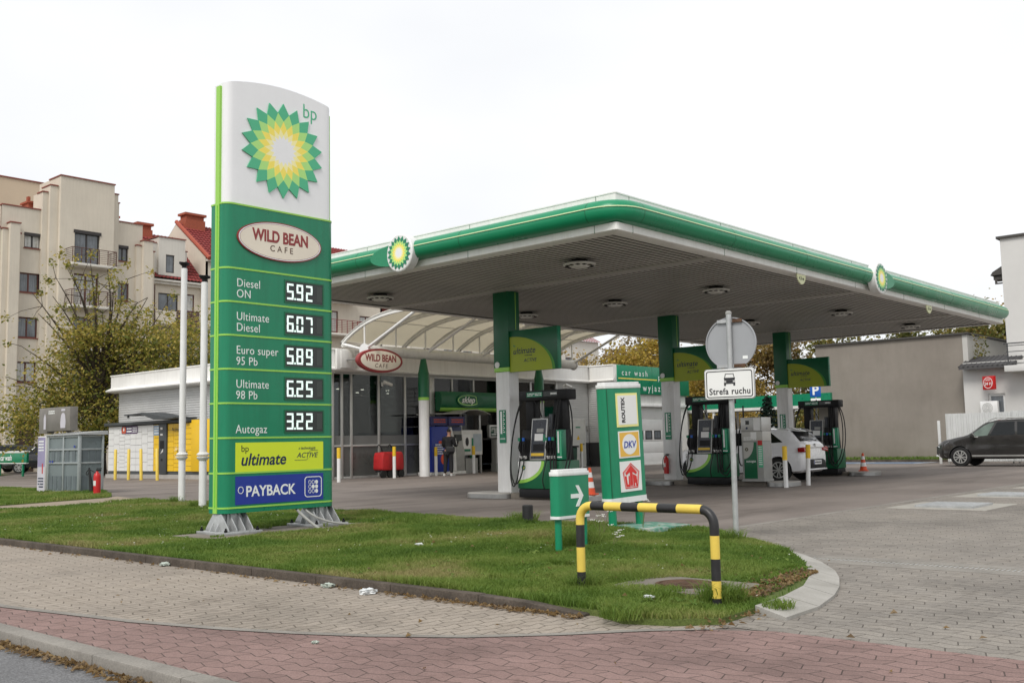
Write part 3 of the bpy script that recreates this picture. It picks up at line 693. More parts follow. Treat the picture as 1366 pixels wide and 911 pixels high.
def tiled_roof(parent, x0, x1, y0, z0, y1, z1, pitch=.3, name='roof', back=True):
    """roof slope with real tile ribs running up the slope"""
    b = MB(); n = int((x1-x0)/pitch); L_ = math.hypot(y1-y0, z1-z0); ny, nz_ = -(z1-z0)/L_, (y1-y0)/L_
    rows = int(L_/.38)
    for j in range(rows):
        t0, t1 = j/rows, (j+1)/rows
        prof = []
        for i in range(n*2+1):
            prof.append((x0+(x1-x0)*i/(2*n), .07 if i % 2 else 0))
        va = [(x, y0+(y1-y0)*t0+ny*(h+.05), z0+(z1-z0)*t0+nz_*(h+.05)) for x, h in prof]; vb = [(x, y0+(y1-y0)*t1+ny*h, z0+(z1-z0)*t1+nz_*h) for x, h in prof]
        k = len(prof); b.add(va+vb, [(i, i+1, k+i+1, k+i) for i in range(k-1)])
    if back: b.quad((x0, y1, z1), (x1, y1, z1), (x1, y1+(y1-y0), z0), (x0, y1+(y1-y0), z0))
    return b.build(name, tile, parent)
X1 = 38.0
red_b = thing('apartment_building', 'cream apartment house with red tiled roof, dormer and brick chimney right of the stepped block', 'building', (X1, 66, 0))
wb = MB(); hs = [(35.98, 36.3, 11.25, 12.5), (36.75, 38.3, 11.2, 12.49), (38.88, 39.63, 11.3, 12.59), (36.75, 38.3, 7.2, 9.2), (38.9, 39.6, 7.2, 9.2)]
facade(wb, 35.95-X1, 40.2-X1, 0, 13.45, .6, [(a-X1, b_-X1, c, d) for a, b_, c, d in hs], .15)
wb.box(35.95-X1, 40.2-X1, .76, 12, 0, 13.4)
# right wing with its gable towards the left
hs2 = [(50.9, 52.6, 13.9, 16.0-.9), (51.0, 52.6, 10.6, 12.4), (54.95, 56.3, 13.9, 15.15), (54.9, 56.3, 10.8, 12.2), (42.5, 44, 10.8, 12.4), (42.5, 44, 13.4, 14.7), (46, 47.5, 10.8, 12.4), (46, 47.5, 13.4, 14.7)]
facade(wb, 40.2-X1, 57.4-X1, 0, 15.5, .05, [(a-X1, b_-X1, c, d) for a, b_, c, d in hs2], .15)
wb.prism([(.05, 0), (.05, 15.45), (4.3, 18.6), (8.6, 15.45), (8.6, 0)], 'x', 40.2-X1, 40.4-X1); wb.prism([(.05, 0), (.05, 15.45), (4.3, 18.6), (8.6, 15.45), (8.6, 0)], 'x', 57.2-X1, 57.4-X1)
wb.box(40.4-X1, 57.2-X1, .21, 8, 0, 15.4)
wb.build('wall', cream, red_b)
tiled_roof(red_b, 34.2-X1, 40.2-X1, .2, 13.5, 4.6, 17.55); tiled_roof(red_b, 40.25-X1, 57.4-X1, -.35, 15.25, 4.3, 18.72)
b = MB(); b.tube([(40.25-X1, -.4, 15.28), (40.25-X1, 4.35, 18.8)], .16, 8); b.build('verge', M('verge_tile', (.36, .075, .04), .7, .15, 6), red_b)
b = MB(); b.box(35.7-X1, 40.15-X1, .12, .62, 13.28, 13.42); b.box(35.7-X1, 40.15-X1, .3, .62, 13.1, 13.279); b.box(40.2-X1, 57.4-X1, -.3, .04, 15.1, 15.28); b.build('cornice', cream2, red_b, bevel=.02)
dm = MB(); facade(dm, 36.6-X1, 38.7-X1, 13.75, 16.5, .35, [(37.17-X1, 37.84-X1, 13.97, 15.28)], .12); dm.box(36.6-X1, 38.7-X1, .48, 4, 13.75, 16.45); dm.box(36.25-X1, 36.598-X1, .55, 4, 13.75, 16.05); dm.box(35.95-X1, 36.248-X1, .7, 4, 13.75, 15.6); dm.box(38.702-X1, 38.95-X1, .55, 4, 13.75, 15.7); dm.quad((36.6-X1, .35, 13.75), (36.6-X1, .48, 13.75), (36.6-X1, .48, 16.5), (36.6-X1, .35, 16.5)); dm.build('dormer', cream2, red_b)
b = MB(); b.box(36.55-X1, 38.75-X1, .28, 4, 16.503, 16.58); b.box(36.2-X1, 36.549-X1, .5, 4, 16.053, 16.12); b.box(35.9-X1, 36.199-X1, .65, 4, 15.603, 15.67); b.box(38.751-X1, 39-X1, .5, 4, 15.703, 15.77); b.build('coping', coping, red_b)
window(red_b, 37.17-X1, 37.84-X1, 13.97, 15.28, .42, dframe, bglass, 1, .08)
for i, (a, b_, c, d) in enumerate(hs): window(red_b, a-X1, b_-X1, c, d, .68, dframe if i == 1 else wframe, (bglass, bglass, curtain)[i % 3], 2 if b_-a > 1 else 1, .08)
for i, (a, b_, c, d) in enumerate(hs2): window(red_b, a-X1, b_-X1, c, d, .13, wframe, (bglass, curtain)[i % 2], 2, .09)
def chim(x0, x1, y0, z0, z1, p, X):
    b = MB(); b.box(x0-X, x1-X, y0, y0+1, z0, z1-.5); b.box(x0-X+.08, x1-X-.08, y0+.08, y0+.92, z1-.5, z1-.18); b.box(x0-X-.07, x1-X+.07, y0-.07, y0+1.07, z1-.18, z1); b.build('chimney', brickm, p)
chim(37.0, 38.2, 4.2, 15.5, 18.3, red_b, X1); chim(40.6, 42.3, 3.6, 16.5, 19.5, red_b, X1)
b = MB(); b.box(36-X1, 40.15-X1, -.6, -.48, 10.1, 11.05); b.box(36-X1, 40.15-X1, -.479, .59, 10.0, 10.15); b.build('balcony_parapet', cream, red_b)
b = MB()
for k in range(7): b.box(37.5-X1, 39.3-X1, -.66, -.605, 10.05+.165*k, 10.16+.165*k)
b.build('lattice', railm, red_b)
balcony(red_b, 50.3-X1, 54.2-X1, 13.35, .05, 1.3, 1.1, M('rail_red', (.20, .03, .028), .6, .1, 5)); balcony(red_b, 50.3-X1, 54.2-X1, 10.4, .05, 1.3, 1.1, MATS['rail_red'])

far = thing('apartment_building', 'pale apartment block glimpsed through the autumn trees beyond the glazed arch', 'building', (98, 88, 0))
b = MB(); hs3 = [(-15+i*3.4, -13.4+i*3.4, z, z+1.5) for i in range(10) for z in (2.5, 5.5, 8.5, 11.5)]
facade(b, -17, 20, 0, 15.5, 0, hs3, .15); b.box(-17, 20, .16, 10, 0, 15.4); b.build('wall', cream2, far)
for h in hs3[::1]: window(far, *h, .1, wframe, bglass, 2, .1)
tiled_roof(far, -17.3, 20.3, -.4, 15.4, 5, 18.5, .6)

# ================================================================== SHOP
SX, SY = 31.0, 38.0
shop = thing('shop_building', 'white filling station shop with glazed front, dark cladding base and flat white fascia', 'shop', (SX, SY, 0))
def sh(x): return x-SX
FY = 30-SY
wl = MB()
# side wall (ribbed cladding) towards the parcel locker, and the cladding right of the glazing
ribs(wl, 46.1-SY, 30.25-SY, .02, 4.0, .105, -.022, 0, 'y'); wl.v = [(x+23.5-SX if abs(x) < .1 else x, y, z) for x, y, z in wl.v]
clm = M('ribbed_cladding', (.58, .58, .57), .45, .12, .8, metal=.2)
wl.build('cladding', clm, shop)
for xa, xb, za in ((36.9, 37.82, 1.15), (38.92, 39.25, 1.15), (37.82, 38.92, 2.3)):
    b2 = MB(); ribs(b2, sh(xa), sh(xb), za, 4.05, .105, .022, FY); b2.build('cladding', clm, shop)
b3 = MB(); ribs(b3, 28.4-SY, 29.99-SY, 1.15, 4.05, .105, -.022, 0, 'y'); b3.v = [(x+39.27-SX, y, z) for x, y, z in b3.v]; b3.build('cladding', clm, shop)
b = MB(); b.box(sh(36.9), sh(37.8), FY+.01, FY+.2, 0, 1.15); b.box(sh(38.94), sh(39.25), FY+.01, FY+.2, 0, 1.15); b.box(sh(39.28), sh(39.5), 28.37-SY, 29.99-SY, 0, 1.15); b.build('base_wall', brick_dark if 'brick_dark' in globals() else M('dark_base', (.045, .045, .047), .7, .25, 4), shop)
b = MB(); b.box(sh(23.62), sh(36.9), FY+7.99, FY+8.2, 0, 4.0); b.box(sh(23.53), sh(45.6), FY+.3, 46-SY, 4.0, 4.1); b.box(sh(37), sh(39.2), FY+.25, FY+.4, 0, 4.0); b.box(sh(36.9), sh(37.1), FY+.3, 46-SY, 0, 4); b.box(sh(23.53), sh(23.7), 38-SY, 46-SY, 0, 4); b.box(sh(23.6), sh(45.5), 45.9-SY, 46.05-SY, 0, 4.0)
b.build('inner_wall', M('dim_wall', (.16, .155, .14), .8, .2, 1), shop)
b = MB(); b.box(sh(23.6), sh(36.9), FY+.12, FY+7.98, -.03, .012); b.build('floor', M('shop_floor', (.22, .21, .19), .4, .15, 1), shop)
fa = MB()
fa.prism([(FY-.22, 4.02), (FY-.30, 4.06), (FY-.30, 4.12), (FY-.26, 4.16), (FY-.26, 4.76), (FY-.30, 4.80), (FY-.30, 4.85), (FY+.3, 4.85), (FY+.3, 4.02)], 'x', sh(23.2), sh(39.3))
fa.prism([(sh(23.28), 3.95), (sh(22.95), 4.0), (sh(22.92), 4.06), (sh(23.2), 4.2), (sh(23.2), 4.72), (sh(23.16), 4.75), (sh(23.16), 4.8), (sh(23.7), 4.8), (sh(23.7), 3.95)], 'y', FY-.05, 46.35-SY)
fa.prism([(sh(39.25), 4.02), (sh(38.99), 4.06), (sh(38.99), 4.12), (sh(39.02), 4.16), (sh(39.02), 4.76), (sh(38.98), 4.8), (sh(38.98), 4.85), (sh(39.6), 4.85), (sh(39.6), 4.02)], 'y', 28.28-SY, FY-.301)
fa.build('fascia', fwhite, shop, bevel=.006)
b = MB(); b.box(sh(23.5), sh(24.35), FY-.42, FY-.303, 4.06, 4.83); b.box(sh(23.66), sh(24.2), FY-.47, FY-.421, 4.12, 4.78); b.build('fascia_box', offwhite, shop, bevel=.01)
MB().box(sh(23.6), sh(45.5), FY+.31, 45.9-SY, 4.105, 4.4).build('roof', gcon, shop)
# glazing
mull = [23.62, 24.05, 24.5, 25.87, 27.24, 28.42]
fr = MB()
for x in mull: fr.box(sh(x)-.05, sh(x)+.05, FY-.02, FY+.1, 0, 4.02)
fr.box(sh(28.55), sh(28.82), FY-.06, FY+.15, 0, 4.02); fr.box(sh(32.95), sh(33.1), FY-.04, FY+.1, 0, 4.02); fr.box(sh(34.9), sh(35.02), FY-.02, FY+.1, 0, 4.02); fr.box(sh(36.75), sh(36.9), FY-.03, FY+.1, 0, 4.02)
fr.box(sh(23.58), sh(28.54), FY-.015, FY+.09, 1.20, 1.27); fr.box(sh(23.58), sh(28.54), FY-.015, FY+.09, 0, .09); fr.box(sh(23.58), sh(36.74), FY-.01, FY+.08, 3.93, 4.018); fr.box(sh(33.11), sh(36.74), FY-.012, FY+.09, 1.20, 1.27); fr.box(sh(33.11), sh(36.74), FY-.012, FY+.09, 0, .09)
for x in (29.9, 31.2): fr.box(sh(x)-.04, sh(x)+.04, FY-.02, FY+.08, 3.35, 3.93)
for x in (30.4, 31.55): fr.box(sh(x)-.05, sh(x)+.05, FY-.02, FY+.08, 0, 2.6)
fr.build('window_frame', alu, shop, bevel=.004)
for a, b_, z0, z1 in [(mull[i]+.05, mull[i+1]-.05, 1.62, 3.93) for i in range(5)]+[(28.84, 32.94, 3.36, 3.93), (28.84, 30.34, 0.1, 2.56), (30.46, 31.49, .1, 2.56), (31.61, 32.94, .1, 2.56), (33.12, 34.88, .1, 3.93), (35.04, 36.74, .1, 3.93)]:
    MB().box(sh(a), sh(b_), FY+.03, FY+.042, z0, z1).build('shop_window', shopglass, shop)
for a, b_ in [(mull[i]+.05, mull[i+1]-.05) for i in range(5)]:
    p = MB(); p.box(sh(a), sh(b_), FY+.03, FY+.042, .1, 1.195); p.build('frosted_panel', frosted, shop); p = MB(); p.box(sh(a), sh(b_), FY+.03, FY+.041, 1.275, 1.615); p.build('frosted_panel', M('frost_light', (.15, .153, .148), .35, .1, 2) if 'frost_light' not in MATS else MATS['frost_light'], shop)
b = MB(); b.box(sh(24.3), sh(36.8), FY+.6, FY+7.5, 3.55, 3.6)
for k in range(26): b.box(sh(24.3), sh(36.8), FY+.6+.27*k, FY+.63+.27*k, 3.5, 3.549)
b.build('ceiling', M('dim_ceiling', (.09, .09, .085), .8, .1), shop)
lampm = M('shop_lamp', (1, .93, .8), .5, 0, emit=6)
for x in (24.9, 26.2, 27.6, 29.4, 31.5, 34, 36):
    for y in (1.6, 3.4, 5.4): MB().lathe([(.07, 0), (.075, .02), (.05, .03)], (sh(x)+random.uniform(-.3, .3), FY+y, 3.46), 10).build('ceiling_lamp', lampm, shop)
b = MB(); b.tube(ell(0, 0, 1, 1, 3) and [(sh(24.6), FY+.55, 3.5), (sh(36), FY+.55, 3.5)], .03, 6)
for i in range(16):
    x = 24.6+i*.7; b.tube([(sh(x), FY+.55, 3.5), (sh(x+.35), FY+.55, 3.15), (sh(x+.7), FY+.55, 3.5)], .018, 5)
b.tube([(sh(24.6), FY+.55, 3.15), (sh(36), FY+.55, 3.15)], .03, 6); b.build('reflected_truss', alu, shop)  # solid truss behind the glass, standing for the canopy trusses reflected in it
# plates seen inside the glass
p = MB(); p.prism(ell(sh(25.15), 2.75, .28, .3, 30), 'y', FY+.9, FY+.93); p.build('hanging_disc', gcon, shop)
p = MB(); p.prism(ell(sh(26.35), 2.62, .24, .22, 30), 'y', FY+.9, FY+.93); q = p.build('hanging_disc', offwhite, shop); text('lettering', 'CAFE', .15, ink, q, (sh(26.35), FY+.897, 2.57), .02, align='CENTER')
# side door in the cladding
d = MB(); d.box(sh(37.86), sh(38.88), FY-.01, FY+.05, .06, 2.26); dd = d.build('service_door', M('door_white', (.62, .62, .58), .5, .1), shop); MB().rframe(sh(37.8), sh(38.94), 0.0, 2.3, .055, FY-.03, FY+.06).build('door_frame', offwhite, dd); b = MB(); b.box(sh(38.72), sh(38.82), FY-.06, FY-.012, 1.05, 1.12); b.build('handle', steel, dd)
b = MB(); b.prism([(sh(38.26), 1.3), (sh(38.5), 1.3), (sh(38.38), 1.52)], 'y', FY-.016, FY-.011); b.build('warning_triangle', yel, dd)
b = MB(); b.box(sh(38.2), sh(38.56), FY-.016, FY-.011, 1.86, 1.92); b.build('notice', green, dd)
b = MB(); b.box(sh(39.05), sh(39.17), FY-.08, FY-.001, 1.7, 1.95); b.build('switch_box', gcon, shop)
# car wash bay front
CWY = 28.35-SY
cw = MB()
facade(cw, sh(39.28), sh(45.6), 0, 3.45, CWY, [(sh(39.95), sh(44.3), .02, 2.84)], .18)
cw.box(sh(39.28), sh(39.94), CWY+.19, CWY+.6, 0, 3.4); cw.box(sh(44.32), sh(45.6), CWY+.19, CWY+.6, 0, 3.4); cw.box(sh(39.5), sh(45.5), CWY+3, CWY+3.1, 0, 4); cw.quad((sh(45.6), CWY, 0), (sh(45.6), 46-SY, 0), (sh(45.6), 46-SY, 4.8), (sh(45.6), CWY, 4.8))
cw.box(sh(39.3), sh(45.59), CWY+.1, CWY+4, 3.46, 4.7)
cw.build('wash_bay_wall', offwhite, shop)
b = MB(); b.box(sh(39.3), sh(45.62), CWY-.12, CWY-.003, 2.86, 3.0); b.build('wash_bay_lintel', white, shop, bevel=.01)
rd = MB(); y_ = CWY+.14
for k in range(5): rd.box(sh(39.98), sh(44.28), y_, y_+.04, .03+k*.56, .03+k*.56+.552)
rdo = rd.build('roller_door', M('door_panel', (.66, .66, .65), .4, .06), shop, bevel=.006)
for k in range(5):
    x = 40.3+k*.78
    if x < 44: 
        f_ = MB(); f_.rframe(sh(x), sh(x+.6), 1.25, 1.68, .05, y_-.012, y_-.002); fo = f_.build('window', black, rdo); MB().box(sh(x+.045), sh(x+.555), y_-.008, y_-.004, 1.295, 1.635).build('pane', bglass, fo)

sg = thing('wash_sign', 'green fascia sign with white spaced letters and a yellow line over the white roller door', 'sign', (39.3, 28.35, 3.46))
b = MB(); b.box(0.01, 6.3, -.16, -.004, 0, 1.37); b.box(.01, 6.3, -.10, 1.5, 1.372, 1.38); b.build('panel', green, sg, bevel=.006)
for i in range(1, 4): MB().box(i*1.45-.004, i*1.45+.004, -.163, -.1605, .01, 1.36).build('seam', dgreen, sg)
text('lettering', 'car wash', .40, letter, sg, (.30, -.162, .88), .004, spacing=1.55); text('lettering', 'przejazd', .40, letter, sg, (3.42, -.162, .74), .004, spacing=1.5); text('lettering', 'wyjazd', .46, letter, sg, (2.05, -.162, .16), .006, spacing=1.55)
MB().box(.02, 3.3, -.166, -.161, .70, .755).build('stripe', hyel, sg); MB().box(5.3, 6.28, -.166, -.161, .98, 1.06).build('stripe', hyel, sg)

# ================================================================== GLAZED ARCH BETWEEN SHOP AND CANOPY
ar = thing('arched_canopy', 'curved translucent awning on white steel ribs and a long tube in front of the shop', 'awning', (30, 28.6, 0))
AX0, AX1 = 24.0-30, 36.3-30
def arc(t):   # t 0..1 across: y relative to 28.6, z
    a = R(180-44-t*92); return (-(math.cos(a)*4.45)*-1-1.75, 5.08+(math.sin(a)-math.sin(R(44)))*3.05)
ap = []
for i in range(25):
    t = i/24; yy = 1.32-t*9.1; u = abs(2*t-1); ap.append((yy, 5.06+.97*(1-u**3.2)))
mbn = MB(); k = len(ap); mbn.add([(AX0-.02, y, z+.085) for y, z in ap]+[(AX1+.02, y, z+.085) for y, z in ap]+[(AX0-.02, y, z+.10) for y, z in ap]+[(AX1+.02, y, z+.10) for y, z in ap], [(i, i+1, k+i+1, k+i) for i in range(k-1)]+[(2*k+i, 2*k+i+1, 3*k+i+1, 3*k+i) for i in range(k-1)])
mbn.build('membrane', membrane_m, ar, smooth=60)
nr = 9
for i in range(nr):
    x = AX0+(AX1-AX0)*i/(nr-1); b = MB()
    b.ring([(y, z+.075) for y, z in ap]+[(y, z-.075) for y, z in ap[::-1]], [(y, z+.06) for y, z in ap]+[(y, z-.06) for y, z in ap[::-1]], 'x', x-.055, x+.055)
    b.add([(x-.02, y, z-.06) for y, z in ap]+[(x-.02, y, z+.06) for y, z in ap]+[(x+.02, y, z-.06) for y, z in ap]+[(x+.02, y, z+.06) for y, z in ap], [f for j in range(k-1) for f in ((j, j+1, k+j+1, k+j), (2*k+j, 2*k+j+1, 3*k+j+1, 3*k+j))])
    b.build('rib', offwhite, ar)
    b = MB(); b.tube([(x, 0, 4.9), (x, 0, 5.78)], .035, 8); b.build('hanger', offwhite, ar)
for i in range(nr):
    x = AX0+(AX1-AX0)*i/(nr-1)
    if i in (0, nr-1) or i % 2 == 0:
        b = MB(); b.tube([(x, -.05, 4.75), (x, -4.7, 5.35)] if 0 else [(x, -.1, 4.78), (x, -2.9, 5.96)], .055, 10); b.tube([(x, .1, 4.76), (x, 1.25, 5.05)], .05, 10); b.build('strut', white, ar, smooth=40)
b = MB()
for j in (4, 9, 15, 20): b.tube([(AX0, ap[j][0], ap[j][1]+.05), (AX1, ap[j][0], ap[j][1]+.05)], .02, 6)
b.build('purlin', offwhite, ar)
b = MB(); b.tube([(AX0, 1.3, 5.0), (AX1, 1.3, 5.0)], .07, 8); b.tube([(AX0, -7.78, 5.0), (AX1, -7.78, 5.0)], .07, 8); b.build('edge_beam', offwhite, ar)
b = MB(); b.tube([(AX0-.02, 0, 4.72), (AX1+.1, 0, 4.72)], .205, 24); b.build('main_tube', offwhite, ar, smooth=40)
for xx in (AX0-.05, AX1+.08): b = MB(); b.tube([(xx, 0, 4.72), (xx+.05, 0, 4.72)], .245, 24); b.build('end_disc', white, ar, smooth=40)
for x in (26.95-30, 33.9-30):
    b = MB(); b.lathe([(.2, 0), (.2, 2.93)], (x, 0, 0), 28, 0); b.lathe([(.212, 2.93), (.212, 3.04)], (x, 0, 0), 28, 1); b.lathe([(.215, 3.04), (.215, 4.0), (.20, 4.02), (.10, 4.55), (.085, 4.6)], (x, 0, 0), 28, 2); b.build('column', [white, lime, dgreen], ar, smooth=40)

# ================================================================== FORECOURT CANOPY
can = thing('station_canopy', 'large flat forecourt canopy with green rounded edge, white ribbed soffit and three columns', 'canopy', (23.4, 15.1, 0))
CX, CY = 23.4, 15.1
x0, x1, y0, y1 = 13.1-CX, 33.68-CX, 9.33-CY, 18.9-CY
def loop(d, z, rad=.30, n=6):
    r = max(.02, rad+d); return [(x, y, z) for x, y in rrect(x0-d, x1+d, y0-d, y1+d, r, n)]
def sweep(prof, name, mat, parent, smooth=40, rad=.30, closed=False, m=None):
    b = MB(); ls = [loop(d, z, rad) for d, z in prof]; n = len(ls[0]); vs = [p for l in ls for p in l]
    fs = [(i*n+j, i*n+(j+1) % n, (i+1)*n+(j+1) % n, (i+1)*n+j) for i in range(len(ls)-1) for j in range(n)]
    if closed: fs += [((len(ls)-1)*n+j, (len(ls)-1)*n+(j+1) % n, (j+1) % n, j) for j in range(n)]
    b.add(vs, fs); return b.build(name, mat, parent, smooth=smooth)
sweep([(-.28, 4.60), (-.02, 4.60), (0, 4.615), (.0, 4.735), (-.1, 4.735)], 'lower_band', fwhite, can, rad=.06)
sweep([(-.1, 4.74), (.02, 4.737), (.08, 4.75)]+[(.06+.19*math.cos(a), 4.925+.19*math.sin(a)) for a in [R(-62+124*i/12) for i in range(13)]]+[(.03, 5.112), (-.1, 5.115)], 'green_bullnose', cgreen, can, rad=.34)
sweep([(.2475, 4.962), (.2535, 4.962), (.2535, 4.978), (.2475, 4.978)], 'light_line', M('lit_line', (.72, .86, .5), .4, 0), can, rad=.34, closed=True)
sweep([(.2485, 4.948), (.2515, 4.948), (.2515, 4.960), (.2485, 4.960)], 'shadow_gap', dgreen, can, rad=.34, closed=True)  # dark strip on the surface, the shade of the groove put in as colour
sweep([(-.06, 5.10), (-.06, 5.225), (-.05, 5.23), (-.05, 5.25), (-.4, 5.25), (-.4, 5.0)], 'parapet', fwhite, can, rad=.1)
MB().box(x0+.3, x1-.3, y0+.3, y1-.3, 4.95, 5.05).build('roof_deck', gcon, can)
sof = MB(); seams = [16.6-CX, 23.25-CX, 30.05-CX]; segs = [x0+.26]+seams+[x1-.26]
p_ = .14
for i in range(4):
    a, b_ = segs[i]+(.16 if i else 0), segs[i+1]-(.16 if i < 3 else 0); y = y0+.27
    while y < y1-.28:
        e = min(y+p_, y1-.27)
        sof.add([(a, y, 4.625), (a, y+(e-y)*.66, 4.625), (a, y+(e-y)*.68, 4.69), (a, y+(e-y)*.98, 4.69), (a, e, 4.625), (b_, y, 4.625), (b_, y+(e-y)*.66, 4.625), (b_, y+(e-y)*.68, 4.69), (b_, y+(e-y)*.98, 4.69), (b_, e, 4.625)], [(0, 1, 6, 5), (1, 2, 7, 6), (2, 3, 8, 7), (3, 4, 9, 8)]); sof.m[-3:] = [1, 1, 1]; y = e
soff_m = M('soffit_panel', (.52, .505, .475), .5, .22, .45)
sof.build('soffit', [soff_m, M('slat_gap_shade', (.12, .114, .105), .8, .1)], can)  # groove faces coloured dark: the shade between the slats is put into the colour
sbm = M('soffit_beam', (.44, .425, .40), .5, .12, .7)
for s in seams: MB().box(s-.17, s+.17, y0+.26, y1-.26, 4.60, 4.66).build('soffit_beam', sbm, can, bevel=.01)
for (lx, ly) in ((14.9, 11.5), (19.9, 11.5), (26.35, 11.4), (31.4, 11.4), (19.9, 14.3), (26.4, 14.2), (14.9, 17.2), (19.95, 17.2)):
    b = MB(); b.lathe([(.16, 4.625), (.16, 4.58)], (lx-CX, ly-CY, 0), 20, 1); b.lathe([(.10, 4.58), (.29, 4.555), (.31, 4.535), (.30, 4.515), (.17, 4.50), (.16, 4.48), (.06, 4.475)], (lx-CX, ly-CY, 0), 24, 0)
    for q in range(12):
        a_ = q*PI/6; b.box(lx-CX+.24*math.cos(a_)-.03, lx-CX+.24*math.cos(a_)+.03, ly-CY+.24*math.sin(a_)-.03, ly-CY+.24*math.sin(a_)+.03, 4.495, 4.505, 1)
    b.build('canopy_light', [offwhite, black], can, smooth=35)
jb = 0
for xx in [x0+.45+k*2.96 for k in range(7)]:
    b = MB(); b.prism([(y0-.06-.192*math.cos(a), 4.925+.192*math.sin(a)) for a in [R(-62+124*i/12) for i in range(13)]]+[(y0-.06-.18*math.cos(a), 4.925+.18*math.sin(a)) for a in [R(62-124*i/12) for i in range(13)]], 'x', xx-.007, xx+.007); b.box(xx-.004, xx+.004, y0-.003, y0+.02, 4.605, 4.733); b.box(xx-.004, xx+.004, y0+.056, y0+.08, 5.12, 5.248); b.build('joint', dgreen, can)
for yy in [y0+.45+k*2.9 for k in range(4)]:
    b = MB(); b.prism([(x0-.06-.192*math.cos(a), 4.925+.192*math.sin(a)) for a in [R(-62+124*i/12) for i in range(13)]]+[(x0-.06-.18*math.cos(a), 4.925+.18*math.sin(a)) for a in [R(62-124*i/12) for i in range(13)]], 'y', yy-.007, yy+.007); b.box(x0-.003, x0+.02, yy-.004, yy+.004, 4.605, 4.733); b.box(x0+.056, x0+.08, yy-.004, yy+.004, 5.12, 5.248); b.build('joint', dgreen, can)
# clearance discs hanging below the edge
for x in (19.72, 27.22):
    b = MB(); b.prism([(x-CX+.2*math.cos(R(a)), 4.6+.2*math.sin(R(a))) for a in range(180, 361, 12)], 'y', y0+.02, y0+.04); q = b.build('clearance_plate', M('plate_yellow', (.72, .74, .45), .5, .05), can); text('lettering', '4.3 m', .10, ink, q, (x-CX, y0+.018, 4.49), .01, align='CENTER')
# emblems
def emblem(name, fx, fy, rz, dirn):
    e = thing(name, '', 'emblem', (fx, fy, 4.875), rz); b = MB()
    b.tube([(0, .13, 0), (0, -.045, 0), (0, -.06, 0)], [.365, .365, .345], 48); d_ = b.build('emblem_disc', white, e, smooth=30)
    helios(e, 0, .0, .325, -.061, [green, hlight, hyel, pwhite], .012)
    b = MB(); b.prism([(dirn*(.1+.78*math.cos(t)), -.01+.215*math.sin(t)) for t in [R(-90+180*i/24) for i in range(25)]], 'y', -.03, .22); b.build('tube_end', cgreen, e)
    return e
E1 = emblem('canopy_emblem', 12.86, 14.22, R(-90), -1); tag(E1, 'round sunflower emblem on the left edge of the canopy roof, seen nearly face on', 'emblem', 'emblems on the canopy edge')
E2 = emblem('canopy_emblem', 23.23, 9.09, 0, 1); tag(E2, 'round sunflower emblem on the right-hand edge of the canopy roof, seen at a slant', 'emblem', 'emblems on the canopy edge')
# columns
for i, cx in enumerate((16.86, 23.56, 30.28)):
    X, Y = cx-CX, 15.15-CY
    b = MB(); b.box(X-.165, X+.165, Y-.20, Y+.20, .13, 2.80); col = b.build('column', white, can, bevel=.012)
    b = MB(); b.box(X-.19, X+.19, Y-.225, Y+.225, 2.90, 4.61, 0); b.box(X-.188, X+.188, Y-.222, Y+.222, 2.802, 2.898, 1); b.box(X+.05, X+.075, Y-.2285, Y-.2255, 3.75, 4.6, 1); b.build('column_cladding', [dgreen, lime], col, bevel=.006)
    b = MB(); b.box(X-.182, X-.166, Y-.085, Y+.105, 1.22, 1.95, 0); pp = b.build('price_plate', green, col)
    b = MB(); b.box(X-.1835, X-.1825, Y+.02, Y+.07, 1.42, 1.92, 0)
    for k in range(11): b.box(X-.1835, X-.1825, Y-.06+.03*(k % 2), Y-.01, 1.9-k*.045, 1.92-k*.045, 0)
    for k in range(5): b.box(X-.1835, X-.1825, Y-.06+k*.03, Y-.04+k*.03, 1.30, 1.325)
    b.build('price_list', letter, pp)
    b = MB(); b.tube([(X-.19, Y+.12, 2.96), (X-.205, Y+.12, 2.96)], .07, 20); b.build('column_disc', white, col)
    if i == 1: b = MB(); b.tube([(X-.166, Y+.0, 2.72), (X-.185, Y+.0, 2.72)], .075, 20); b.build('column_disc', white, col)
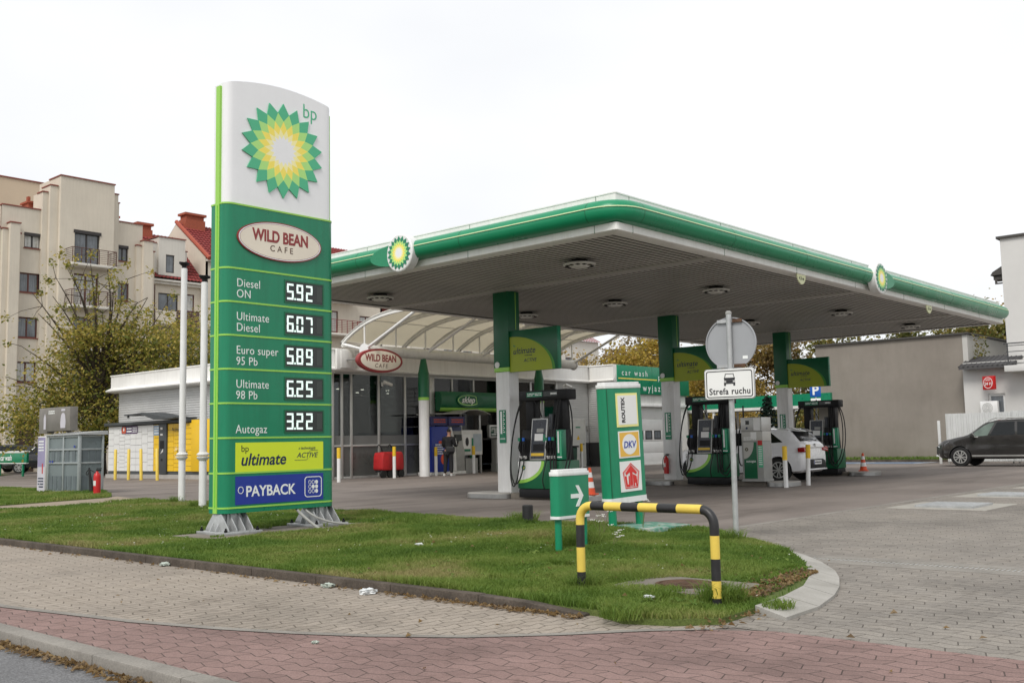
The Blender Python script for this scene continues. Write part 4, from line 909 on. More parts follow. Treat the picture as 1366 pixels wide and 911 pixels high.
# hanging fuel banners
for i, (cx, lab) in enumerate(((16.86, 'nearest lime and green double-sided banner on the left canopy column'), (23.56, 'lime and green banner on the middle canopy column, half behind the round sign'), (30.28, 'farthest lime and green banner on the right canopy column, in front of the grey wall'))):
    s = thing('column_banner', lab, 'banner sign', (cx-.1, 14.92, 2.78), R(-90), 'banners on the canopy columns')
    b = MB(); b.box(.0, 1.36, -.05, .05, .0, .92, 0); b.box(1.362, 1.385, -.055, .055, 0, .92, 1); b.build('panel', [dgreen, green], s, bevel=.004)
    crv = [(.0, .78)]+[(.05+1.2*math.sin(t)*.97, .0+.78*math.cos(t)) for t in [R(90*k/18) for k in range(19)]]+[(.0, 0)]
    crv2 = [(.05+1.28*math.sin(t)*.97, .78*math.cos(t)*1.0+.0) for t in [R(90*k/18) for k in range(19)]]
    b = MB(); b.prism(crv, 'y', -.053, -.0505); b.prism(crv, 'y', .0505, .053); b.build('lime_field', dyel, s)
    b = MB(); qs = crv[1:20]
    for j in range(18): b.quad((qs[j][0], -.0515, qs[j][1]), (qs[j+1][0], -.0515, qs[j+1][1]), (crv2[j+1][0], -.0515, crv2[j+1][1]), (crv2[j][0], -.0515, crv2[j][1]))
    b.build('lime_rim', M('rim_green', (.06, .27, .02), .45, .05) if i == 0 else MATS['rim_green'], s)
    text('lettering', 'ultimate', .20, navy, s, (.09, -.054, .39), .008, .25, sx=.95, spacing=1.04); text('lettering', 'ACTIVE', .11, navy, s, (.40, -.054, .20), .002, .3); text('lettering', 'bp', .07, green, s, (.10, -.054, .56)); text('lettering', 'z technologią', .042, navy, s, (.42, -.054, .335), .004, .2)

# ================================================================== RIGHT-HAND BUILDINGS
gw = thing('grey_building', 'windowless grey-brown rendered gable wall closing the forecourt on the right', 'building', (47, 18, 0))
def wall_stain(t, o, col):
    s = t.nodes.new('ShaderNodeMapping'); s.inputs['Scale'].default_value = (1, .8, .14); t.links.new(o, s.inputs[0])
    col = mixc(t, 1.0, col, ramp(t, noise(t, s.outputs[0], 1.6, 7, .72), [(.28, (.88, .875, .865)), (.5, (1, 1, 1)), (.7, (1.03, 1.03, 1.03))]), 'MULTIPLY')
    sp = t.nodes.new('ShaderNodeSeparateXYZ'); t.links.new(o, sp.inputs[0])
    base = math_(t, 'ADD', sp.outputs[2], math_(t, 'MULTIPLY', noise(t, o, 1.5, 4), 1.1))
    return mixc(t, 1.0, col, ramp(t, math_(t, 'MULTIPLY', base, .35), [(.2, (.84, .83, .80)), (.42, (1, 1, 1))]), 'MULTIPLY')
m_grw = ground_mat('grey_render', [(.25, (.20, .176, .15)), (.5, (.26, .232, .20)), (.75, (.31, .28, .247))], .22, (.9, 1.08), 50, .25, extra=wall_stain)
b = MB(); b.box(0, 9, -3.2, 3.75, 0, 5.62); b.build('wall', m_grw, gw)
b = MB(); b.box(.002, 9, -3.42, -3.203, 0, 5.60); b.build('end_wall', M('pale_render', (.50, .49, .46), .9, .12, 1), gw)
b = MB(); b.box(-.12, 9.1, -3.5, 3.85, 5.623, 5.70); b.build('coping', M('dark_coping', (.06, .055, .05), .6, .15), gw)
m_wr = M('white_render', (.62, .61, .59), .9, .07, .6, bump=.1, bscale=30)
an = thing('annex_building', 'low white annex with dark tiled eave, small window and balcony slab beside the grey wall', 'building', (46.5, 13.2, 0))
b = MB(); facade(b, -.4, 1.1, 0, 4.3, -.1, [], .1); wv = MB()
facade(wv, -1.5, 1.35, 0, 4.3, 0, [(-.52, .18, 1.9, 2.9)], .15); wv.xf(Matrix.Rotation(R(-90), 4, 'Z'))
wv.box(.16, 5, -1.35, 1.35, 0, 4.25); wv.build('wall', m_wr, an)
b = MB(); b.box(0, 3, -3.3, -1.352, 0, 3.75); b.build('porch_wall', m_wr, an)
b = MB(); b.box(-1.0, 3, -3.4, -.5, 3.76, 4.02); b.build('balcony_slab', m_wr, an, bevel=.01)
b = MB(); b.prism([(-.55, 3.98), (-.5, 4.12), (1.2, 4.62), (1.2, 4.5)], 'y', -.75, 1.5)
for k in range(12): b.tube([(-.55, -.7+k*.2, 4.1), (1.2, -.7+k*.2, 4.62)], .025, 6)
b.build('eave', M('slate_tile', (.045, .043, .044), .7, .2, 5), an)
wq = thing('w', 'w', 'w'); f_ = window(an, -.52, .18, 1.9, 2.9, .09, white, bglass, 1, .1); f_.rotation_euler = (0, 0, R(-90)); bpy.data.objects.remove(wq)
b = MB()
for zz in (4.1, 4.35, 4.6, 4.85): b.tube([(-.9, -.6, zz), (-.9, -3.3, zz)], .018, 6)
for yy in (-.65, -1.5, -2.4): b.tube([(-.9, yy, 4.02), (-.9, yy, 4.95)], .028, 6)
b.tube([(-.9, -.5, 4.95), (-.9, -3.3, 4.95)], .028, 6); b.build('balcony_railing', M('rail_grey', (.06, .062, .065), .5, .1), an)
wt = thing('white_building', 'tall plain white rendered house at the right edge with a dark roof edge', 'building', (47.4, 8.5, 0))
b = MB(); b.box(0, 9, -8, 4.55, 0, 9.75); b.build('wall', m_wr, wt); b = MB(); b.box(-.12, 9.1, -8.1, 4.68, 9.753, 9.86); b.build('roof_edge', MATS['dark_coping'], wt)
b = MB(); b.box(.3, 1.0, 4.6, 5.0, 8.0, 8.16); b.prism([(4.56, 8.2), (5.1, 8.2), (5.0, 8.35), (4.56, 8.6)], 'x', .2, 1.1); b.box(.3, .36, 4.6, 4.95, 7.8, 7.86); b.box(.3, .36, 4.86, 4.95, 7.86, 8.0); b.build('eave_end', MATS['dark_coping'], wt)
sg = thing('shop_sign', 'red square sign with a white ring and 24 H fixed to the white annex wall', 'sign', (46.1, 13.72, 3.08), R(-90-25))
b = MB(); b.box(-.02, .56, -.08, .08, -.02, .56); b.build('box', red, sg, bevel=.02); b = MB(); b.ring(ell(.27, .27, .24, .24), ell(.27, .27, .215, .215), 'y', -.084, -.0805); b.build('ring', letter, sg)
text('lettering', '24 H', .19, letter, sg, (.27, -.083, .17), .012, align='CENTER'); text('lettering', 'OPEN', .10, letter, sg, (.27, -.083, .36), .01, align='CENTER')
ac = thing('air_conditioner', 'white outdoor air conditioning unit on the annex wall beside the window', 'air conditioner', (46.18, 13.62, 2.0), R(-90))
b = MB(); b.box(-.35, .35, 0, .28, 0, .58); b.build('case', white, ac, bevel=.02); b = MB()
for r_ in (.06, .11, .16, .21): b.ring(ell(-.05, .29, r_, r_), ell(-.05, .29, r_-.012, r_-.012), 'y', -.012, -.002)
b.build('fan_grille', gcon, ac); b = MB(); b.box(-.3, -.25, .02, .3, -.05, -.002); b.box(.25, .3, .02, .3, -.05, -.002); b.build('bracket', steel, ac)
fm = M('fence_white', (.62, .63, .62), .5, .1, 2)
for y0_, y1_, lab, zt in ((11.72, 14.2, 'white corrugated metal fence panel standing behind the dark parked car', 2.02), (8.6, 11.55, 'second white corrugated fence panel at the right edge behind the dark car', 2.06)):
    f = thing('metal_fence', lab, 'fence', (42.4, (y0_+y1_)/2, 0), 0, 'white metal fences'); h = (y1_-y0_)/2; b = MB(); y = -h; pts_ = []
    while y < h-.01: pts_ += [(0, y), (0, y+.10), (.05, y+.125), (.05, y+.185)]; y += .21
    pts_.append((0, h)); k = len(pts_); b.add([(a, c, .1) for a, c in pts_]+[(a, c, zt) for a, c in pts_], [(i, i+1, k+i+1, k+i) for i in range(k-1)]); b.build('corrugated_sheet', fm, f)
    b = MB(); b.box(.06, .10, -h, -h+.05, 0, zt); b.box(.06, .10, h-.05, h, 0, zt); b.box(.06, .1, -h, h, zt-.3, zt-.25); b.box(.06, .1, -h, h, .4, .45); b.build('fence_frame', steel, f)
b = MB(); b.box(42.35, 42.43, 14.42, 14.52, 0, 1.75); tag(b.build('fence_post', fm, bevel=.01), 'single white metal post left of the corrugated fence', 'post')
# ================================================================== PRICE PYLON
PX, PY = 8.69, 12.37
py_ = thing('price_sign', 'tall green and white fuel price totem with lit prices standing on the lawn', 'price sign', (PX, PY, 0))
W0, W1, D0, D1 = -.965, .965, -.17, .17
D1 = .20
def plan(ins=0, r=.13):
    rr_ = r-ins*.5; x0_, x1_, ya_, yb_ = W0+ins, W1-ins, D0+ins, D1-ins
    return [(x1_-rr_+rr_*math.sin(R(15*i)), ya_+rr_-rr_*math.cos(R(15*i))) for i in range(7)]+[(x1_, yb_-.02), (x1_-.02, yb_), (x0_+.02, yb_), (x0_, yb_-.02)]+[(x0_+rr_-rr_*math.cos(R(15*i)), ya_+rr_-rr_*math.sin(R(15*i))) for i in range(7)]
b = MB(); b.prism(plan(), 'z', .335, 4.668); b.build('cabinet', green, py_, smooth=40)
p = plan(.022); b = MB()
# white head: split the long sides so that the top can arch
def dens(p):
    o = []
    for i in range(len(p)):
        a, c = p[i], p[(i+1) % len(p)]; n = 24 if abs(a[0]-c[0]) > .5 else 1
        o += [(a[0]+(c[0]-a[0])*k/n, a[1]+(c[1]-a[1])*k/n) for k in range(n)]
    return o
q = dens(p); top = [6.42+.125*max(0, 1-(x/.97)**2)+(x+.97)*.02 for x, y in q]; n = len(q)
b.add([(x, y, 4.672) for x, y in q]+[(x, y, t) for (x, y), t in zip(q, top)], [(i, (i+1) % n, n+(i+1) % n, n+i) for i in range(n)])
fr_ = sorted([i for i in range(n) if q[i][1] < 0], key=lambda i: q[i][0]); bk_ = sorted([i for i in range(n) if q[i][1] >= 0], key=lambda i: q[i][0])
mm = min(len(fr_), len(bk_)); b.add([], [])
for j in range(mm-1): b.f.append((n+fr_[j], n+fr_[j+1], n+bk_[j+1], n+bk_[j])); b.m.append(0)
b.build('head', pwhite, py_, smooth=40)
b = MB(); b.box(W0-.012, W0+.03, -.03, .065, .336, 6.385, 0); b.box(W0-.02, W0-.0125, .005, .02, .42, 4.65, 1); b.build('side_strip', [lime, M('strip_bright', (.20, .62, .06), .35, .04)], py_)
b = MB(); b.box(W1-.03, W1+.014, -.04, .10, .336, 6.385, 0); b.build('side_strip', lime, py_)
for z in (4.668, 3.746, 3.27, 2.797, 2.322, 1.846, 1.366, .882, .408):
    b = MB(); b.ring(plan(-.006), plan(.004), 'z', z-.011, z+.013); b.build('stripe', lime, py_, smooth=40)
helios(py_, .015, 5.60, .72, D0+.022-.004, [hgreen, hlight, hyel, pwhite], .018)
text('lettering', 'bp', .31, hgreen, py_, (.37, D0+.02, 6.205), -.004, sx=.9)
# cafe badge
bd = MB(); f0 = D0-.004
bd.prism(ell(-.045, 4.21, .735, .285, 56), 'y', f0-.02, f0+.003, 0); bd.ring(ell(-.045, 4.21, .715, .268, 56), ell(-.045, 4.21, .70, .256, 56), 'y', f0-.024, f0-.0205, 2); bd.prism(ell(-.045, 4.21, .692, .25, 56), 'y', f0-.0235, f0-.0205, 1)
mar = M('maroon', (.27, .035, .035), .5, .05); crm = M('badge_cream', (.80, .72, .60), .45, .1, 1.2); brn = M('badge_brown', (.10, .05, .03), .5, .05)
bdo = bd.build('cafe_badge', [mar, crm, pwhite], py_, smooth=30)
text('lettering', 'WILD BEAN', .235, mar, bdo, (-.045, f0-.0245, 4.195), .034, spacing=1.0, sx=.78, align='CENTER'); text('lettering', 'CAFE', .125, brn, bdo, (-.035, f0-.0245, 4.06), .004, spacing=1.6, align='CENTER')
# prices
for i, (l1, l2, pr) in enumerate((('Diesel', 'ON', '5.92'), ('Ultimate', 'Diesel', '6.07'), ('Euro super', '95 Pb', '5.89'), ('Ultimate', '98 Pb', '6.25'), (None, 'Autogaz', '3.22'))):
    z = 3.49-.476*i
    if l1: text('lettering', l1, .168, letter, py_, (-.775, D0-.002, z), -.002, sx=.88, spacing=1.06)
    text('lettering', l2, .168, letter, py_, (-.775, D0-.002, z-.155), -.002, sx=.88, spacing=1.06)
    s = MB(); s.rframe(.03, .745, z-.16, z+.18, .02, D0-.008, D0-.0005, 1); s.box(.05, .725, D0-.004, D0-.0005, z-.14, z+.16, 0); so_ = s.build('price_display', [screen, dgreen], py_)
    digits(so_, pr, .075, z-.108, .238, D0-.0045, led)
    MB().box(.615, .71, D0-.0052, D0-.0042, z-.10, z+.13).build('unlit_field', M('unlit_segment', (.045, .055, .048), .4, .1) if 'unlit_segment' not in MATS else MATS['unlit_segment'], so_)
b = MB(); b.box(-.775, .73, D0-.006, D0-.0005, .865+.03, 1.30); ud = b.build('fuel_panel', vyel, py_)
text('lettering', 'ultimate', .235, navy, ud, (-.70, D0-.0065, .985), .018, .22, sx=.98); text('lettering', 'bp', .13, ink, ud, (-.69, D0-.0065, 1.175), -.004); text('lettering', 'ACTIVE', .105, navy, ud, (.25, D0-.0065, 1.07), .006, .3, sx=1.05); text('lettering', 'z technologią', .055, navy, ud, (.28, D0-.0065, 1.19), .004, .25)
b = MB(); b.tube([(.21, D0-.0066, 1.035), (.42, D0-.0066, 1.035), (.455, D0-.0066, 1.06)], .003, 5); b.tube([(.47, D0-.0066, 1.15), (.50, D0-.0066, 1.172), (.63, D0-.0066, 1.172)], .003, 5); b.build('underline', navy, ud)
b = MB(); b.box(-.775, .73, D0-.006, D0-.0005, .445, .835); pb = b.build('card_panel', blue, py_)
text('lettering', 'PAYBACK', .205, letter, pb, (-.61, D0-.0065, .555), .02, sx=.93, spacing=1.0)
b = MB(); b.ring(ell(-.69, .645, .045, .05), ell(-.69, .645, .036, .041), 'y', D0-.009, D0-.0062)
b.ring(rrect(.39, .70, .49, .79, .05), rrect(.402, .688, .502, .778, .04), 'y', D0-.009, D0-.0062)
for i in range(3):
    for j in range(3):
        cx, cz = .485+i*.06, .575+j*.066
        if i == 2 or (i == 1 and j == 1): b.prism(ell(cx, cz, .026, .029, 20), 'y', D0-.009, D0-.0062)
        else: b.ring(ell(cx, cz, .026, .029, 20), ell(cx, cz, .020, .023, 20), 'y', D0-.009, D0-.0062)
b.build('logo', letter, pb)
for xf in (-.75, .76):
    b = MB(); b.box(xf-.31, xf+.31, -.34, .34, .055, .095); b.box(xf-.295, xf+.295, -.325, .325, .03, .054)
    for gx_ in (-.19, -.065, .065, .19): 
        b.prism([(-.29, .096), (-.28, .13), (-.10, .33), (.10, .33), (.28, .13), (.29, .096)], 'x', xf+gx_-.008, xf+gx_+.008)
    b.prism([(xf-.26, .096), (xf-.25, .13), (xf-.13, .33), (xf+.13, .33), (xf+.25, .13), (xf+.26, .096)], 'y', -.06, -.045); b.prism([(xf-.26, .096), (xf-.25, .13), (xf-.13, .33), (xf+.13, .33), (xf+.25, .13), (xf+.26, .096)], 'y', .08, .095)
    b.box(xf-.10, xf+.10, -.10, .10, .096, .334)
    ft = b.build('foot', galv, py_, bevel=.003)
    b = MB()
    for sx_ in (-.25, .25):
        for sy_ in (-.30, .30): b.lathe([(.026, .0955), (.026, .125), (.014, .126), (.014, .15)], (xf+sx_, sy_, 0), 6)
    b.build('bolt', black, ft)
b = MB(); b.tube(bez((.42, -.12, .33), (.50, -.3, .15), (.7, -.5, .09), (1.12, -.48, .06), 14), .016, 8); b.tube(bez((.30, -.1, .33), (.2, -.35, .25), (.36, -.45, .1), (.33, -.62, .05), 12), .020, 8); b.build('cable', gcon, py_, smooth=40)
ftg = MB(); ftg.prism([(7.45, 11.72), (10.25, 11.80), (10.3, 12.75), (7.25, 12.85)], 'z', -.02, .056); struct(ftg.build('sign_footing', dconc, bevel=.01))

# ================================================================== SMALL SIGNS AND STREET FURNITURE
a_ = thing('arrow_sign', 'low green direction sign with a white arrow and white cap standing in the grass', 'direction sign', (8.60, 6.86, 0))
def wp(x0, x1, d, n=8): return [(x0, -d), (x1, -d)]+[(x1+0, -d)][0:0]+[(x1+d*.5*math.sin(t)*1.0, -d*math.cos(t)) for t in [PI*i/n for i in range(1, n)]]+[(x1, d), (x0, d)]+[(x0-d*.5*math.sin(t), d*math.cos(t)) for t in [PI*i/n for i in range(1, n)]]
b = MB(); b.prism(wp(-.245, .25, .065), 'z', .40, .855); b.build('panel', M('totem_green', (.006, .24, .115), .35, .08, 3, streak=.15), a_, smooth=40)
tg = MATS['totem_green']
b = MB(); b.prism(wp(-.25, .255, .069), 'z', .856, .90, 0); b.prism(wp(-.242, .247, .055), 'z', .9005, .925, 0); b.build('cap', white, a_, smooth=40, bevel=.004)
b = MB(); b.ring(wp(-.248, .253, .068), wp(-.24, .245, .055), 'z', .405, .435); b.build('band', white, a_)
for x in (-.205, .235): b = MB(); b.lathe([(.038, 0), (.038, .40)], (x, 0, 0), 18); b.build('leg', tg, a_, smooth=40)
b = MB(); b.prism([(-.06, .615), (.11, .615), (.11, .66), (-.06, .66)], 'y', -.0695, -.0655); b.prism([(.02, .75), (.075, .75), (.155, .6375), (.075, .525), (.02, .525), (.10, .6375)], 'y', -.0700, -.0655); b.build('arrow', letter, a_)
t2 = thing('card_sign', 'leaning green totem with three square card plates and white cap at the lawn corner', 'totem sign', (11.14, 7.94, 0), rot=(0, R(-2.2), R(-6)))
b = MB(); b.prism(wp(-.33, .345, .085), 'z', .47, 1.915); b.build('panel', tg, t2, smooth=40)
b = MB(); b.prism(wp(-.336, .351, .09), 'z', 1.916, 1.97); b.prism(wp(-.32, .335, .075), 'z', 1.9705, 2.0); b.build('cap', white, t2, smooth=40, bevel=.006)
b = MB(); b.ring(wp(-.335, .35, .089), wp(-.32, .335, .07), 'z', .40, .475); b.build('band', white, t2, smooth=40)
for x in (-.25, .29): b = MB(); b.lathe([(.055, 0), (.055, .47)], (x, 0, 0), 20); b.build('leg', tg, t2, smooth=40)
b = MB(); b.box(-.335, -.325, -.092, -.0855, .48, 1.91); b.build('edge_seam', dgreen, t2)
lem = M('lemon_rim', (.85, .80, .30), .45, .05); paper = M('plate_white', (.80, .80, .78), .4, .04, 2); amber = M('amber', (.78, .46, .07), .45, .05); dkb = M('royal_blue', (.03, .06, .34), .4, .03); utr = M('signal_red', (.66, .03, .025), .45, .05)
b = MB(); b.box(-.16, .27, -0.0930, -0.0855, 1.40, 1.85, 0); b.box(-.13, .245, -0.0955, -0.0935, 1.43, 1.82, 1); o = b.build('card_plate', [lem, paper], t2)
text('lettering', 'ROUTEX', .092, ink, o, (.0, -0.0965, 1.455), .035, spacing=1.0, sx=.92, rot=(PI/2, -PI/2, 0))
b = MB(); b.box(-.15, .27, -0.0930, -0.0855, .99, 1.345, 0); b.box(-.13, .252, -0.0952, -0.0935, 1.008, 1.327, 1); b.prism(ell(.062, 1.167, .145, .135, 36), 'y', -0.0968, -0.0954, 0); o = b.build('card_plate', [paper, amber], t2); text('lettering', 'DKV', .125, dkb, o, (.06, -0.0978, 1.122), .02, .15, sx=.95, align='CENTER')
b = MB(); b.box(-.15, .27, -0.0930, -0.0855, .545, .945); o = b.build('card_plate', paper, t2)
pen = [(-.065, .585), (.185, .585), (.225, .80), (.06, .92), (-.105, .80)]
pin = [(x*.93+.004, .752+(z-.752)*.93) for x, z in pen]; pin2 = [(x*.86+.008, .752+(z-.752)*.86) for x, z in pen]
b = MB(); b.ring(pen, pin, 'y', -0.0970, -0.0935); b.ring(pin2, [(x*.97+.002, .75+(z-.75)*.96) for x, z in pin2], 'y', -0.0960, -0.0935)
b.prism([(-.055, .79), (.06, .885), (.175, .79), (.16, .76), (.085, .80), (.085, .62), (.035, .62), (.035, .80), (-.04, .76)], 'y', -0.0975, -0.0938)
b.prism([(-.068, .75), (-.035, .75), (-.02, .64), (.005, .64), (.005, .75), (.028, .75), (.028, .605), (-.045, .605)], 'y', -0.0970, -0.0938)
b.prism([(.098, .605), (.092, .77), (.165, .74), (.178, .605), (.15, .605), (.147, .65), (.125, .65), (.125, .605)], 'y', -0.0970, -0.0938); b.build('card_mark', utr, o)
pad = MB(); pad.prism([(10.85, 7.30), (11.66, 7.27), (11.80, 8.02), (10.95, 8.1)], 'z', 0, .10); m_pad = ground_mat('flaked_green_paint', [(.36, (.035, .20, .12)), (.5, (.16, .30, .24)), (.64, (.42, .42, .38))], 7, (.7, 1.2), 60, .5)
struct(pad.build('sign_footing', m_pad, bevel=.01))
# traffic sign
ts = thing('traffic_sign', 'grey post with the back of a round sign above a white car plate', 'traffic sign', (10.40, 5.88, 0), R(-80))
b = MB(); b.tube([(0, 0, 0), (.02, 0, 2.66)], .032, 18); b.build('post', galv, ts, smooth=40); b = MB(); b.lathe([(.036, 2.655), (.036, 2.68), (.02, 2.695)], (.02, 0, 0), 16); b.build('post_cap', gcon, ts, smooth=40)
b = MB(); b.tube([(.02, .042, 2.32), (.02, .054, 2.32)], .297, 56); b.ring(ell(.02, 2.32, .304, .304, 56), ell(.02, 2.32, .292, .292, 56), 'y', .026, .056); disc = b.build('round_plate', M('plate_back', (.36, .37, .385), .45, .08, 2, metal=.25), ts, smooth=30)
for x0_, x1_, z0_ in ((-.13, .17, 2.56), (-.15, .19, 2.035)):
    b = MB(); b.box(x0_, .055, .012, .04, z0_, z0_+.038, 0); b.box(.055, x1_, .012, .04, z0_, z0_+.038, 1); b.build('clamp', [galv, rust], ts)
b = MB(); b.box(.155, .215, .0395, .0417, 2.13, 2.165); b.build('sticker', letter, disc)
b = MB(); b.prism(rrect(-.285, .315, 1.665, 2.02, .035), 'y', -.058, -.034, 0); o = b.build('info_plate', galv, ts, bevel=.003)
b = MB(); b.prism(rrect(-.275, .305, 1.675, 2.01, .03), 'y', -.0605, -.0585); b.build('plate_face', paper, o)
b = MB(); b.ring(rrect(-.262, .292, 1.688, 1.997, .028), rrect(-.252, .282, 1.698, 1.987, .022), 'y', -.0625, -.061)
cx = .02
def pg(p): b.prism([(cx+x, 1.865+z) for x, z in p], 'y', -.0625, -.061)
pg([(-.062, .02), (.062, .02), (.068, .048), (-.068, .048)]); b.ring([(cx-.062, 1.91), (cx+.062, 1.91), (cx+.05, 1.962), (cx-.05, 1.962)], [(cx-.053, 1.914), (cx+.053, 1.914), (cx+.043, 1.955), (cx-.043, 1.955)], 'y', -.0625, -.061)
pg([(-.068, -.022), (.068, -.022), (.068, -.008), (-.068, -.008)]); pg([(-.04, -.006), (.04, -.006), (.04, .018), (-.04, .018)]); pg([(-.066, -.044), (-.044, -.044), (-.044, -.022), (-.066, -.022)]); pg([(.044, -.044), (.066, -.044), (.066, -.022), (.044, -.022)])
b.ring(ell(cx-.054, 1.871, .0125, .0125, 14), ell(cx-.054, 1.871, .009, .009, 14), 'y', -.0625, -.061); b.ring(ell(cx+.054, 1.871, .0125, .0125, 14), ell(cx+.054, 1.871, .009, .009, 14), 'y', -.0625, -.061)
b.build('pictogram', ink, o); text('lettering', 'Strefa ruchu', .102, ink, o, (.018, -.061, 1.725), .018, spacing=1.08, sx=.9, align='CENTER')
# striped barrier
sb = thing('hoop_barrier', 'black and yellow striped steel hoop barrier bent over the manhole in the grass', 'barrier', (6.38, 4.39, 0))
yA, yB, zt, rc, rr = .60, -.61, .715, .11, .034
path = [(0, yA, 0), (0, yA, zt-rc)]+[(0, yA-rc+rc*math.cos(t), zt-rc+rc*math.sin(t)) for t in [PI/2*i/8 for i in range(1, 9)]]+[(0, yB+rc-rc*math.sin(t), zt-rc+rc*math.cos(t)-.0) for t in [PI/2*i/8 for i in range(0, 9)]]+[(0.0, yB, 0)]
# dense resample
P_ = [Vector(p) for p in path]; segl = [0]
for i in range(1, len(P_)): segl.append(segl[-1]+(P_[i]-P_[i-1]).length)
Ls = segl[-1]
def at_(s):
    for i in range(1, len(P_)):
        if s <= segl[i]: return P_[i-1].lerp(P_[i], (s-segl[i-1])/max(1e-9, segl[i]-segl[i-1]))
    return P_[-1]
cuts = [0, .215, .365, .505, .60+.215, .95, 1.10, 1.25, 1.40, 1.55, 1.86, 2.02, 2.20, Ls] ; cuts = [0, .24, .385, .53, .80, .92, 1.08, 1.24, 1.40, 1.56, 1.735, 2.04, 2.19, 2.34, 2.47, Ls]
cuts = [0, .20, .39, .565, .794, .924, 1.084, 1.242, 1.412, 1.582, 1.784, 2.012, 2.175, 2.328, 2.448, Ls]
seq = [black, yel2]; b = MB()
cols = 0
for i in range(len(cuts)-1):
    s0, s1 = cuts[i], cuts[i+1]; n = max(2, int((s1-s0)/.025)); b.tube([at_(s0+(s1-s0)*k/n) for k in range(n+1)], rr, 18, i % 2)
b.build('hoop', [M('barrier_black', (.018, .018, .019), .45, .3, 14), yel2], sb, smooth=50)
b = MB(); b.lathe([(.078, 0), (.078, .265), (.068, .275)], n=24); o = b.build('bollard', M('bollard_black', (.016, .016, .017), .6, .3, 8), None, (11.2, 9.72, .04), smooth=40); tag(o, 'stubby black post stump at the back edge of the lawn', 'bollard')
# flagpoles
for x, y, h, lab in ((11.85, 20.35, 5.38, 'left and taller of the two white flagpoles beside the price totem'), (11.12, 18.3, 4.74, 'right white flagpole, half hidden edge on beside the price totem')):
    f = thing('flagpole', lab, 'flagpole', (x, y, 0), 0, 'white flagpoles'); b = MB(); b.lathe([(.075, 0), (.075, 1.05)], n=20); b.lathe([(.075, 1.13), (.07, h*.6), (.066, h-.12), (.05, h-.11)], n=20); b.build('pole', white, f, smooth=40)
    b = MB(); b.lathe([(.085, 1.0), (.12, 1.04), (.125, 1.065), (.085, 1.085)], n=20); b.lathe([(.085, 1.09), (.125, 1.105), (.12, 1.13), (.08, 1.16)], n=20); b.build('flange', offwhite, f, smooth=40)
    b = MB(); b.lathe([(.05, h-.11), (.055, h-.05), (.09, h-.03), (.10, h), (.03, h+.01)], n=12); b.box(-.12, .12, -.02, .02, h-.02, h+.03); b.box(-.02, .02, -.1, .1, h-.02, h+.03); b.build('truck', black, f)
# bollards
def bollard(nm, x, y, h, r, c1, c2, lab, grp, zc, lean=0, leanx=0):
    t = thing(nm, lab, 'bollard', (x, y, 0), 0, grp, rot=(lean, leanx, 0)); b = MB(); b.lathe([(r, 0), (r, zc)], n=18); b.build('post', c1, t, smooth=40)
    b = MB(); b.lathe([(r+.004, zc), (r+.004, h-.01), (r-.01, h)], n=18); b.build('sleeve', c2, t, smooth=40)
for x, y, h, lab in ((22.0, 27.62, 1.17, 'white bollard with yellow top nearest the price totem at the shop corner'), (25.4, 28.6, 1.17, 'white bollard with yellow top standing in front of the red trolley'), (27.7, 28.75, 1.12, 'white bollard with yellow top in front of the blue cash machine'), (30.1, 29.0, 1.12, 'white bollard with yellow top right of the standing man'), (37.2, 28.9, 1.12, 'white bollard with yellow top before the dark base of the cladding')):
    bollard('bollard', x, y, h, .062, white, yel, lab, 'white and yellow bollards along the shop', h-.36)
bollard('bollard', 22.85, 11.5, 1.0, .055, white, yel, 'white bollard with yellow sleeve, left of the pair behind the autogas pump', 'white and yellow bollards by the white car', .66)
bollard('bollard', 24.05, 11.5, 1.02, .055, white, yel, 'leaning white bollard with yellow sleeve, right of the pair in front of the white car', 'white and yellow bollards by the white car', .68, R(3), R(-1))
for i, (y, lx) in enumerate(((41.72, 0), (40.57, .0), (39.5, 3), (38.2, 3))):
    b = MB(); b.lathe([(.062, 0), (.062, 1.27), (.045, 1.29)], n=16); o = b.build('bollard', yel2, None, (21.15, y, 0), smooth=40, rot=(R(-lx), 0, 0))
    tag(o, ('leftmost upright yellow bollard before the white locker doors', 'second yellow bollard from the left before the white locker doors', 'leaning yellow bollard before the right white locker doors', 'leaning yellow bollard before the dark screen of the locker')[i], 'bollard', 'yellow bollards in front of the parcel locker')
# cones
def cone(x, y, z, s, lab):
    t = thing('traffic_cone', lab, 'traffic cone', (x, y, z), .3, 'orange and white cones'); b = MB(); b.prism(rrect(-.15*s, .15*s, -.15*s, .15*s, .03*s), 'z', 0, .03*s); b.build('base', orange, t, bevel=.006)
    b = MB(); H = .55*s; rad = lambda q: (.115-.085*q)*s; z0 = .03*s
    for i, (a, c) in enumerate(((0, .22), (.22, .45), (.45, .62), (.62, .82), (.82, 1))): b.lathe([(rad(a), z0+H*a), (rad(c), z0+H*c)], n=22, m=i % 2)
    b.build('cone', [orange, white], t, smooth=40)
cone(30.5, 12.75, .13, .95, 'orange and white traffic cone on the far island end by the grey wall'); cone(16.55, 12.66, .13, .95, 'orange and white traffic cone half hidden behind the green arrow sign')
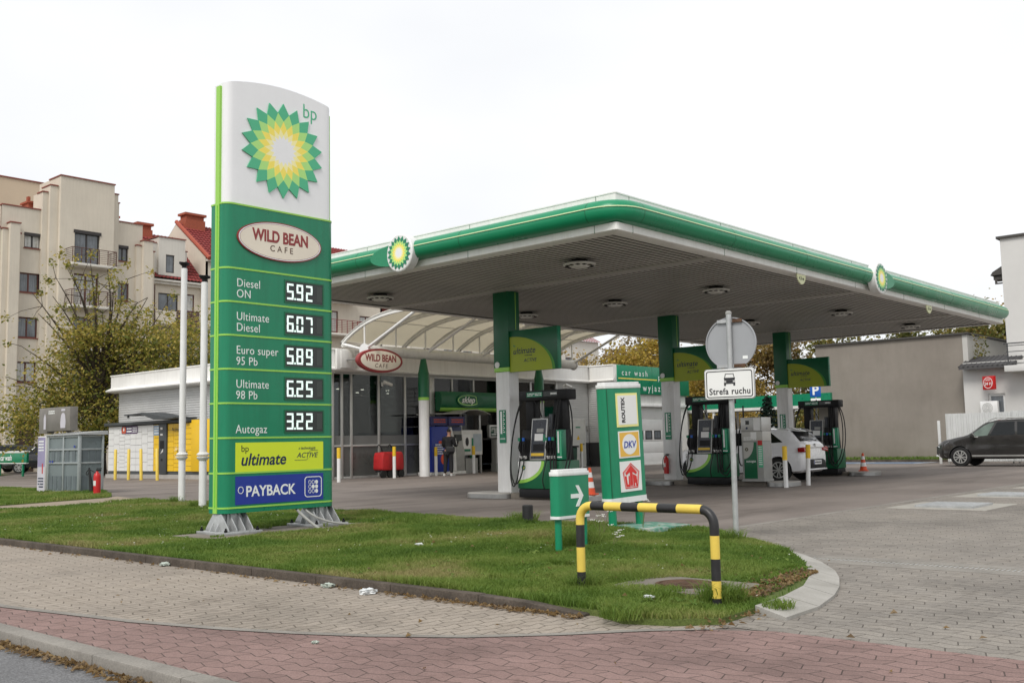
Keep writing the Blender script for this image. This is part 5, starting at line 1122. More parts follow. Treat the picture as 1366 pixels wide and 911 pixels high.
# litter
def crumple(x, y, s, mat, lab, cat, z=.01):
    bm = bmesh.new(); bmesh.ops.create_icosphere(bm, subdivisions=3, radius=1)
    for v in bm.verts:
        n_ = math.sin(v.co.x*7+x*9)*.18+math.sin(v.co.y*9+y*3)*.16+math.sin(v.co.z*11+v.co.x*5)*.16+random.uniform(-.12, .12); v.co *= 1+n_; v.co.z *= .42; v.co.x *= 1.35
    me = bpy.data.meshes.new('litter'); bm.to_mesh(me); bm.free(); me.materials.append(mat); o = bpy.data.objects.new('litter', me); C.objects.link(o); o.scale = (s, s, s); o.location = (x, y, z+s*.3); o.rotation_euler = (0, 0, random.random()*6); return tag(o, lab, cat)
film = M('plastic_film', (.66, .68, .68), .25, .1, 8); wrap = M('wrapper', (.45, .50, .44), .35, .35, 14)
crumple(5.52, 6.55, .055, film, 'crumpled white plastic bag against the dark lawn kerb', 'litter'); crumple(5.57, 7.15, .045, wrap, 'flattened grey green wrapper beside the lawn kerb left of the plastic bag', 'litter'); crumple(5.62, 9.95, .05, wrap, 'crumpled grey wrapper on the pavement below the price totem', 'litter')
crumple(6.22, 4.25, .028, film, 'small white paper ball in the grass near the barrier', 'litter', .08); crumple(8.0, 8.6, .04, film, 'flat white scrap in the middle of the lawn', 'litter', .075); crumple(3.95, 5.2, .02, wrap, 'tiny yellowish scrap on the red path', 'litter')

# ================================================================== FUEL ISLANDS AND PUMPS
isl_lab = ('concrete pump island under the nearest column and pump', 'concrete pump island carrying the middle column and the autogas pump', 'concrete pump island farthest right carrying the last column and a cone')
for i, cx in enumerate((16.86, 23.4, 30.25)):
    ya, yc, yd, yb = ((12.45, 13.25, 14.9, 16.15), (11.5, 12.15, 14.9, 16.6), (12.2, 13.0, 14.9, 16.6))[i]
    t = thing('pump_island', isl_lab[i], 'pump island', (cx, 14.5, 0), 0, 'pump islands')
    for a_, c_ in ((ya, yc), (yd, yb)):
        p = rrect(-.50, .50, a_-14.5, c_-14.5, .32, 8); b = MB(); b.prism(p, 'z', 0, .13); b.build('kerb_end', lconc, t, bevel=.02)
        b = MB(); b.ring([(x*1.012, (y-(a_+c_)/2+14.5)*1.012+(a_+c_)/2-14.5) for x, y in p], [(x*.98, (y-(a_+c_)/2+14.5)*.98+(a_+c_)/2-14.5) for x, y in p], 'z', .01, .105); b.build('steel_edge', steel, t, smooth=40)
    b = MB(); b.box(-.27, .27, yc-14.48, yd-14.52, 0, .12); b.build('plinth', dconc, t, bevel=.01)
def make_pump():
    t = thing('fuel_pump', '', 'fuel pump', (0, 0, 0), R(-90), 'fuel pumps under the canopy')
    b = MB(); b.box(-.60, .60, -.285, .285, -.08, .10); b.build('base', black, t, bevel=.01)
    b = MB(); b.box(-.62, .62, -.30, .30, .105, .70, 0); cab = b.build('cabinet', dgreen, t, bevel=.02)
    # swoosh
    for sy in (-1, 1):
        cv = [(-.60, .69)]+[(-.60+.66*math.cos(u), .69-.40*math.sin(u)) for u in [R(90*k/14) for k in range(15)]]
        a = [(x*sy*-1 if sy > 0 else x, z) for x, z in cv]
        b = MB(); b.prism(a, 'y', sy*.301, sy*.305); b.build('swoosh', white, t)
        rim = cv[1:]; rim2 = [(-.60+.74*math.cos(u), .69-.47*math.sin(u)) for u in [R(90*k/14) for k in range(15)]]
        b = MB()
        for k in range(14): b.quad(*[((x*-1 if sy > 0 else x), sy*.3035, z) for x, z in (rim[k], rim[k+1], rim2[k+1], rim2[k])])
        b.build('swoosh_rim', lime, t)
    b = MB(); b.prism(ell(-.44, .555, .055, .055, 18), 'y', -.309, -.3055, 0); b.prism(ell(-.44, .555, .03, .03, 14), 'y', -.311, -.3095, 1); b.build('emblem', [green, hyel], t)
    # display head
    b = MB(); b.prism([(-.27, .71), (-.20, .71), (-.17, 1.02), (-.10, 1.62), (.10, 1.62), (.17, 1.02), (.20, .71), (.27, .71)][0:0] or [(-.29, .705), (.29, .705), (.17, 1.60), (-.17, 1.60)], 'x', -.29, .16, 0); hd = b.build('display_head', alu, t, bevel=.02)
    def tilt(x0_, x1_, z0_, z1_, d, m, nm, mat):
        s = (.29-.17)/(1.6-.705); y = lambda z: -(.29-s*(z-.705))-d
        b.add([(x0_, y(z0_), z0_), (x1_, y(z0_), z0_), (x1_, y(z1_), z1_), (x0_, y(z1_), z1_), (x0_, y(z0_)+.012, z0_), (x1_, y(z0_)+.012, z0_), (x1_, y(z1_)+.012, z1_), (x0_, y(z1_)+.012, z1_)], [(0, 1, 2, 3), (4, 7, 6, 5), (0, 4, 5, 1), (1, 5, 6, 2), (2, 6, 7, 3), (3, 7, 4, 0)], m)
    b = MB(); tilt(-.255, .125, .74, 1.57, .006, 0, '', 0); tilt(-.12, .07, 1.30, 1.38, .012, 4, '', 0); tilt(-.17, .06, 1.12, 1.27, .010, 1, '', 0); tilt(.075, .115, 1.10, 1.25, .010, 2, '', 0); tilt(-.24, .11, .80, .86, .010, 3, '', 0); tilt(-.20, .10, .90, 1.05, .009, 5, '', 0)
    b.build('display', [M('pump_face', (.022, .027, .038), .3, .15, 8) if 'pump_face' not in MATS else MATS['pump_face'], paper, green, yel, gcon, black], hd)
    # nozzle holders on both sides
    for x0_, x1_ in ((-.56, -.31), (.19, .50)):
        b = MB(); b.prism([(-.27, .705), (.27, .705), (.18, 1.36), (-.18, 1.36)], 'x', x0_, x1_); b.build('nozzle_rack', black, t, bevel=.01)
    k = 0
    for x in (-.50, -.38, .26, .35, .44):
        nz_ = MB(); nz_.tube([(x, -.30, 1.18), (x, -.33, 1.02), (x, -.31, .86)], [.028, .034, .022], 8); nz_.tube([(x, -.36, 1.08), (x, -.39, .98), (x, -.36, .90)], .009, 6); n_ = nz_.build('nozzle', black, t, smooth=50)
        b = MB(); b.box(x-.028, x+.028, -.375, -.345, 1.12, 1.19, 0); b.box(x-.022, x+.022, -.345, -.285, .74, .80, 1); b.build('nozzle_tag', [(green, pblue)[k % 2], offwhite], n_); k += 1
    # posts and header
    for x0_, x1_ in ((-.50, -.28), (.30, .52)):
        b = MB(); b.box(x0_, x1_, -.12, .12, 1.36, 2.02); b.build('post', black, t, bevel=.01)
    b = MB(); b.box(-.66, .68, -.17, .17, 1.98, 2.20); hb = b.build('header', black, t, bevel=.02)
    b = MB(); b.box(-.42, .02, -.176, -.1705, 2.06, 2.165, 0); b.box(.05, .44, -.176, -.1705, 2.06, 2.165, 1); o = b.build('header_label', [green, screen], hb); b = MB(); marks(b, -.40, .0, 2.08, 2.15, -.1765, 2, 0, .7); marks(b, .25, .42, 2.08, 2.15, -.1765, 1, 0, .9); b.build('print', letter, o)
    b = MB(); b.box(.50, .66, -.325, -.19, .72, 1.34, 0); pl_ = b.build('price_board', green, t, bevel=.008); b = MB(); b.box(.535, .575, -.327, -.3255, .86, 1.31, 0); b.box(.60, .635, -.327, -.3255, .80, 1.31, 1); b.box(.52, .645, -.327, -.3255, .76, .785, 0); b.build('print', [letter, hgreen], pl_)
    b = MB(); b.box(-.15, -.11, -.02, .02, 1.6, 1.98); b.box(-.16, -.10, -.03, .03, 1.55, 1.78); b.build('card_slot', gcon, t)
    b = MB(); b.box(.20, .29, -.18, -.05, 1.36, 1.68); b.box(.21, .24, -.186, -.181, 1.5, 1.62); b.build('terminal', M('terminal_grey', (.05, .055, .065), .4, .1) if 'terminal_grey' not in MATS else MATS['terminal_grey'], t, bevel=.01)
    for j, (xa, xb, s) in enumerate(((-.62, -.50, -1), (-.58, -.38, -1), (.60, .44, 1), (.64, .35, 1), (-.20, .26, 0))):
        b = MB(); lo = .16+.05*(j % 3)
        if s: xo = xa+s*(.16+.05*j); b.tube(bez((xa, -.1, 2.0), (xo, -.2, 1.75), (xo+s*.05, -.40, .5), (xa+s*.06, -.42, lo+.06), 14)[:-1]+bez((xa+s*.06, -.42, lo+.06), (xa+s*.03, -.42, lo-.08), (xb, -.44, lo-.02), (xb, -.34, .78), 12), .015, 8)
        else: b.tube(bez((-.3, -.1, 2.0), (-.05, -.25, 1.9), (-.02, -.22, 1.75), (0.02, -.20, 1.62), 10), .013, 7); b.tube(bez((.26, -.32, .84), (.24, -.42, .5), (.12, -.42, .3), (.16, -.34, .12), 10), .012, 7)
        b.build('hose', rubber, t, smooth=60)
    for x in (.36, .44, .50):
        b = MB(); b.tube(bez((x, -.14, 2.0), (x+.02, -.26, 1.7), (x-.03, -.36, .9), (x+.01, -.36, .22), 12), .014, 7); b.build('hose', rubber, t, smooth=60)
    return t
pump = make_pump(); pump.location = (16.75, 13.92, .13); pump['label'] = 'black and green fuel pump nearest the camera, half behind the green arrow sign'
pumpB = dup(pump, (23.2, 13.72, .13), R(-90), 'black and green fuel pump beside the middle column, behind the traffic sign'); pumpC = dup(pump, (29.95, 13.80, .13), R(-90), 'black and green fuel pump behind the white hatchback, farthest right')
ag = thing('gas_pump', 'slim green and grey autogas pump at the end of the middle island', 'fuel pump', (23.15, 12.36, .13), R(-90))
b = MB(); b.box(-.38, .24, -.20, .30, 0, .06, 0); b.box(-.36, .22, -.18, .28, .061, 1.0, 0); b.box(-.31, .06, -.19, -.1805, .07, .985, 1); b.box(-.36, .22, -.18, .28, 1.001, 1.25, 2); b.box(-.36, .22, -.2, .3, 1.251, 1.60, 3); b.build('cabinet', [gcon, dgreen, M('panel_pale', (.50, .49, .45), .4, .08), alu], ag, bevel=.008)
b = MB(); b.prism([(-.31, .98), (-.02, .98)]+[(-.31+.29*math.cos(u), .98-.42*math.sin(u)) for u in [R(90*k/10) for k in range(1, 11)]], 'y', -.194, -.1905); o = b.build('swoosh', MATS['panel_pale'], ag); b = MB(); b.ring(ell(-.22, .80, .045, .045, 18), ell(-.22, .80, .02, .02, 18), 'y', -.198, -.1945); b.build('emblem', M('emblem_brown', (.10, .09, .04), .5, .05), ag)
text('lettering', 'autogaz', .085, letter, ag, (-.245, -.1915, .48), .008); b = MB(); b.box(-.22, -.12, -.2045, -.2005, 1.42, 1.52, 0); b.box(.0, .18, -.2045, -.2005, 1.27, 1.58, 1); b.prism(ell(-.19, 1.33, .03, .03, 14), 'y', -.2045, -.2005, 2); b.box(-.1, .06, -.186, -.1805, 1.06, 1.23, 1); b.build('display', [screen, paper, navy], ag)
b = MB(); marks(b, -.30, .05, 1.02, 1.12, -.1815, 2, 0, .8, 5); b.build('print', letter, ag); b = MB(); b.box(.09, .215, -.19, -.1805, .35, 1.02, 0); b.box(.09, .215, -.192, -.1902, .90, 1.02, 1); o = b.build('price_board', [hgreen, red], ag); b = MB(); marks(b, .105, .20, .40, .88, -.1905, 9, 0, .8, 7); b.build('print', letter, o)
b = MB(); b.tube(bez((-.40, -.05, 1.5), (-.5, -.15, 1.2), (-.5, -.2, .3), (-.38, -.15, .4), 14), .016, 8); b.tube([(-.38, 0, 0), (-.38, 0, 1.9)], .02, 8); b.build('hose', rubber, ag, smooth=60)
# fire extinguishers
def extinguisher(x, y, z, lab, s=1, rz=0, horn=False):
    t = thing('fire_extinguisher', lab, 'fire extinguisher', (x, y, z), rz, 'red fire extinguishers'); b = MB(); b.lathe([(.07*s, 0), (.082*s, .01), (.082*s, .42*s), (.07*s, .49*s), (.03*s, .53*s), (.025*s, .56*s)], n=20); b.build('cylinder', red, t, smooth=40)
    b = MB(); b.box(-.02*s, .10*s, -.015*s, .015*s, .56*s, .60*s); b.box(-.01*s, .12*s, -.012*s, .012*s, .61*s, .63*s); v = b.build('valve', black, t); b = MB()
    if horn: b.tube(bez((0, 0, .58), (-.1, 0, .60), (-.26, 0, .78), (-.33, 0, .60), 12)[:-1]+bez((-.33, 0, .60), (-.34, 0, .52), (-.26, 0, .50), (-.24, 0, .72), 8), .012, 8); b.tube([(-.22, -.04, .74), (-.19, -.04, .5), (-.13, -.04, .12)], [.022, .035, .062], 12)
    else: b.tube(bez((0, 0, .58*s), (-.16*s, 0, .56*s), (-.17*s, 0, .2*s), (-.10*s, 0, .12*s), 10), .010*s, 7)
    b.build('hose', rubber, t, smooth=50); b = MB(); b.add([(.0832*s*math.cos(a), .0832*s*math.sin(a), zz) for zz in (.22*s, .34*s) for a in [R(200+k*7) for k in range(0, 13)]], [(k, k+1, 14+k, 13+k) for k in range(12)]); b.build('label', offwhite, t)
extinguisher(23.32, 15.22, .30, 'red fire extinguisher hung on the middle canopy column', .85, R(-90)); extinguisher(17.12, 15.45, .15, 'red fire extinguisher half hidden behind the nearest column', .85, R(-90)); extinguisher(13.05, 26.75, .045, 'red fire extinguisher with black horn standing in the grass by the gas cage', 1.15, R(-60), True)
# squeegee station
sq = thing('squeegee_station', 'green and grey window wash stand with a squeegee handle left of the middle column', 'squeegee stand', (22.4, 16.0, .0), R(-90)); b = MB(); b.box(-.18, .18, -.14, .14, .13, .66, 0); b.box(-.18, .18, -.14, .14, .662, .95, 1); b.box(-.20, .20, -.16, .16, .952, 1.0, 0); b.box(.185, .22, -.1, .1, .13, .9, 2); b.build('cabinet', [dgreen, green, gcon], sq, bevel=.01); b = MB(); b.tube([(.1, -.1, .7), (.3, -.22, 1.05), (.36, -.25, 1.12)], .012, 7); b.build('squeegee', black, sq)
b = MB(); b.box(-.3, .3, -.2, .25, 0, .129); b.build('plinth', lconc, sq, bevel=.01)
# blue-handled squeegee near the card sign in the photo background
bn = thing('litter_bin', 'dark green wheeled waste bin behind the nearest pump', 'waste bin', (36.2, 28.9, 0)); b = MB(); b.prism([(-.26, 0), (.26, 0), (.32, .95), (-.32, .95)], 'y', -.3, .3); b.build('body', M('bin_green', (.01, .05, .03), .5, .1), bn, bevel=.02); b = MB(); b.box(-.36, .36, -.36, .34, .952, 1.03); b.build('lid', black, bn, bevel=.02); b = MB(); b.tube([(-.3, .3, .09), (.3, .3, .09)], .09, 14); b.build('wheel', rubber, bn)
# ================================================================== THINGS ALONG THE SHOP FRONT
cs = thing('cafe_sign', 'oval cream sign with maroon rim on the shop corner fascia', 'sign', (24.42, 28.3, 4.325))
b = MB(); b.prism(ell(0, 0, 1.07, .44, 56), 'y', -.12, .06, 0); b.prism(ell(0, 0, .97, .365, 56), 'y', -.13, -.1205, 1); b.build('plate', [mar, crm], cs, smooth=30, bevel=.015)
b = MB(); b.tube([(-.5, .05, .1), (-.5, 1.42, .1)], .03, 8); b.tube([(.5, .05, .1), (.5, 1.42, .1)], .03, 8); b.build('bracket', steel, cs)
text('lettering', 'WILD BEAN', .36, mar, cs, (0, -.132, -.03), .03, sx=.78, align='CENTER'); text('lettering', 'CAFE', .21, brn, cs, (0, -.132, -.26), .004, shear=.2, spacing=1.4, align='CENTER')
ss = thing('entrance_sign', 'bulging green sign with white slanted lettering in an ellipse over the shop entrance', 'sign', (30.9, 29.8, 2.58))
pr = [(.12, .0), (-.10, .0), (-.17, .06), (-.23, .25), (-.24, .45), (-.20, .66), (-.12, .80), (.12, .80)]
b = MB(); b.prism(pr, 'x', -2.06, 2.05, 0); b.build('panel', dgreen, ss, smooth=35); b = MB(); b.prism([(-.105, -.002), (-.172, .06), (-.192, .13), (-.2, .13), (-.182, .055), (-.11, -.012)], 'x', -2.07, 2.06); b.build('lime_edge', lime, ss)
b = MB(); b.prism(ell(-.42, .44, .78, .30, 44), 'y', -.30, -.18, 0); b.ring(ell(-.5, .44, .66, .22, 44)[6:40], ell(-.5, .45, .62, .19, 44)[6:40], 'y', -.305, -.3005, 1); o = b.build('ellipse', [MATS['deep_green'], hlight], ss); text('lettering', 'sklep', .36, letter, ss, (-.95, -.308, .34), .02, .3, sx=1.05)
for x in (24.15,): pass
def cctv(x, y, z, lab, rz):
    t = thing('security_camera', lab, 'camera', (x, y, z), rz); b = MB(); b.box(-.05, .05, -.02, .0, -.1, .06); b.tube([(0, 0, 0), (0, -.16, -.03)], .022, 8); b.build('bracket', offwhite, t); b = MB(); b.tube([(-.06, -.16, .06), (.30, -.24, -.06)], .06, 14); b.build('housing', offwhite, t, smooth=40); b = MB(); b.tube([(.301, -.24, -.06), (.32, -.245, -.066)], .048, 14); b.build('lens', black, t); return t
cctv(26.0, 29.95, 3.62, 'white security camera under the shop fascia left of the spiked green column', 0); cctv(37.0, 29.7, 3.82, 'security camera beside the ribbed cladding right of the nearest pump', 0)
at = thing('cash_machine', 'blue and white cash machine kiosk with small canopy next to the shop entrance', 'cash machine', (28.85, 29.45, 0))
b = MB(); b.box(-1.0, .95, -.30, .5, 0, .12); b.build('plinth', offwhite, at, bevel=.01); b = MB(); b.box(-1.0, -.06, -.32, .4, .121, 1.93); b.build('blue_panel', blue, at, bevel=.01); b = MB(); b.box(-.04, .93, -.1, .4, .121, 1.93); b.build('body', M('atm_dark', (.03, .045, .13), .4, .1), at, bevel=.01)
b = MB(); b.prism([(.0, 1.9), (.10, 1.9), (.25, 1.45), (.34, .8), (.36, .13), (.26, .13), (.24, .8), (.15, 1.4)], 'y', -.34, -.09); b.build('white_curve', offwhite, at)
b = MB(); b.prism([(-.28, .13), (-.28, .95), (-.20, 1.15), (-.10, 1.75), (-.09, 1.75), (-.09, .13)], 'x', .36, .90); b.build('keypad_unit', gcon, at, bevel=.01); b = MB(); b.box(.44, .82, -.205, -.16, 1.35, 1.6); b.build('screen', screen, at)
b = MB(); b.box(-.98, -.08, -.30, .4, 1.97, 2.33, 0); b.box(-.02, .92, -.30, .4, 1.97, 2.33, 0); o = b.build('header', [M('header_violet', (.05, .05, .16), .4, .1)], at, bevel=.01); b = MB(); marks(b, -.85, -.2, 2.06, 2.25, -.302, 2, 0, .9, 3); marks(b, .15, .8, 2.06, 2.25, -.302, 2, 0, .9, 4); b.build('print', orange, o)
b = MB(); marks(b, -.8, -.35, .8, 1.25, -.322, 5, 0, .8, 9); b.build('print', letter, at); b = MB(); b.prism(ell(-.5, 1.3, .12, .06, 20), 'y', -.324, -.321); b.prism(ell(-.35, .62, .16, .2, 20), 'y', -.324, -.321); b.build('badge', orange, at)
b = MB(); rf = [(-1.15, 2.44), (.25, 2.46), (.7, 2.60), (1.2, 2.62), (1.65, 2.54), (2.0, 2.42), (2.0, 2.40), (1.65, 2.51), (1.2, 2.585), (.7, 2.565), (.25, 2.42), (-1.15, 2.40)]; b.prism(rf, 'y', -.75, .4); b.build('canopy', gcon, at)
nb = thing('notice_board', 'pale information board with posters standing by the shop entrance', 'notice board', (30.35, 29.35, 0)); b = MB(); b.box(-.62, .60, -.05, .05, .75, 1.78); b.build('board', offwhite, nb, bevel=.01); b = MB(); b.box(-.55, -.12, -.056, -.0505, .9, 1.6, 0); b.box(.05, .55, -.056, -.0505, .9, 1.62, 2); b.box(-.55, -.12, -.058, -.0562, .9, 1.0, 1); b.prism(ell(-.32, 1.3, .1, .18, 16), 'y', -.059, -.0562, 3); b.build('poster', [paper, green, M('poster_blue', (.42, .48, .52), .5, .2, 4), ink], nb)
b = MB(); b.box(-.04, .04, -.07, .07, .2, 1.45); b.build('stripe_panel', green, nb); b = MB(); b.box(-.55, -.48, -.03, .03, 0, .749); b.box(.5, .57, -.03, .03, 0, .749); b.box(-.5, .2, -.15, .3, 0, .62); b.build('stand', gcon, nb)
ps = thing('display_screen', 'small framed green display on the shop front right of the entrance', 'screen', (32.25, 29.75, 1.72)); b = MB(); b.prism(rrect(-.42, .42, -.28, .28, .06), 'y', -.06, .1); b.build('frame', alu, ps, bevel=.006); b = MB(); b.box(-.35, .35, -.066, -.0605, -.2, .2, 0); marks(b, -.3, .3, -.16, .16, -.0662, 4, 1, .7, 12); b.build('screen', [M('screen_green', (.02, .07, .05), .25, .1), letter], ps)
rk = thing('goods_rack', 'perforated metal outdoor goods rack against the shop front beside the nearest column', 'rack', (32.6, 29.6, 0)); b = MB(); b.box(-.65, .65, .1, .16, .35, 1.38); b.box(-.65, -.6, -.15, .16, 0, 1.4); b.box(.6, .65, -.15, .16, 0, 1.4); b.build('back_panel', gcon, rk)
for z in (.55, .85, 1.15): b = MB(); b.box(-.6, .6, -.15, .095, z, z+.02, 0); b.build('shelf', gcon, rk)
b = MB()
for z in (.55, .85, 1.15):
    for k in range(9): b.box(-.55+k*.13, -.50+k*.13, -.156, -.151, z+.03, z+.06)
b.build('price_tag', letter, rk); b = MB(); b.box(-.55, .6, -.2, .1, .02, .3); o = b.build('crate', dgreen, None, (32.6, 29.55, 0), bevel=.01); tag(o, 'dark green crate under the perforated rack', 'crate')
# red trolley
tr = thing('delivery_trolley', 'red fabric covered two-part trolley with black handles and wheels parked at the shop window', 'trolley', (25.7, 29.25, 0))
for x in (-.28, .27):
    b = MB(); b.prism([(x-.27, .36), (x-.25, .80), (x-.20, .95), (x+.16, .98), (x+.24, .84), (x+.265, .38), (x+.22, .28), (x-.23, .28)], 'y', -.28, .28); b.build('red_cover', M('red_fabric', (.44, .012, .014), .65, .25, 5, bump=.5, bscale=9) if 'red_fabric' not in MATS else MATS['red_fabric'], tr, bevel=.05)
    b = MB(); b.tube(bez((x-.15, .2, .9), (x-.05, .3, 1.35), (x+.1, .32, 1.37), (x+.18, .2, .9), 10), .018, 7); b.build('handle', black, tr, smooth=50)
    for xx in (x-.17, x+.17): b = MB(); b.tube([(xx, -.24, .15), (xx, -.16, .15)], .15, 18); b.tube([(xx, -.245, .15), (xx, -.155, .15)], .06, 12); b.build('wheel', rubber, tr, smooth=40)
b = MB(); b.box(-.5, .5, -.2, .2, .22, .27); b.build('frame', black, tr)
# striped protective hoop at the shop corner
b = MB(); pth = [(0, 0, 0), (0, 0, .62), (.04, 0, .72), (.14, 0, .78), (.40, 0, .78), (.5, 0, .72), (.54, 0, .62), (.54, 0, 0)]
for i in range(len(pth)-1):
    p, q = Vector(pth[i]), Vector(pth[i+1]); n = max(1, int((q-p).length/.2))
    for k in range(n): b.tube([p.lerp(q, k/n), p.lerp(q, (k+1)/n)], .06, 12, (i+k) % 2)
o = b.build('corner_hoop', [MATS['barrier_black'], yel], None, (22.5, 29.1, 0), R(100), smooth=50); tag(o, 'small black and yellow hoop guarding the shop corner, mostly behind the price totem', 'barrier')
# the man at the cash machine
pe = thing('person', 'man in black tracksuit with white stripes holding a phone by the cash machine', 'person', (27.62, 27.95, 0), R(-75))
skn = M('skin', (.42, .22, .15), .55, .1, 8); cloth = M('tracksuit_black', (.012, .012, .014), .8, .2, 9, bump=.3, bscale=30); hairm = M('hair_dark', (.014, .010, .008), .6, .2, 30); shoe = M('trainer_white', (.52, .52, .50), .6, .15, 12); stp = M('stripe_white', (.55, .55, .54), .7, .1)
# local frame: faces +x/+y, seen from behind-left; x to his right
V = [(0, 0, .97, (.15, .11)), (0, 0, 1.12, (.14, .10)), (0, .01, 1.30, (.165, .11)), (0, .02, 1.46, (.13, .085)), (0, .03, 1.54, (.055, .055)), (0, .055, 1.63, (.072, .085)), (0, .07, 1.70, (.075, .092)), (0, .065, 1.76, (.055, .07)),
     (.20, .02, 1.43, (.062, .062)), (.27, .06, 1.16, (.05, .05)), (.20, .31, 1.19, (.036, .036)), (.17, .38, 1.22, (.038, .026)), (-.20, .02, 1.43, (.062, .062)), (-.27, .02, 1.16, (.05, .05)), (-.20, .26, 1.12, (.036, .036)), (-.12, .33, 1.15, (.038, .026)),
     (.10, 0, .88, (.095, .10)), (.115, .01, .48, (.062, .066)), (.13, -.02, .09, (.042, .046)), (.14, .12, .04, (.045, .03)), (-.10, 0, .88, (.095, .10)), (-.12, -.04, .48, (.062, .066)), (-.13, -.08, .09, (.042, .046)), (-.15, .06, .04, (.045, .03))]
Ed = [(0, 1), (1, 2), (2, 3), (3, 4), (4, 5), (5, 6), (6, 7), (3, 8), (8, 9), (9, 10), (10, 11), (3, 12), (12, 13), (13, 14), (14, 15), (0, 16), (16, 17), (17, 18), (18, 19), (0, 20), (20, 21), (21, 22), (22, 23)]
skin('body', (V, Ed), skn, pe)
for s in (1, -1):   # fingers curled round the phone
    base = Vector((.17, .38, 1.22)) if s == 1 else Vector((-.12, .33, 1.15))
    for k in range(4):
        fv = [(*(base+Vector((s*-.012*0+(k-1.5)*.017, .01, 0))), .011), (*(base+Vector(((k-1.5)*.018, .055+.006*(k in (1, 2)), .014))), .009), (*(base+Vector(((k-1.5)*.016, .075, .045))), .008)]; skin('finger', (fv, [(0, 1), (1, 2)]), skn, pe, 1)
    fv = [(*(base+Vector((-s*.03, 0, .01))), .011), (*(base+Vector((-s*.045, .04, .035))), .009)]; skin('thumb', (fv, [(0, 1)]), skn, pe, 1)
def sub(idx, add=.018):
    mp_ = {i: j for j, i in enumerate(idx)}; v = [(*V[i][:3], tuple(r+add for r in V[i][3])) for i in idx]; return v, [(mp_[a], mp_[c]) for a, c in Ed if a in mp_ and c in mp_]
jv, je = sub([0, 1, 2, 3, 8, 9, 10, 12, 13, 14], .03); jv[0] = (0, 0, .93, (.19, .145)); jv.append((0, .02, 1.52, (.075, .07))); je.append((3, len(jv)-1)); skin('jacket', (jv, je), cloth, pe)
tv, te = sub([0, 16, 17, 18, 20, 21, 22], .022); skin('trousers', (tv, te), cloth, pe)
b = MB(); b.prism(rrect(.09, .19, -.09, .20, .045), 'z', 0, .05, 0); b.prism(rrect(-.20, -.10, -.15, .14, .045), 'z', 0, .05, 0); b.prism(rrect(.095, .185, -.085, .08, .04), 'z', .0505, .10, 0); b.prism(rrect(-.195, -.105, -.145, .02, .04), 'z', .0505, .10, 0); b.build('trainers', shoe, pe, bevel=.012)
hv = [(0, .025, 1.66, (.078, .085)), (0, .045, 1.74, (.083, .098)), (0, .06, 1.80, (.06, .075))]; skin('hair', (hv, [(0, 1), (1, 2)]), hairm, pe)
b = MB(); b.box(-.03, .03, .155, .168, 1.655, 1.662); b.prism([(-.01, 1.66), (.01, 1.66), (.014, 1.69), (0, 1.72), (-.014, 1.69)], 'y', .15, .178); b.box(-.045, -.02, .148, .16, 1.708, 1.72); b.box(.02, .045, .148, .16, 1.708, 1.72); b.build('face', skn, pe, bevel=.003)
for sx_ in (-.082, .082): b = MB(); b.prism(ell(.055, 1.69, .018, .032, 14), 'x', sx_-.01, sx_+.01); b.build('ear', skn, pe)
def strip(pts, w_, dx):
    b = MB(); n = len(pts); b.add([(x+dx, y-w_, z) for x, y, z in pts]+[(x+dx, y+w_, z) for x, y, z in pts]+[(x+dx*.97-.002, y-w_, z) for x, y, z in pts]+[(x+dx*.97-.002, y+w_, z) for x, y, z in pts], [(i, i+1, n+i+1, n+i) for i in range(n-1)]); return b
for o_ in (-.014, .014): strip([(.10, .0+o_*1.3, .90), (.118, .01+o_*1.3, .5), (.13, -.02+o_*1.3, .12)], .009, .102).build('leg_stripe', stp, pe); strip([(.215, .03+o_*1.3, 1.44), (.265, .05+o_*1.3, 1.18)], .009, .085).build('sleeve_stripe', stp, pe)
b = MB(); b.box(-.036, .036, -.005, .005, -.075, .075); o = b.build('phone', black, None, (28.06, 27.89, 1.27), 0, bevel=.005, rot=(R(-25), 0, R(-75))); tag(o, 'phone held up by the man in the black tracksuit', 'phone')
b = MB(); b.prism(rrect(-.17, .17, -.11, .11, .05), 'y', -.05, .05); o = b.build('shoulder_bag', M('bag_black', (.02, .02, .022), .6, .2), None, (27.53, 27.76, 1.02), R(-60), bevel=.025); tag(o, 'black shoulder bag hanging at the back of the man in the tracksuit', 'bag')

# ================================================================== PARCEL LOCKER, GAS CAGE, SIGNS ON THE LEFT
lkr = thing('parcel_locker', 'long white and yellow parcel locker wall with dark screen column and grey roof', 'parcel locker', (22.6, 45.3, 0), R(-90))
lw_ = M('locker_white', (.70, .70, .68), .4, .02, 2); ly = M('locker_yellow', (.80, .50, .01), .4, .06, 2); lg = M('locker_grey', (.055, .062, .065), .5, .12)
b = MB(); b.box(-.02, 9.4, -.1, 1.0, -.02, .17); b.build('slab', lconc, lkr); b = MB(); b.box(0, 9.3, .03, .62, .171, .30); b.build('plinth', lg, lkr)
b = MB(); b.box(0, 9.3, .06, .62, .301, 2.33); b.build('body', gcon, lkr)
def doors(x0, x1, mat, cols, rows, nm):
    b = MB(); wd = (x1-x0)/cols
    for c in range(cols):
        rr_ = rows[c % len(rows)]
        z = .31
        for k in range(rr_):
            h = (2.33-.31)/rr_; b.box(x0+c*wd+.008, x0+(c+1)*wd-.008, 0, .058, z+.007, z+h-.007); z += h
    return b.build(nm, mat, lkr)
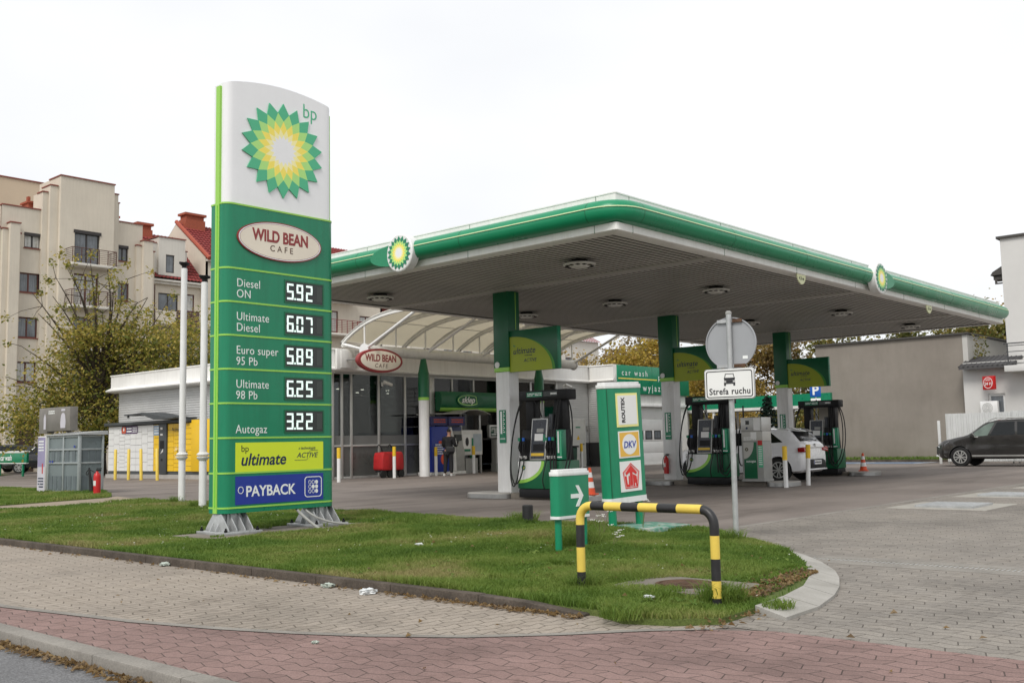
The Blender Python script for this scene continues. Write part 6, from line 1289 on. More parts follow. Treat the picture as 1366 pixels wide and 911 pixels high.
doors(.02, 4.1, lw_, 8, [7, 5, 12, 10, 7, 7, 5, 8], 'white_doors'); doors(4.12, 4.62, ly, 1, [7], 'yellow_doors'); doors(5.3, 7.25, ly, 4, [8, 12, 6, 9], 'yellow_doors'); b = MB(); b.box(7.28, 9.3, -.05, .058, .31, 2.45); b.build('yellow_module', ly, lkr, bevel=.008)
b = MB(); b.box(4.66, 5.28, -.06, .058, .20, 2.4); sc_ = b.build('screen_column', lg, lkr, bevel=.01); b = MB(); b.box(4.78, 5.12, -.066, -.0605, 1.28, 1.62, 0); b.box(4.86, 5.0, -.066, -.0605, .75, .85, 0); b.prism([(4.82, 1.05), (4.95, 1.18), (5.06, 1.28), (5.04, 1.15)], 'y', -.075, -.0605, 1); b.box(4.8, 4.98, -.066, -.0605, 2.1, 2.2, 1); b.box(4.8, 5.0, -.066, -.0605, 1.85, 1.92, 1); b.build('terminal', [black, offwhite], sc_)
b = MB(); b.box(-.15, 7.1, -.15, .8, 2.36, 2.50); b.build('roof', lg, lkr, bevel=.01); b = MB(); b.prism([(2.6, 2.80), (4.2, 2.86), (6.2, 2.60), (6.8, 2.58), (6.8, 2.52), (5.2, 2.52), (4.0, 2.79), (2.6, 2.76)], 'y', -.6, .5); b.tube([(2.8, -.5, 2.77), (2.8, -.5, 2.66)], .05, 8); b.build('awning', lg, lkr)
b = MB(); b.prism(rrect(1.25, 2.75, 1.98, 2.32, .1), 'y', -.012, -.001, 0); b.prism(rrect(1.29, 1.68, 2.0, 2.3, .09), 'y', -.018, -.0125, 1); pl_ = b.build('banner', [M('plum', (.07, .03, .10), .4, .05), M('brick_red', (.5, .09, .04), .4, .05)], lkr); b = MB(); marks(b, 1.75, 2.2, 2.02, 2.28, -.0125, 2, 0, .9, 22); marks(b, 2.27, 2.7, 2.02, 2.28, -.0125, 3, 0, .9, 23); b.prism(ell(1.48, 2.18, .06, .08, 16), 'y', -.02, -.0185); b.build('print', letter, pl_)
b = MB(); b.box(4.14, 4.6, -.012, -.001, 1.86, 2.3, 0); o = b.build('info_panel', M('info_blue', (.25, .36, .50), .4, .1), lkr); b = MB(); marks(b, 4.2, 4.55, 1.9, 2.25, -.0125, 3, 0, .8, 31); b.build('print', letter, o)
text('lettering', 'Paczkomat 24h', .20, ink, lkr, (5.66, -.004, 2.02), .004, sx=.85); text('lettering', 'InPost', .36, ink, lkr, (6.1, -.004, .98), .01, sx=.9); b = MB()
for k in range(9):
    a = R(60+k*30); b.prism([(6.02+.10*math.cos(a)-.015, 1.08+.14*math.sin(a)), (6.02+.22*math.cos(a), 1.08+.30*math.sin(a)), (6.02+.10*math.cos(a)+.015, 1.08+.14*math.sin(a))], 'y', -.006, -.001)
b.build('sun_logo', letter, lkr)
# gas cage
kc = thing('gas_cage', 'grey gas cylinder cage with lilac poster and printed header standing in the grass', 'gas cage', (13.4, 29.6, .045), R(-86))
gsm = M('cage_panel', (.17, .205, .21), .3, .18, 1.5); frm = M('cage_frame', (.36, .39, .39), .4, .12, 4, metal=.3)
b = MB(); b.box(-.85, .85, .03, .76, 0, 1.62); b.build('body', gsm, kc); f_ = MB()
for x in (-.88, -.02, .82): f_.box(x, x+.06, -.01, .05, 0, 1.66)
for z in (0, .83, 1.22, 1.60): f_.box(-.82, .82, -.005, .028, z, z+.05)
for y_ in (.0, .70): f_.box(.851, .905, y_, y_+.06, 0, 1.66)
for z in (0, .83, 1.22, 1.60): f_.box(.851, .875, .06, .70, z, z+.05)
f_.build('frame', frm, kc, bevel=.004)
b = MB(); b.prism([(-.05, 1.665), (.85, 1.665), (.85, 1.78), (-.05, 1.70)], 'x', -.95, .95); b.build('lid', M('cage_lid', (.42, .43, .43), .4, .1, 2), kc)
b = MB()
for (x, z) in ((-.7, .2), (-.45, .2), (-.2, .2), (.1, .2), (.35, .2), (.62, .2), (-.6, 1.0), (-.3, 1.0), (.2, 1.0), (.55, 1.0)): b.lathe([(.1, z-.1), (.11, z+.2), (.05, z+.3)], (x, .0, 0), 12) if 0 else b.box(x-.09, x+.09, .018, .029, z-.12, z+.28)

for y_ in (.2, .42, .62):
    for z in (.2, 1.0): b.box(.8505, .862, y_-.08, y_+.08, z-.12, z+.28)
b.build('cylinder', M('cage_cylinder', (.12, .145, .155), .4, .2, 3), kc); b = MB(); b.box(-.75, -.68, -.012, -.0055, .87, .93, 0); b.box(-.62, -.55, -.012, -.0055, .87, .93, 0); b.box(.6, .68, -.012, -.0055, 1.3, 1.36, 0); b.build('sticker', [blue], kc)
b = MB(); b.box(-1.36, -.9, -.06, .10, 0, 1.66, 0); pst = b.build('poster_column', offwhite, kc, bevel=.006); b = MB(); b.box(-1.34, -.92, -.066, -.0605, .75, 1.63, 0); b.box(-1.34, -.92, -.066, -.0605, .02, .749, 1); o = b.build('poster', [M('lilac', (.30, .27, .42), .5, .2, 2), M('lilac_pale', (.55, .53, .58), .5, .1, 2)], pst); b = MB(); marks(b, -1.3, -1.0, 1.2, 1.55, -.0675, 4, 0, .8, 41); b.build('print', letter, o); b = MB(); marks(b, -1.3, -.98, .12, .45, -.0675, 4, 0, .7, 43); b.build('print', navy, o); b = MB(); b.box(-1.08, -1.02, -.0675, -.0662, .55, .85); b.build('bottle_picture', red, o)
b = MB(); b.box(-1.40, -.93, -.02, .22, 1.74, 2.50, 0); b.box(-.925, .38, -.02, .22, 1.80, 2.50, 0); hd = b.build('header', M('header_grey', (.20, .185, .165), .5, .35, 1.4), kc, bevel=.006); b = MB(); b.prism([(-.14, 1.88), (.12, 1.88), (.14, 2.05), (.10, 2.26), (.04, 2.32), (-.06, 2.32), (-.12, 2.26), (-.16, 2.05)], 'y', -.026, -.0205); b.prism(rrect(-.12, .10, 2.38, 2.44, .02), 'y', -.026, -.0205); b.prism([(-1.12, 1.86), (-1.0, 1.86), (-1.0, 2.2), (-1.06, 2.32), (-1.12, 2.2)], 'y', -.026, -.0205); b.build('bottle_picture', MATS['lilac_pale'], hd); b = MB(); marks(b, -.85, -.5, 2.3, 2.42, -.0205, 2, 0, .8, 51); b.build('print', letter, hd)
# car wash pointer
cwg = thing('wash_pointer', 'long low green sign with white letters pointing to the car wash at the far left', 'direction sign', (22.6, 57.0, 0), R(-90)); b = MB(); b.box(-1.4, 3.0, -.06, .06, .72, 1.22, 0); b.box(-1.4, 3.0, -.065, .065, 1.222, 1.34, 1); b.box(-1.4, 3.0, -.065, .065, .66, .718, 1); b.build('panel', [green, offwhite], cwg, bevel=.006); b = MB(); b.box(-.55, -.43, -.04, .04, 0, .66); b.box(2.4, 2.52, -.04, .04, 0, .66); b.build('leg', green, cwg); text('lettering', 'car wash', .42, letter, cwg, (-.30, -.068, .84), .016)
# P sign
pg_ = thing('parking_sign', 'blue parking sign with a white P on a pole before the grey wall', 'traffic sign', (40.0, 18.6, 0), R(-70)); b = MB(); b.tube([(0, 0, 0), (0, 0, 3.4)], .035, 10); b.build('post', galv, pg_); b = MB(); b.box(-.22, .22, -.06, -.037, 2.86, 3.42); b.build('plate', pblue, pg_, bevel=.006); text('lettering', 'P', .52, letter, pg_, (0, -.063, 2.96), .03, align='CENTER'); b = MB(); b.box(-.2, .2, -.055, -.037, 2.45, 2.80); o = b.build('plate', paper, pg_, bevel=.004); b = MB(); b.ring(ell(-.02, 2.6, .09, .09, 20), ell(-.02, 2.6, .065, .065, 20), 'y', -.059, -.0555); b.box(.0, .04, -.059, -.0555, 2.6, 2.74); b.build('pictogram', ink, o)
# far green wash shelter
ws = thing('wash_shelter', 'long green fascia with white lettering of a wash shelter seen through the pumps', 'shelter', (46, 26, 0), R(-90)); b = MB(); b.box(-4.2, 5.4, -.1, .1, 2.72, 3.28, 0); b.box(-4.2, 5.4, -.11, .11, 2.58, 2.719, 1); b.build('fascia', [green, offwhite], ws); text('lettering', 'wjazdowa', .42, letter, ws, (-3.9, -.104, 2.86), .006, spacing=1.35)
b = MB()
for x in (-4.1, -1, 2.2, 5.3): b.box(x-.06, x+.06, -.05, .05, 0, 2.58); b.box(x-.05, x+.05, 2.4, 2.5, 0, 2.6)
b.build('post', offwhite, ws); b = MB(); b.box(-4.2, 5.4, .1, 2.6, 2.60, 2.72); b.build('roof', gcon, ws)

# ================================================================== CARS
def interp(p, x):
    for i in range(len(p)-1):
        if p[i][0] <= x <= p[i+1][0]:
            t = (x-p[i][0])/max(1e-9, p[i+1][0]-p[i][0]); t2 = t*t*(3-2*t)*.5+t*.5; return p[i][1]+(p[i+1][1]-p[i][1])*t2
    return p[0][1] if x < p[0][0] else p[-1][1]
def make_car(lab, loc, rz, top, low, belt, plan_, wheels, wr, paint, win, tum=.34, front=None, rear=None, wscreen=None, rscreen=None, pillar=None, grp=None, cladding=None, clear_front=None):
    t = thing('parked_car', lab, 'car', loc, rz, grp)
    ymin, ymax = top[0][0], top[-1][0]
    ys = sorted({round(ymin+(ymax-ymin)*i/44, 3) for i in range(45)} | {p[0] for p in top})
    def side(y, z):
        W = interp(plan_, y); zt = interp(top, y); zb = min(interp(belt, y), zt-.05); lo = interp(low, y)
        if z <= zb: u = (z-lo)/max(.05, zb-lo); return W*(.93+.07*math.sin(PI*min(1, .15+u*.8)))
        return W*(.93+.07*math.sin(PI*.95)) - (z-zb)*tum
    b = MB(); ringn = 13; rows = []
    for y in ys:
        zt = interp(top, y); lo = interp(low, y); zb = min(interp(belt, y), zt-.05)
        zs = [lo, lo+.05, lo+(zb-lo)*.3, lo+(zb-lo)*.55, lo+(zb-lo)*.8, zb, zb+(zt-zb)*.4, zb+(zt-zb)*.8]
        pt = [(0, lo), (side(y, lo)*.9, lo)]+[(side(y, z), z) for z in zs[1:]]
        xe = side(y, zb+(zt-zb)*.8); pt += [(xe-.035, zt-.018*min(1, (zt-zb)/.3)), (xe*.72, zt+.004), (xe*.35, zt+.012), (0, zt+.015)]
        rows.append([(x, y, z) for x, z in pt]+[(-x, y, z) for x, z in pt[-2:0:-1]])
    n = len(rows[0]); b.add([p for r in rows for p in r], [(i*n+j, i*n+(j+1) % n, (i+1)*n+(j+1) % n, (i+1)*n+j) for i in range(len(rows)-1) for j in range(n)]+[tuple(range(n))[::-1], tuple((len(rows)-1)*n+j for j in range(n))])
    body = b.build('body', paint, t, smooth=38)
    body.parent = None
    cut = []
    for wy in wheels:
        c = MB(); c.tube([(-1.3, wy, wr), (1.3, wy, wr)], wr*1.14, 28); cu = c.build('cut', black); cu_in = cu
        cut.append(cu)
    boolean(body, cut); body.parent = t
    hw = max(p[1] for p in plan_)
    b = MB(); b.box(-hw*.80, hw*.80, ymin+.25, ymax-.25, min(p[1] for p in low)+.03, .62); b.build('underbody', black, t)
    for wy in wheels:
        for s in (-1, 1):
            xo = s*(interp(plan_, wy)*.985); xi = xo-s*.2
            w_ = MB(); w_.tube([(xi, wy, wr), (xi+s*.02, wy, wr), (xo-s*.02, wy, wr), (xo, wy, wr)], [wr*.94, wr, wr, wr*.94], 30); wh = w_.build('wheel', rubber, t, smooth=40)
            r_ = MB(); xr = xo+s*.003; r_.tube([(xr-s*.05, wy, wr), (xr-s*.012, wy, wr)], wr*.62, 28, 1)
            for k in range(10):
                a = 2*PI*k/10+(.06 if k % 2 else -.06); ca, sa = math.cos(a), math.sin(a); q = []
                for rad, ww in ((.10*wr, .04*wr), (.63*wr, .055*wr)):
                    q += [(wy+ca*rad-sa*ww, wr+sa*rad+ca*ww), (wy+ca*rad+sa*ww, wr+sa*rad-ca*ww)]
                r_.prism([q[0], q[1], q[3], q[2]], 'x', xr-s*.011, xr+s*.004, 0)
            r_.ring(ell(wy, wr, wr*.68, wr*.68, 30), ell(wy, wr, wr*.60, wr*.60, 30), 'x', xr-s*.02, xr+s*.006, 0); r_.tube([(xr-s*.01, wy, wr), (xr+s*.008, wy, wr)], wr*.13, 16, 0)
            r_.build('rim', [alu, black], wh)
    gl = MATS.get('car_glass') or M('car_glass', (.010, .012, .013), .06, .1, 3, spec=.35)
    def patch(poly, off, nm, mat, sides=(1, -1), par=None, thick=.01):
        for s in sides:
            c = MB(); pts_ = [(s*(side(y, z)+off), y, z) for y, z in poly]; inn = [(s*(side(y, z)+off-thick), y, z) for y, z in poly]; k = len(poly)
            c.add(pts_+inn, [tuple(range(k)), tuple(range(k, 2*k))[::-1]]+[(i, (i+1) % k, k+(i+1) % k, k+i) for i in range(k)]); c.build(nm, mat, par or t)
    for k_, poly in enumerate(win): patch(poly, .006, 'side_window', clear_front if (clear_front and k_ == 0) else gl)
    def screen_patch(ya, yb, nm, inset=.09):
        c = MB(); yy = [ya+(yb-ya)*i/8 for i in range(9)]; vs_ = []
        for y in yy:
            zt = interp(top, y); zb = min(interp(belt, y), zt-.05); xe = side(y, zb+(zt-zb)*.8)-inset
            for u in (-1, -.7, -.35, 0, .35, .7, 1): vs_.append((u*xe, y, zt+.020+.012*(1-abs(u))-(.014 if abs(u) == 1 else 0)))
        c.add(vs_, [(i*7+j, i*7+j+1, (i+1)*7+j+1, (i+1)*7+j) for i in range(8) for j in range(6)]); c.build(nm, gl, t, smooth=60)
    if wscreen: screen_patch(*wscreen, 'windscreen')
    if rscreen: screen_patch(*rscreen, 'rear_window')
    if cladding:
        for poly, mat in cladding: patch(poly, .008, 'trim', mat, thick=.02)
    return t, patch, side
carpaint = lambda n, c, m=.0, r=.25: M(n, c, r, .05, 1.5, metal=m, coat=.9)
cw_ = carpaint('car_white', (.86, .86, .87)); cg_ = carpaint('car_graphite', (.040, .037, .035), .45, .32); cb_ = carpaint('car_black', (.008, .008, .010), .2)
lampr = M('tail_red', (.35, .010, .012), .15, .1); lampc = M('lamp_clear', (.62, .64, .66), .1, .1)
# white hatchback, nose towards +y, tail to the camera
top = [(-2.02, .92), (-1.98, 1.0), (-1.88, 1.08), (-1.60, 1.37), (-1.50, 1.425), (-.8, 1.47), (0, 1.47), (.45, 1.40), (1.15, 1.02), (1.6, .95), (2.0, .82), (2.15, .68)]
low = [(-2.02, .34), (-1.85, .24), (0, .2), (1.9, .22), (2.15, .34)]
belt = [(-2.02, .88), (-1.85, 1.0), (-1, .98), (.6, .92), (2.15, .60)]
plan_ = [(-2.02, .70), (-1.90, .80), (-1.55, .885), (0, .895), (1.5, .88), (1.95, .78), (2.15, .60)]
hb, patch, side_ = make_car('white hatchback seen from behind, parked between the middle and far pumps', (26.45, 14.45, 0), R(3), top, low, belt, plan_, (-1.3, 1.34), .325, cw_,
    [[(-1.42, 1.08), (-.62, 1.03), (-.55, 1.38), (-1.0, 1.38)], [(-.55, 1.02), (.25, .98), (.12, 1.34), (-.48, 1.38)], [(.30, .98), (.95, .96), (.5, 1.24), (.17, 1.35)]], .36, wscreen=(.5, 1.1), rscreen=(-1.87, -1.60))
for s in (-1, 1):
    b = MB(); b.prism([(s*.46, .84), (s*.84, .80), (s*.86, .92), (s*.70, .94), (s*.46, .91)], 'y', -2.045, -1.86, 0); b.prism([(s*.50, .868), (s*.82, .84), (s*.82, .86), (s*.50, .885)], 'y', -2.051, -2.046, 1); b.build('tail_light', [lampr, lampc], hb, bevel=.01)
b = MB(); b.prism([(-.45, .905), (.45, .905), (.45, .93), (-.45, .93)], 'y', -2.035, -2.0); b.build('chrome_strip', alu, hb)
b = MB(); b.prism([(-.64, .36), (.64, .36), (.58, .55), (.4, .60), (-.4, .60), (-.58, .55)], 'y', -2.06, -1.95, 0); b.prism([(-.66, .30), (.66, .30), (.62, .355), (-.62, .355)], 'y', -2.08, -1.95, 1); b.build('rear_bumper', [black, cw_], hb, bevel=.01)
b = MB(); b.box(-.26, .26, -2.075, -2.061, .46, .57); o = b.build('number_plate', paper, hb); b = MB(); b.box(-.26, -.225, -2.0765, -2.0755, .46, .57, 1); marks(b, -.2, .22, .48, .55, -2.0755, 1, 0, 1, 61); b.build('print', [ink, blue], o)
b = MB(); b.prism([(-1.80, 1.36), (-1.50, 1.46), (-1.40, 1.46), (-1.52, 1.40)], 'x', -.56, .56); b.build('spoiler', cw_, hb, bevel=.008); b = MB(); b.prism([(-.85, 1.465), (-.70, 1.465), (-.83, 1.53)], 'x', -.02, .02); b.build('aerial', cw_, hb); b = MB(); b.tube([(0, -1.98, .98), (0, -2.02, .98)], .045, 16); b.build('badge', alu, hb)
patch([(-1.25+.075*math.cos(R(a)), .86+.075*math.sin(R(a))) for a in range(0, 360, 24)], .004, 'fuel_flap', cw_, (-1,)); b = MB(); b.tube(bez((-.35, -1.83, 1.17), (-.2, -1.85, 1.16), (0, -1.87, 1.15), (.2, -1.88, 1.14), 6), .012, 6); b.build('rear_wiper', black, hb)
# graphite SUV, nose to the left
top = [(-2.35, 1.02), (-2.25, 1.2), (-1.95, 1.58), (-1.6, 1.66), (-.6, 1.70), (.1, 1.685), (.45, 1.60), (1.15, 1.16), (1.3, 1.11), (2.0, .98), (2.25, .86), (2.35, .72)]
low = [(-2.35, .42), (-2.1, .30), (0, .27), (2.1, .28), (2.35, .40)]
belt = [(-2.35, .98), (-1.8, 1.13), (0, 1.08), (1.1, 1.03), (2.35, .66)]
plan_ = [(-2.35, .70), (-2.1, .86), (-1.5, .90), (0, .905), (1.6, .895), (2.05, .80), (2.35, .55)]
suv, patch, side_ = make_car('dark grey crossover car in side view parked in front of the white metal fence', (40.0, 11.25, 0), 0, top, low, belt, plan_, (-1.27, 1.40), .355, cg_,
    [[(.42, 1.12), (1.08, 1.08), (.56, 1.47), (.36, 1.57), (.18, 1.60)], [(-.52, 1.14), (.34, 1.12), (.10, 1.60), (-.50, 1.61)], [(-1.45, 1.18), (-.60, 1.14), (-.58, 1.61), (-1.28, 1.57)], [(-1.95, 1.24), (-1.53, 1.19), (-1.37, 1.55), (-1.72, 1.48)]], .36, wscreen=(.45, 1.12), rscreen=(-2.22, -1.96), clear_front=M('clear_window', (.13, .17, .145), .08, .3, 3, spec=.5),
    cladding=[([(-.85, .36), (.98, .36), (.98, .42), (-.85, .42)], alu), ([(-2.0, 1.165), (1.05, 1.06), (1.02, 1.085), (-1.95, 1.19)], MATS['aluminium'])])
for s in (-1, 1):
    patch([(1.98, .80), (2.24, .70), (2.30, .74), (2.22, .80), (1.80, .92)], .012, 'headlight', lampc, (s,), thick=.03); b = MB(); b.tube([(s*.72, -1.75, 1.68), (s*.74, -1.5, 1.74), (s*.74, .1, 1.76), (s*.72, .38, 1.66)], .018, 8); b.build('roof_rail', alu, suv)
    b = MB(); b.prism([(.80, 1.05), (.98, 1.05), (.95, 1.20), (.84, 1.21)], 'x', s*.90, s*1.10); b.build('mirror', cg_, suv, bevel=.03)
    for y in (-.35, -1.35): patch([(y, .97), (y+.20, .965), (y+.20, .99), (y, .995)], .02, 'door_handle', cg_, (s,), thick=.03)
    for y, z0_ in ((.40, .45), (-.55, .45)): patch([(y, z0_), (y+.008, z0_), (y+.008, 1.07), (y, 1.07)], .002, 'door_gap', black, (s,), thick=.004)
b = MB(); b.prism([(-.60, .36), (.60, .36), (.55, .44), (-.55, .44)], 'y', 2.24, 2.37, 0); b.prism([(-.5, .5), (.5, .5), (.52, .74), (-.52, .74)], 'y', 2.2, 2.37, 1); b.build('front_bumper', [alu, black], suv, bevel=.01); patch([(1.9, .36), (2.22, .40), (2.26, .46), (2.0, .42)], .012, 'chrome_lip', alu, (-1, 1), thick=.02)
# two dark cars far left behind the pointer sign
for loc, rz, lab in (((26.5, 60.6, .05), R(60), 'black car parked nose towards the camera behind the green pointer sign'), ((24.9, 64.0, .05), R(100), 'black car at the left picture edge half hidden by the pointer sign')):
    c_, patch, side_ = make_car(lab, loc, rz, top, low, belt, plan_, (-1.27, 1.40), .33, cb_, [[(.42, 1.12), (1.08, 1.08), (.56, 1.47), (.36, 1.57), (.18, 1.60)], [(-1.45, 1.18), (.34, 1.12), (.10, 1.60), (-1.28, 1.57)]], .36, wscreen=(.45, 1.12), grp='dark cars behind the pointer sign')
    for s in (-1, 1): patch([(1.98, .80), (2.24, .70), (2.30, .74), (2.22, .80), (1.80, .92)], .012, 'headlight', lampc, (s,), thick=.03)
    b = MB(); b.box(-.26, .26, 2.365, 2.38, .48, .60); b.build('number_plate', paper, c_)

# ================================================================== TREES
def leaves_mesh(name, pos, size, mat, parent, rng_, flat=.4):
    n = len(pos); nrm = rng_.normal(size=(n, 3)); nrm[:, 2] = np.abs(nrm[:, 2])+flat; nrm /= np.linalg.norm(nrm, axis=1)[:, None]
    a = rng_.normal(size=(n, 3)); u = np.cross(nrm, a); u /= np.linalg.norm(u, axis=1)[:, None]; w_ = np.cross(nrm, u)
    s = size*(.6+.8*rng_.random(n))[:, None]; v = np.empty((n, 4, 3)); v[:, 0] = pos-u*s*.5; v[:, 1] = pos-w_*s*.3+nrm*s*.06; v[:, 2] = pos+u*s*.5; v[:, 3] = pos+w_*s*.3+nrm*s*.06
    me = bpy.data.meshes.new(name); me.vertices.add(n*4); me.vertices.foreach_set('co', v.ravel()); me.loops.add(n*4); me.loops.foreach_set('vertex_index', np.arange(n*4)); me.polygons.add(n); me.polygons.foreach_set('loop_start', np.arange(n)*4)
    me.update(calc_edges=True); at_ = me.attributes.new('tint', 'FLOAT', 'POINT'); at_.data.foreach_set('value', np.repeat(rng_.random(n), 4).astype(np.float32)); me.materials.append(mat)
    o = bpy.data.objects.new(name, me); C.objects.link(o)
    if parent: o.parent = parent
    return o
bark = ground_mat('bark', [(.3, (.035, .028, .02)), (.7, (.09, .07, .05))], 3, (.6, 1.3), 30, .6)
def tree(lab, loc, clusters, nleaf, lsize, sig, mat, seed, tr=.2, fork=.25, grp=None, bare=(), nm='tree', cat='tree'):
    """clusters: (x,y,z) leaf clump centres; each is reached by its own limb from the trunk"""
    t = thing(nm, lab, cat, loc, 0, grp); g = np.random.default_rng(seed); rd = random.Random(seed); b = MB(); cl = [Vector(c) for c in clusters]
    H = max(c.z for c in cl); tz = [0, H*.12, H*.25, H*.45, H*.65, H*.85]; tp = [Vector((rd.gauss(0, .03)*z, rd.gauss(0, .03)*z, z)) for z in tz]
    b.tube(tp, [tr*1.25, tr, tr*.85, tr*.6, tr*.38, tr*.12], 9); tips = []
    for c in cl+[Vector(x) for x in bare]:
        zs = max(H*fork, min(H*.75, c.z*.45+H*.06*rd.random())); f_ = min(4.999, max(0, np.interp(zs, tz, range(6)))); i = int(f_); st = tp[i].lerp(tp[min(5, i+1)], f_-i)
        mid = st.lerp(c, .5)+Vector((rd.gauss(0, .25), rd.gauss(0, .25), .12*(c-st).length)); pth = bez(st, st.lerp(mid, .6), mid, c, 7); r0 = tr*.35
        b.tube(pth, [r0*(1-.86*k/7) for k in range(8)], 6, caps=False)
        for k in range(5):
            s_ = pth[rd.randint(3, 7)]; e = s_+Vector((rd.gauss(0, 1), rd.gauss(0, 1), rd.gauss(.25, .8)))*sig*1.3; m2 = s_.lerp(e, .5)+Vector((rd.gauss(0, .12), rd.gauss(0, .12), .1))*sig; b.tube([s_, m2, e], [r0*.2, r0*.12, .006], 4, caps=False); tips.append((e, c))
    b.build('trunk', bark, t, smooth=50)
    n = nleaf; k = g.integers(0, len(cl), n); cc = np.array([tuple(c) for c in cl]); wt_ = .55+.9*g.random(len(cl)); pos = cc[k]+g.normal(size=(n, 3))*np.array([sig, sig, sig*.72])*wt_[k][:, None]
    nb_ = n//5; tpz = np.array([tuple(e) for e, _ in tips]); kk = g.integers(0, len(tpz), nb_); pos[:nb_] = tpz[kk]+g.normal(size=(nb_, 3))*sig*.22
    pos = pos[pos[:, 2] > .3]; leaves_mesh('crown', pos, lsize, mat, t, g); return t
olive = leaf_mat('maple_leaf', [(.07, .10, .022), (.165, .19, .036), (.30, .27, .055), (.42, .34, .08), (.50, .37, .10)], .30)
def blob(n, rx, ry, z0_, z1_, seed, shape=1.0):
    g = np.random.default_rng(seed); o = []
    while len(o) < n:
        p = g.uniform(-1, 1, 3); q = np.linalg.norm(p)
        if q > 1 or q < .35: continue
        k = 1-.25*max(0, p[2]); o.append((p[0]*rx*k, p[1]*ry*k, (z0_+z1_)/2+p[2]*(z1_-z0_)/2))
    return o
vx_ = Vector((math.sin(1.09), -math.cos(1.09), 0)); vd_ = Vector((math.cos(1.09), math.sin(1.09), 0))    # across / along the view of the big tree
def scr(lst): return [tuple(vx_*a+vd_*d+Vector((0, 0, z))) for a, d, z in lst]
g_ = random.Random(5)
dense = [(a, g_.uniform(-2.2, 2.0), z) for a, z in ((-3.0, 3.6), (-2.1, 4.6), (-1.5, 3.2), (-.8, 5.4), (-.3, 3.6), (.4, 4.6), (1.0, 3.0), (1.2, 6.0), (.2, 6.4), (1.8, 4.2), (2.4, 3.0), (2.6, 5.2), (3.2, 3.8), (-.9, 7.0), (.9, 7.3), (2.0, 7.0), (3.1, 6.5), (3.8, 5.6), (4.3, 4.4), (4.8, 6.2), (4.0, 7.4), (5.4, 5.2), (5.9, 6.4), (5.2, 7.4), (-1.6, 5.9), (-3.6, 2.8), (-2.7, 2.4), (6.4, 5.4), (3.6, 2.4), (-.2, 2.2), (1.6, 2.0), (0.3, 5.5), (-1.2, 4.2), (2.2, 6.2))]
barel = [(.5, .3, 9.4), (1.7, -.3, 8.9), (2.9, .3, 8.5), (0, .5, 8.4), (3.8, -.2, 8.2), (2.2, .6, 9.3), (4.8, .2, 7.9), (-3.8, .3, 6.6), (-4.4, -.5, 5.0), (-2.4, .4, 9.2), (-3.0, -.3, 8.2), (-1.6, .5, 10.4), (-.6, -.4, 10.8), (.2, 0, 10.6), (-4.8, 0, 3.4), (-2.2, -.6, 10.0), (-1.2, .2, 9.6), (1.2, .2, 10.2), (-3.4, .4, 9.4)]
tree('big yellowing maple with bare upper twigs in front of the cream apartment block', (24.6, 50.2, 0), scr(dense), 38000, .17, .68, olive, 2, .30, .2, None, scr(barel))
autm = [leaf_mat('autumn_leaf', [(.16, .13, .035), (.31, .23, .06), (.44, .30, .08), (.34, .21, .09)], .3), leaf_mat('gold_leaf', [(.20, .17, .03), (.38, .29, .05), (.52, .39, .08), (.42, .27, .08)], .3), leaf_mat('russet_leaf', [(.15, .125, .045), (.26, .20, .07), (.35, .25, .11), (.28, .19, .10)], .3), leaf_mat('green_leaf', [(.07, .085, .025), (.14, .155, .04), (.23, .21, .06), (.33, .25, .08)], .3)]
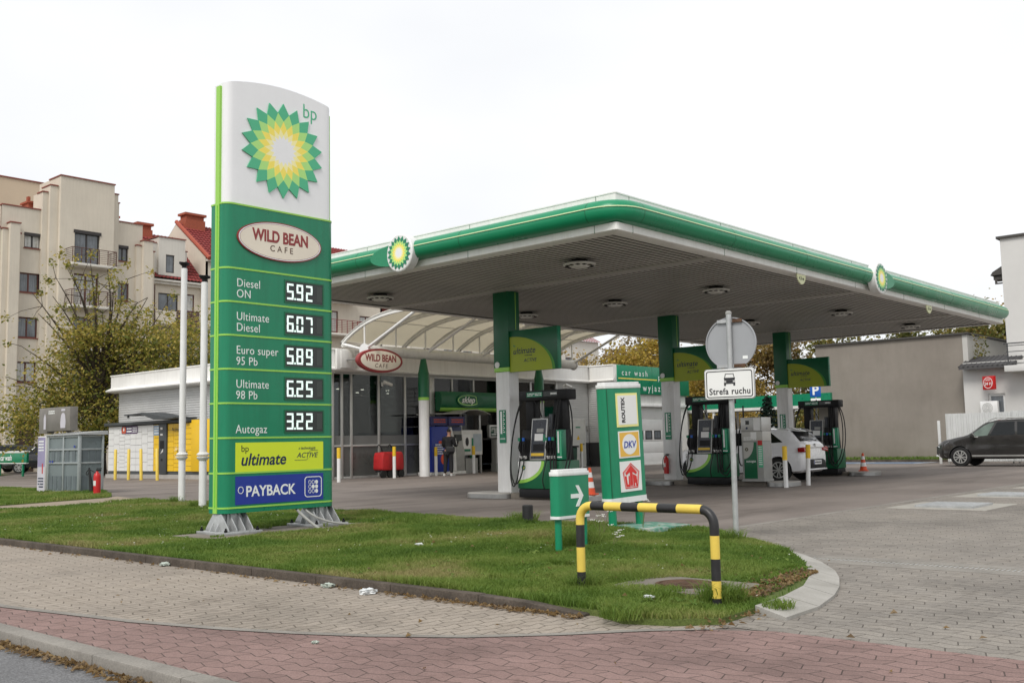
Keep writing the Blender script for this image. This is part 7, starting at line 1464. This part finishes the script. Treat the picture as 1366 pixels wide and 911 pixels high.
aut = [(61.5, 50.5, 9.6, 3.4, 0, 'thin brown autumn tree behind the end of the glazed arch'), (63, 44.5, 9.8, 3.3, 2, 'sparse russet tree behind the car wash sign, left of the golden one'), (61.0, 41.0, 9.3, 2.8, 1, 'bright golden tree rising over the green car wash sign'), (67, 40.0, 8.2, 3.2, 2, 'russet tree behind the golden one near the middle column'), (60.5, 36.0, 8.6, 3.0, 1, 'golden tree seen just beside the middle canopy column'), (60, 32.4, 8.8, 3.2, 0, 'brownish yellow tree behind the round back of the traffic sign'), (61, 29.2, 9.0, 3.1, 2, 'thin russet tree between traffic sign and right column'), (60, 25.8, 8.8, 3.0, 3, 'olive tree just left of the grey wall'), (63, 22.0, 9.0, 3.0, 3, 'olive tree showing over the middle of the grey wall'), (66, 19.6, 9.4, 2.8, 0, 'yellowing tree showing over the right half of the grey wall'), (62.5, 17.9, 9.2, 2.5, 3, 'green tree in the gap between grey wall and white house'), (70, 17.9, 8.8, 1.8, 2, 'small reddish thin tree in the gap beside the white house')]
for i, (x, y, h, r_, mi, lab) in enumerate(aut): tree(lab, (x, y, 0), blob(17, r_, r_, h*.16, h*.95, 20+i), 9500, .23, .62, autm[mi], 40+i, .16, .15, 'autumn trees behind the station')
hedge = [(56, 39, 'clipped hedge bush behind the middle pump, left'), (56, 35, 'hedge bush behind the middle pump'), (56, 31, 'hedge bush behind the autogas pump'), (56, 27.5, 'hedge bush left of the spruce'), (56, 24.3, 'hedge bush right behind the far pump')]
for i, (x, y, lab) in enumerate(hedge): tree(lab, (x, y, 0), blob(12, 1.6, 2.2, .5, 3.6, 70+i), 4200, .2, .5, autm[3 if i % 2 else 0], 80+i, .08, .1, 'bushes behind the pumps', nm='hedge_bush', cat='bush')
# spruce
spm = leaf_mat('spruce_needles', [(.010, .020, .015), (.018, .035, .025), (.032, .055, .042)], .8); t = thing('spruce_tree', 'small dark blue-green spruce between the pumps and the far column', 'tree', (44, 22.9, 0)); b = MB(); b.tube([(0, 0, 0), (0, 0, 3.3)], [.09, .015], 8); g = np.random.default_rng(9); P = []
for k in range(15):
    z = .4+2.8*k/15; L_ = 1.0*(1-k/16)
    for j in range(9):
        a = j*2*PI/9+k*.7+g.normal()*.1; e = Vector((L_*math.cos(a), L_*math.sin(a), z-.12*L_)); b.tube([(0, 0, z), e*0.5+Vector((0, 0, z*.5+.06)), e], [.018, .012, .004], 4)
        for q in np.linspace(.15, 1, 9): P += [(e.x*q+g.normal()*.045, e.y*q+g.normal()*.045, z+(-.12*L_)*q+.05*math.sin(PI*q)+g.normal()*.03) for _ in range(3)]
b.build('trunk', bark, t); leaves_mesh('crown', np.array(P), .15, spm, t, g, .1)
# ivy-like growth on the end of the grey wall
g = np.random.default_rng(12); P = np.stack([47.2+g.random(500)*2, np.full(500, 14.45)-g.random(500)*.12, 3.2+g.random(500)**1.5*2.4], 1); o = leaves_mesh('creeper', P, .13, autm[3], None, g); tag(o, 'thin creeper on the white end of the grey wall', 'plant')
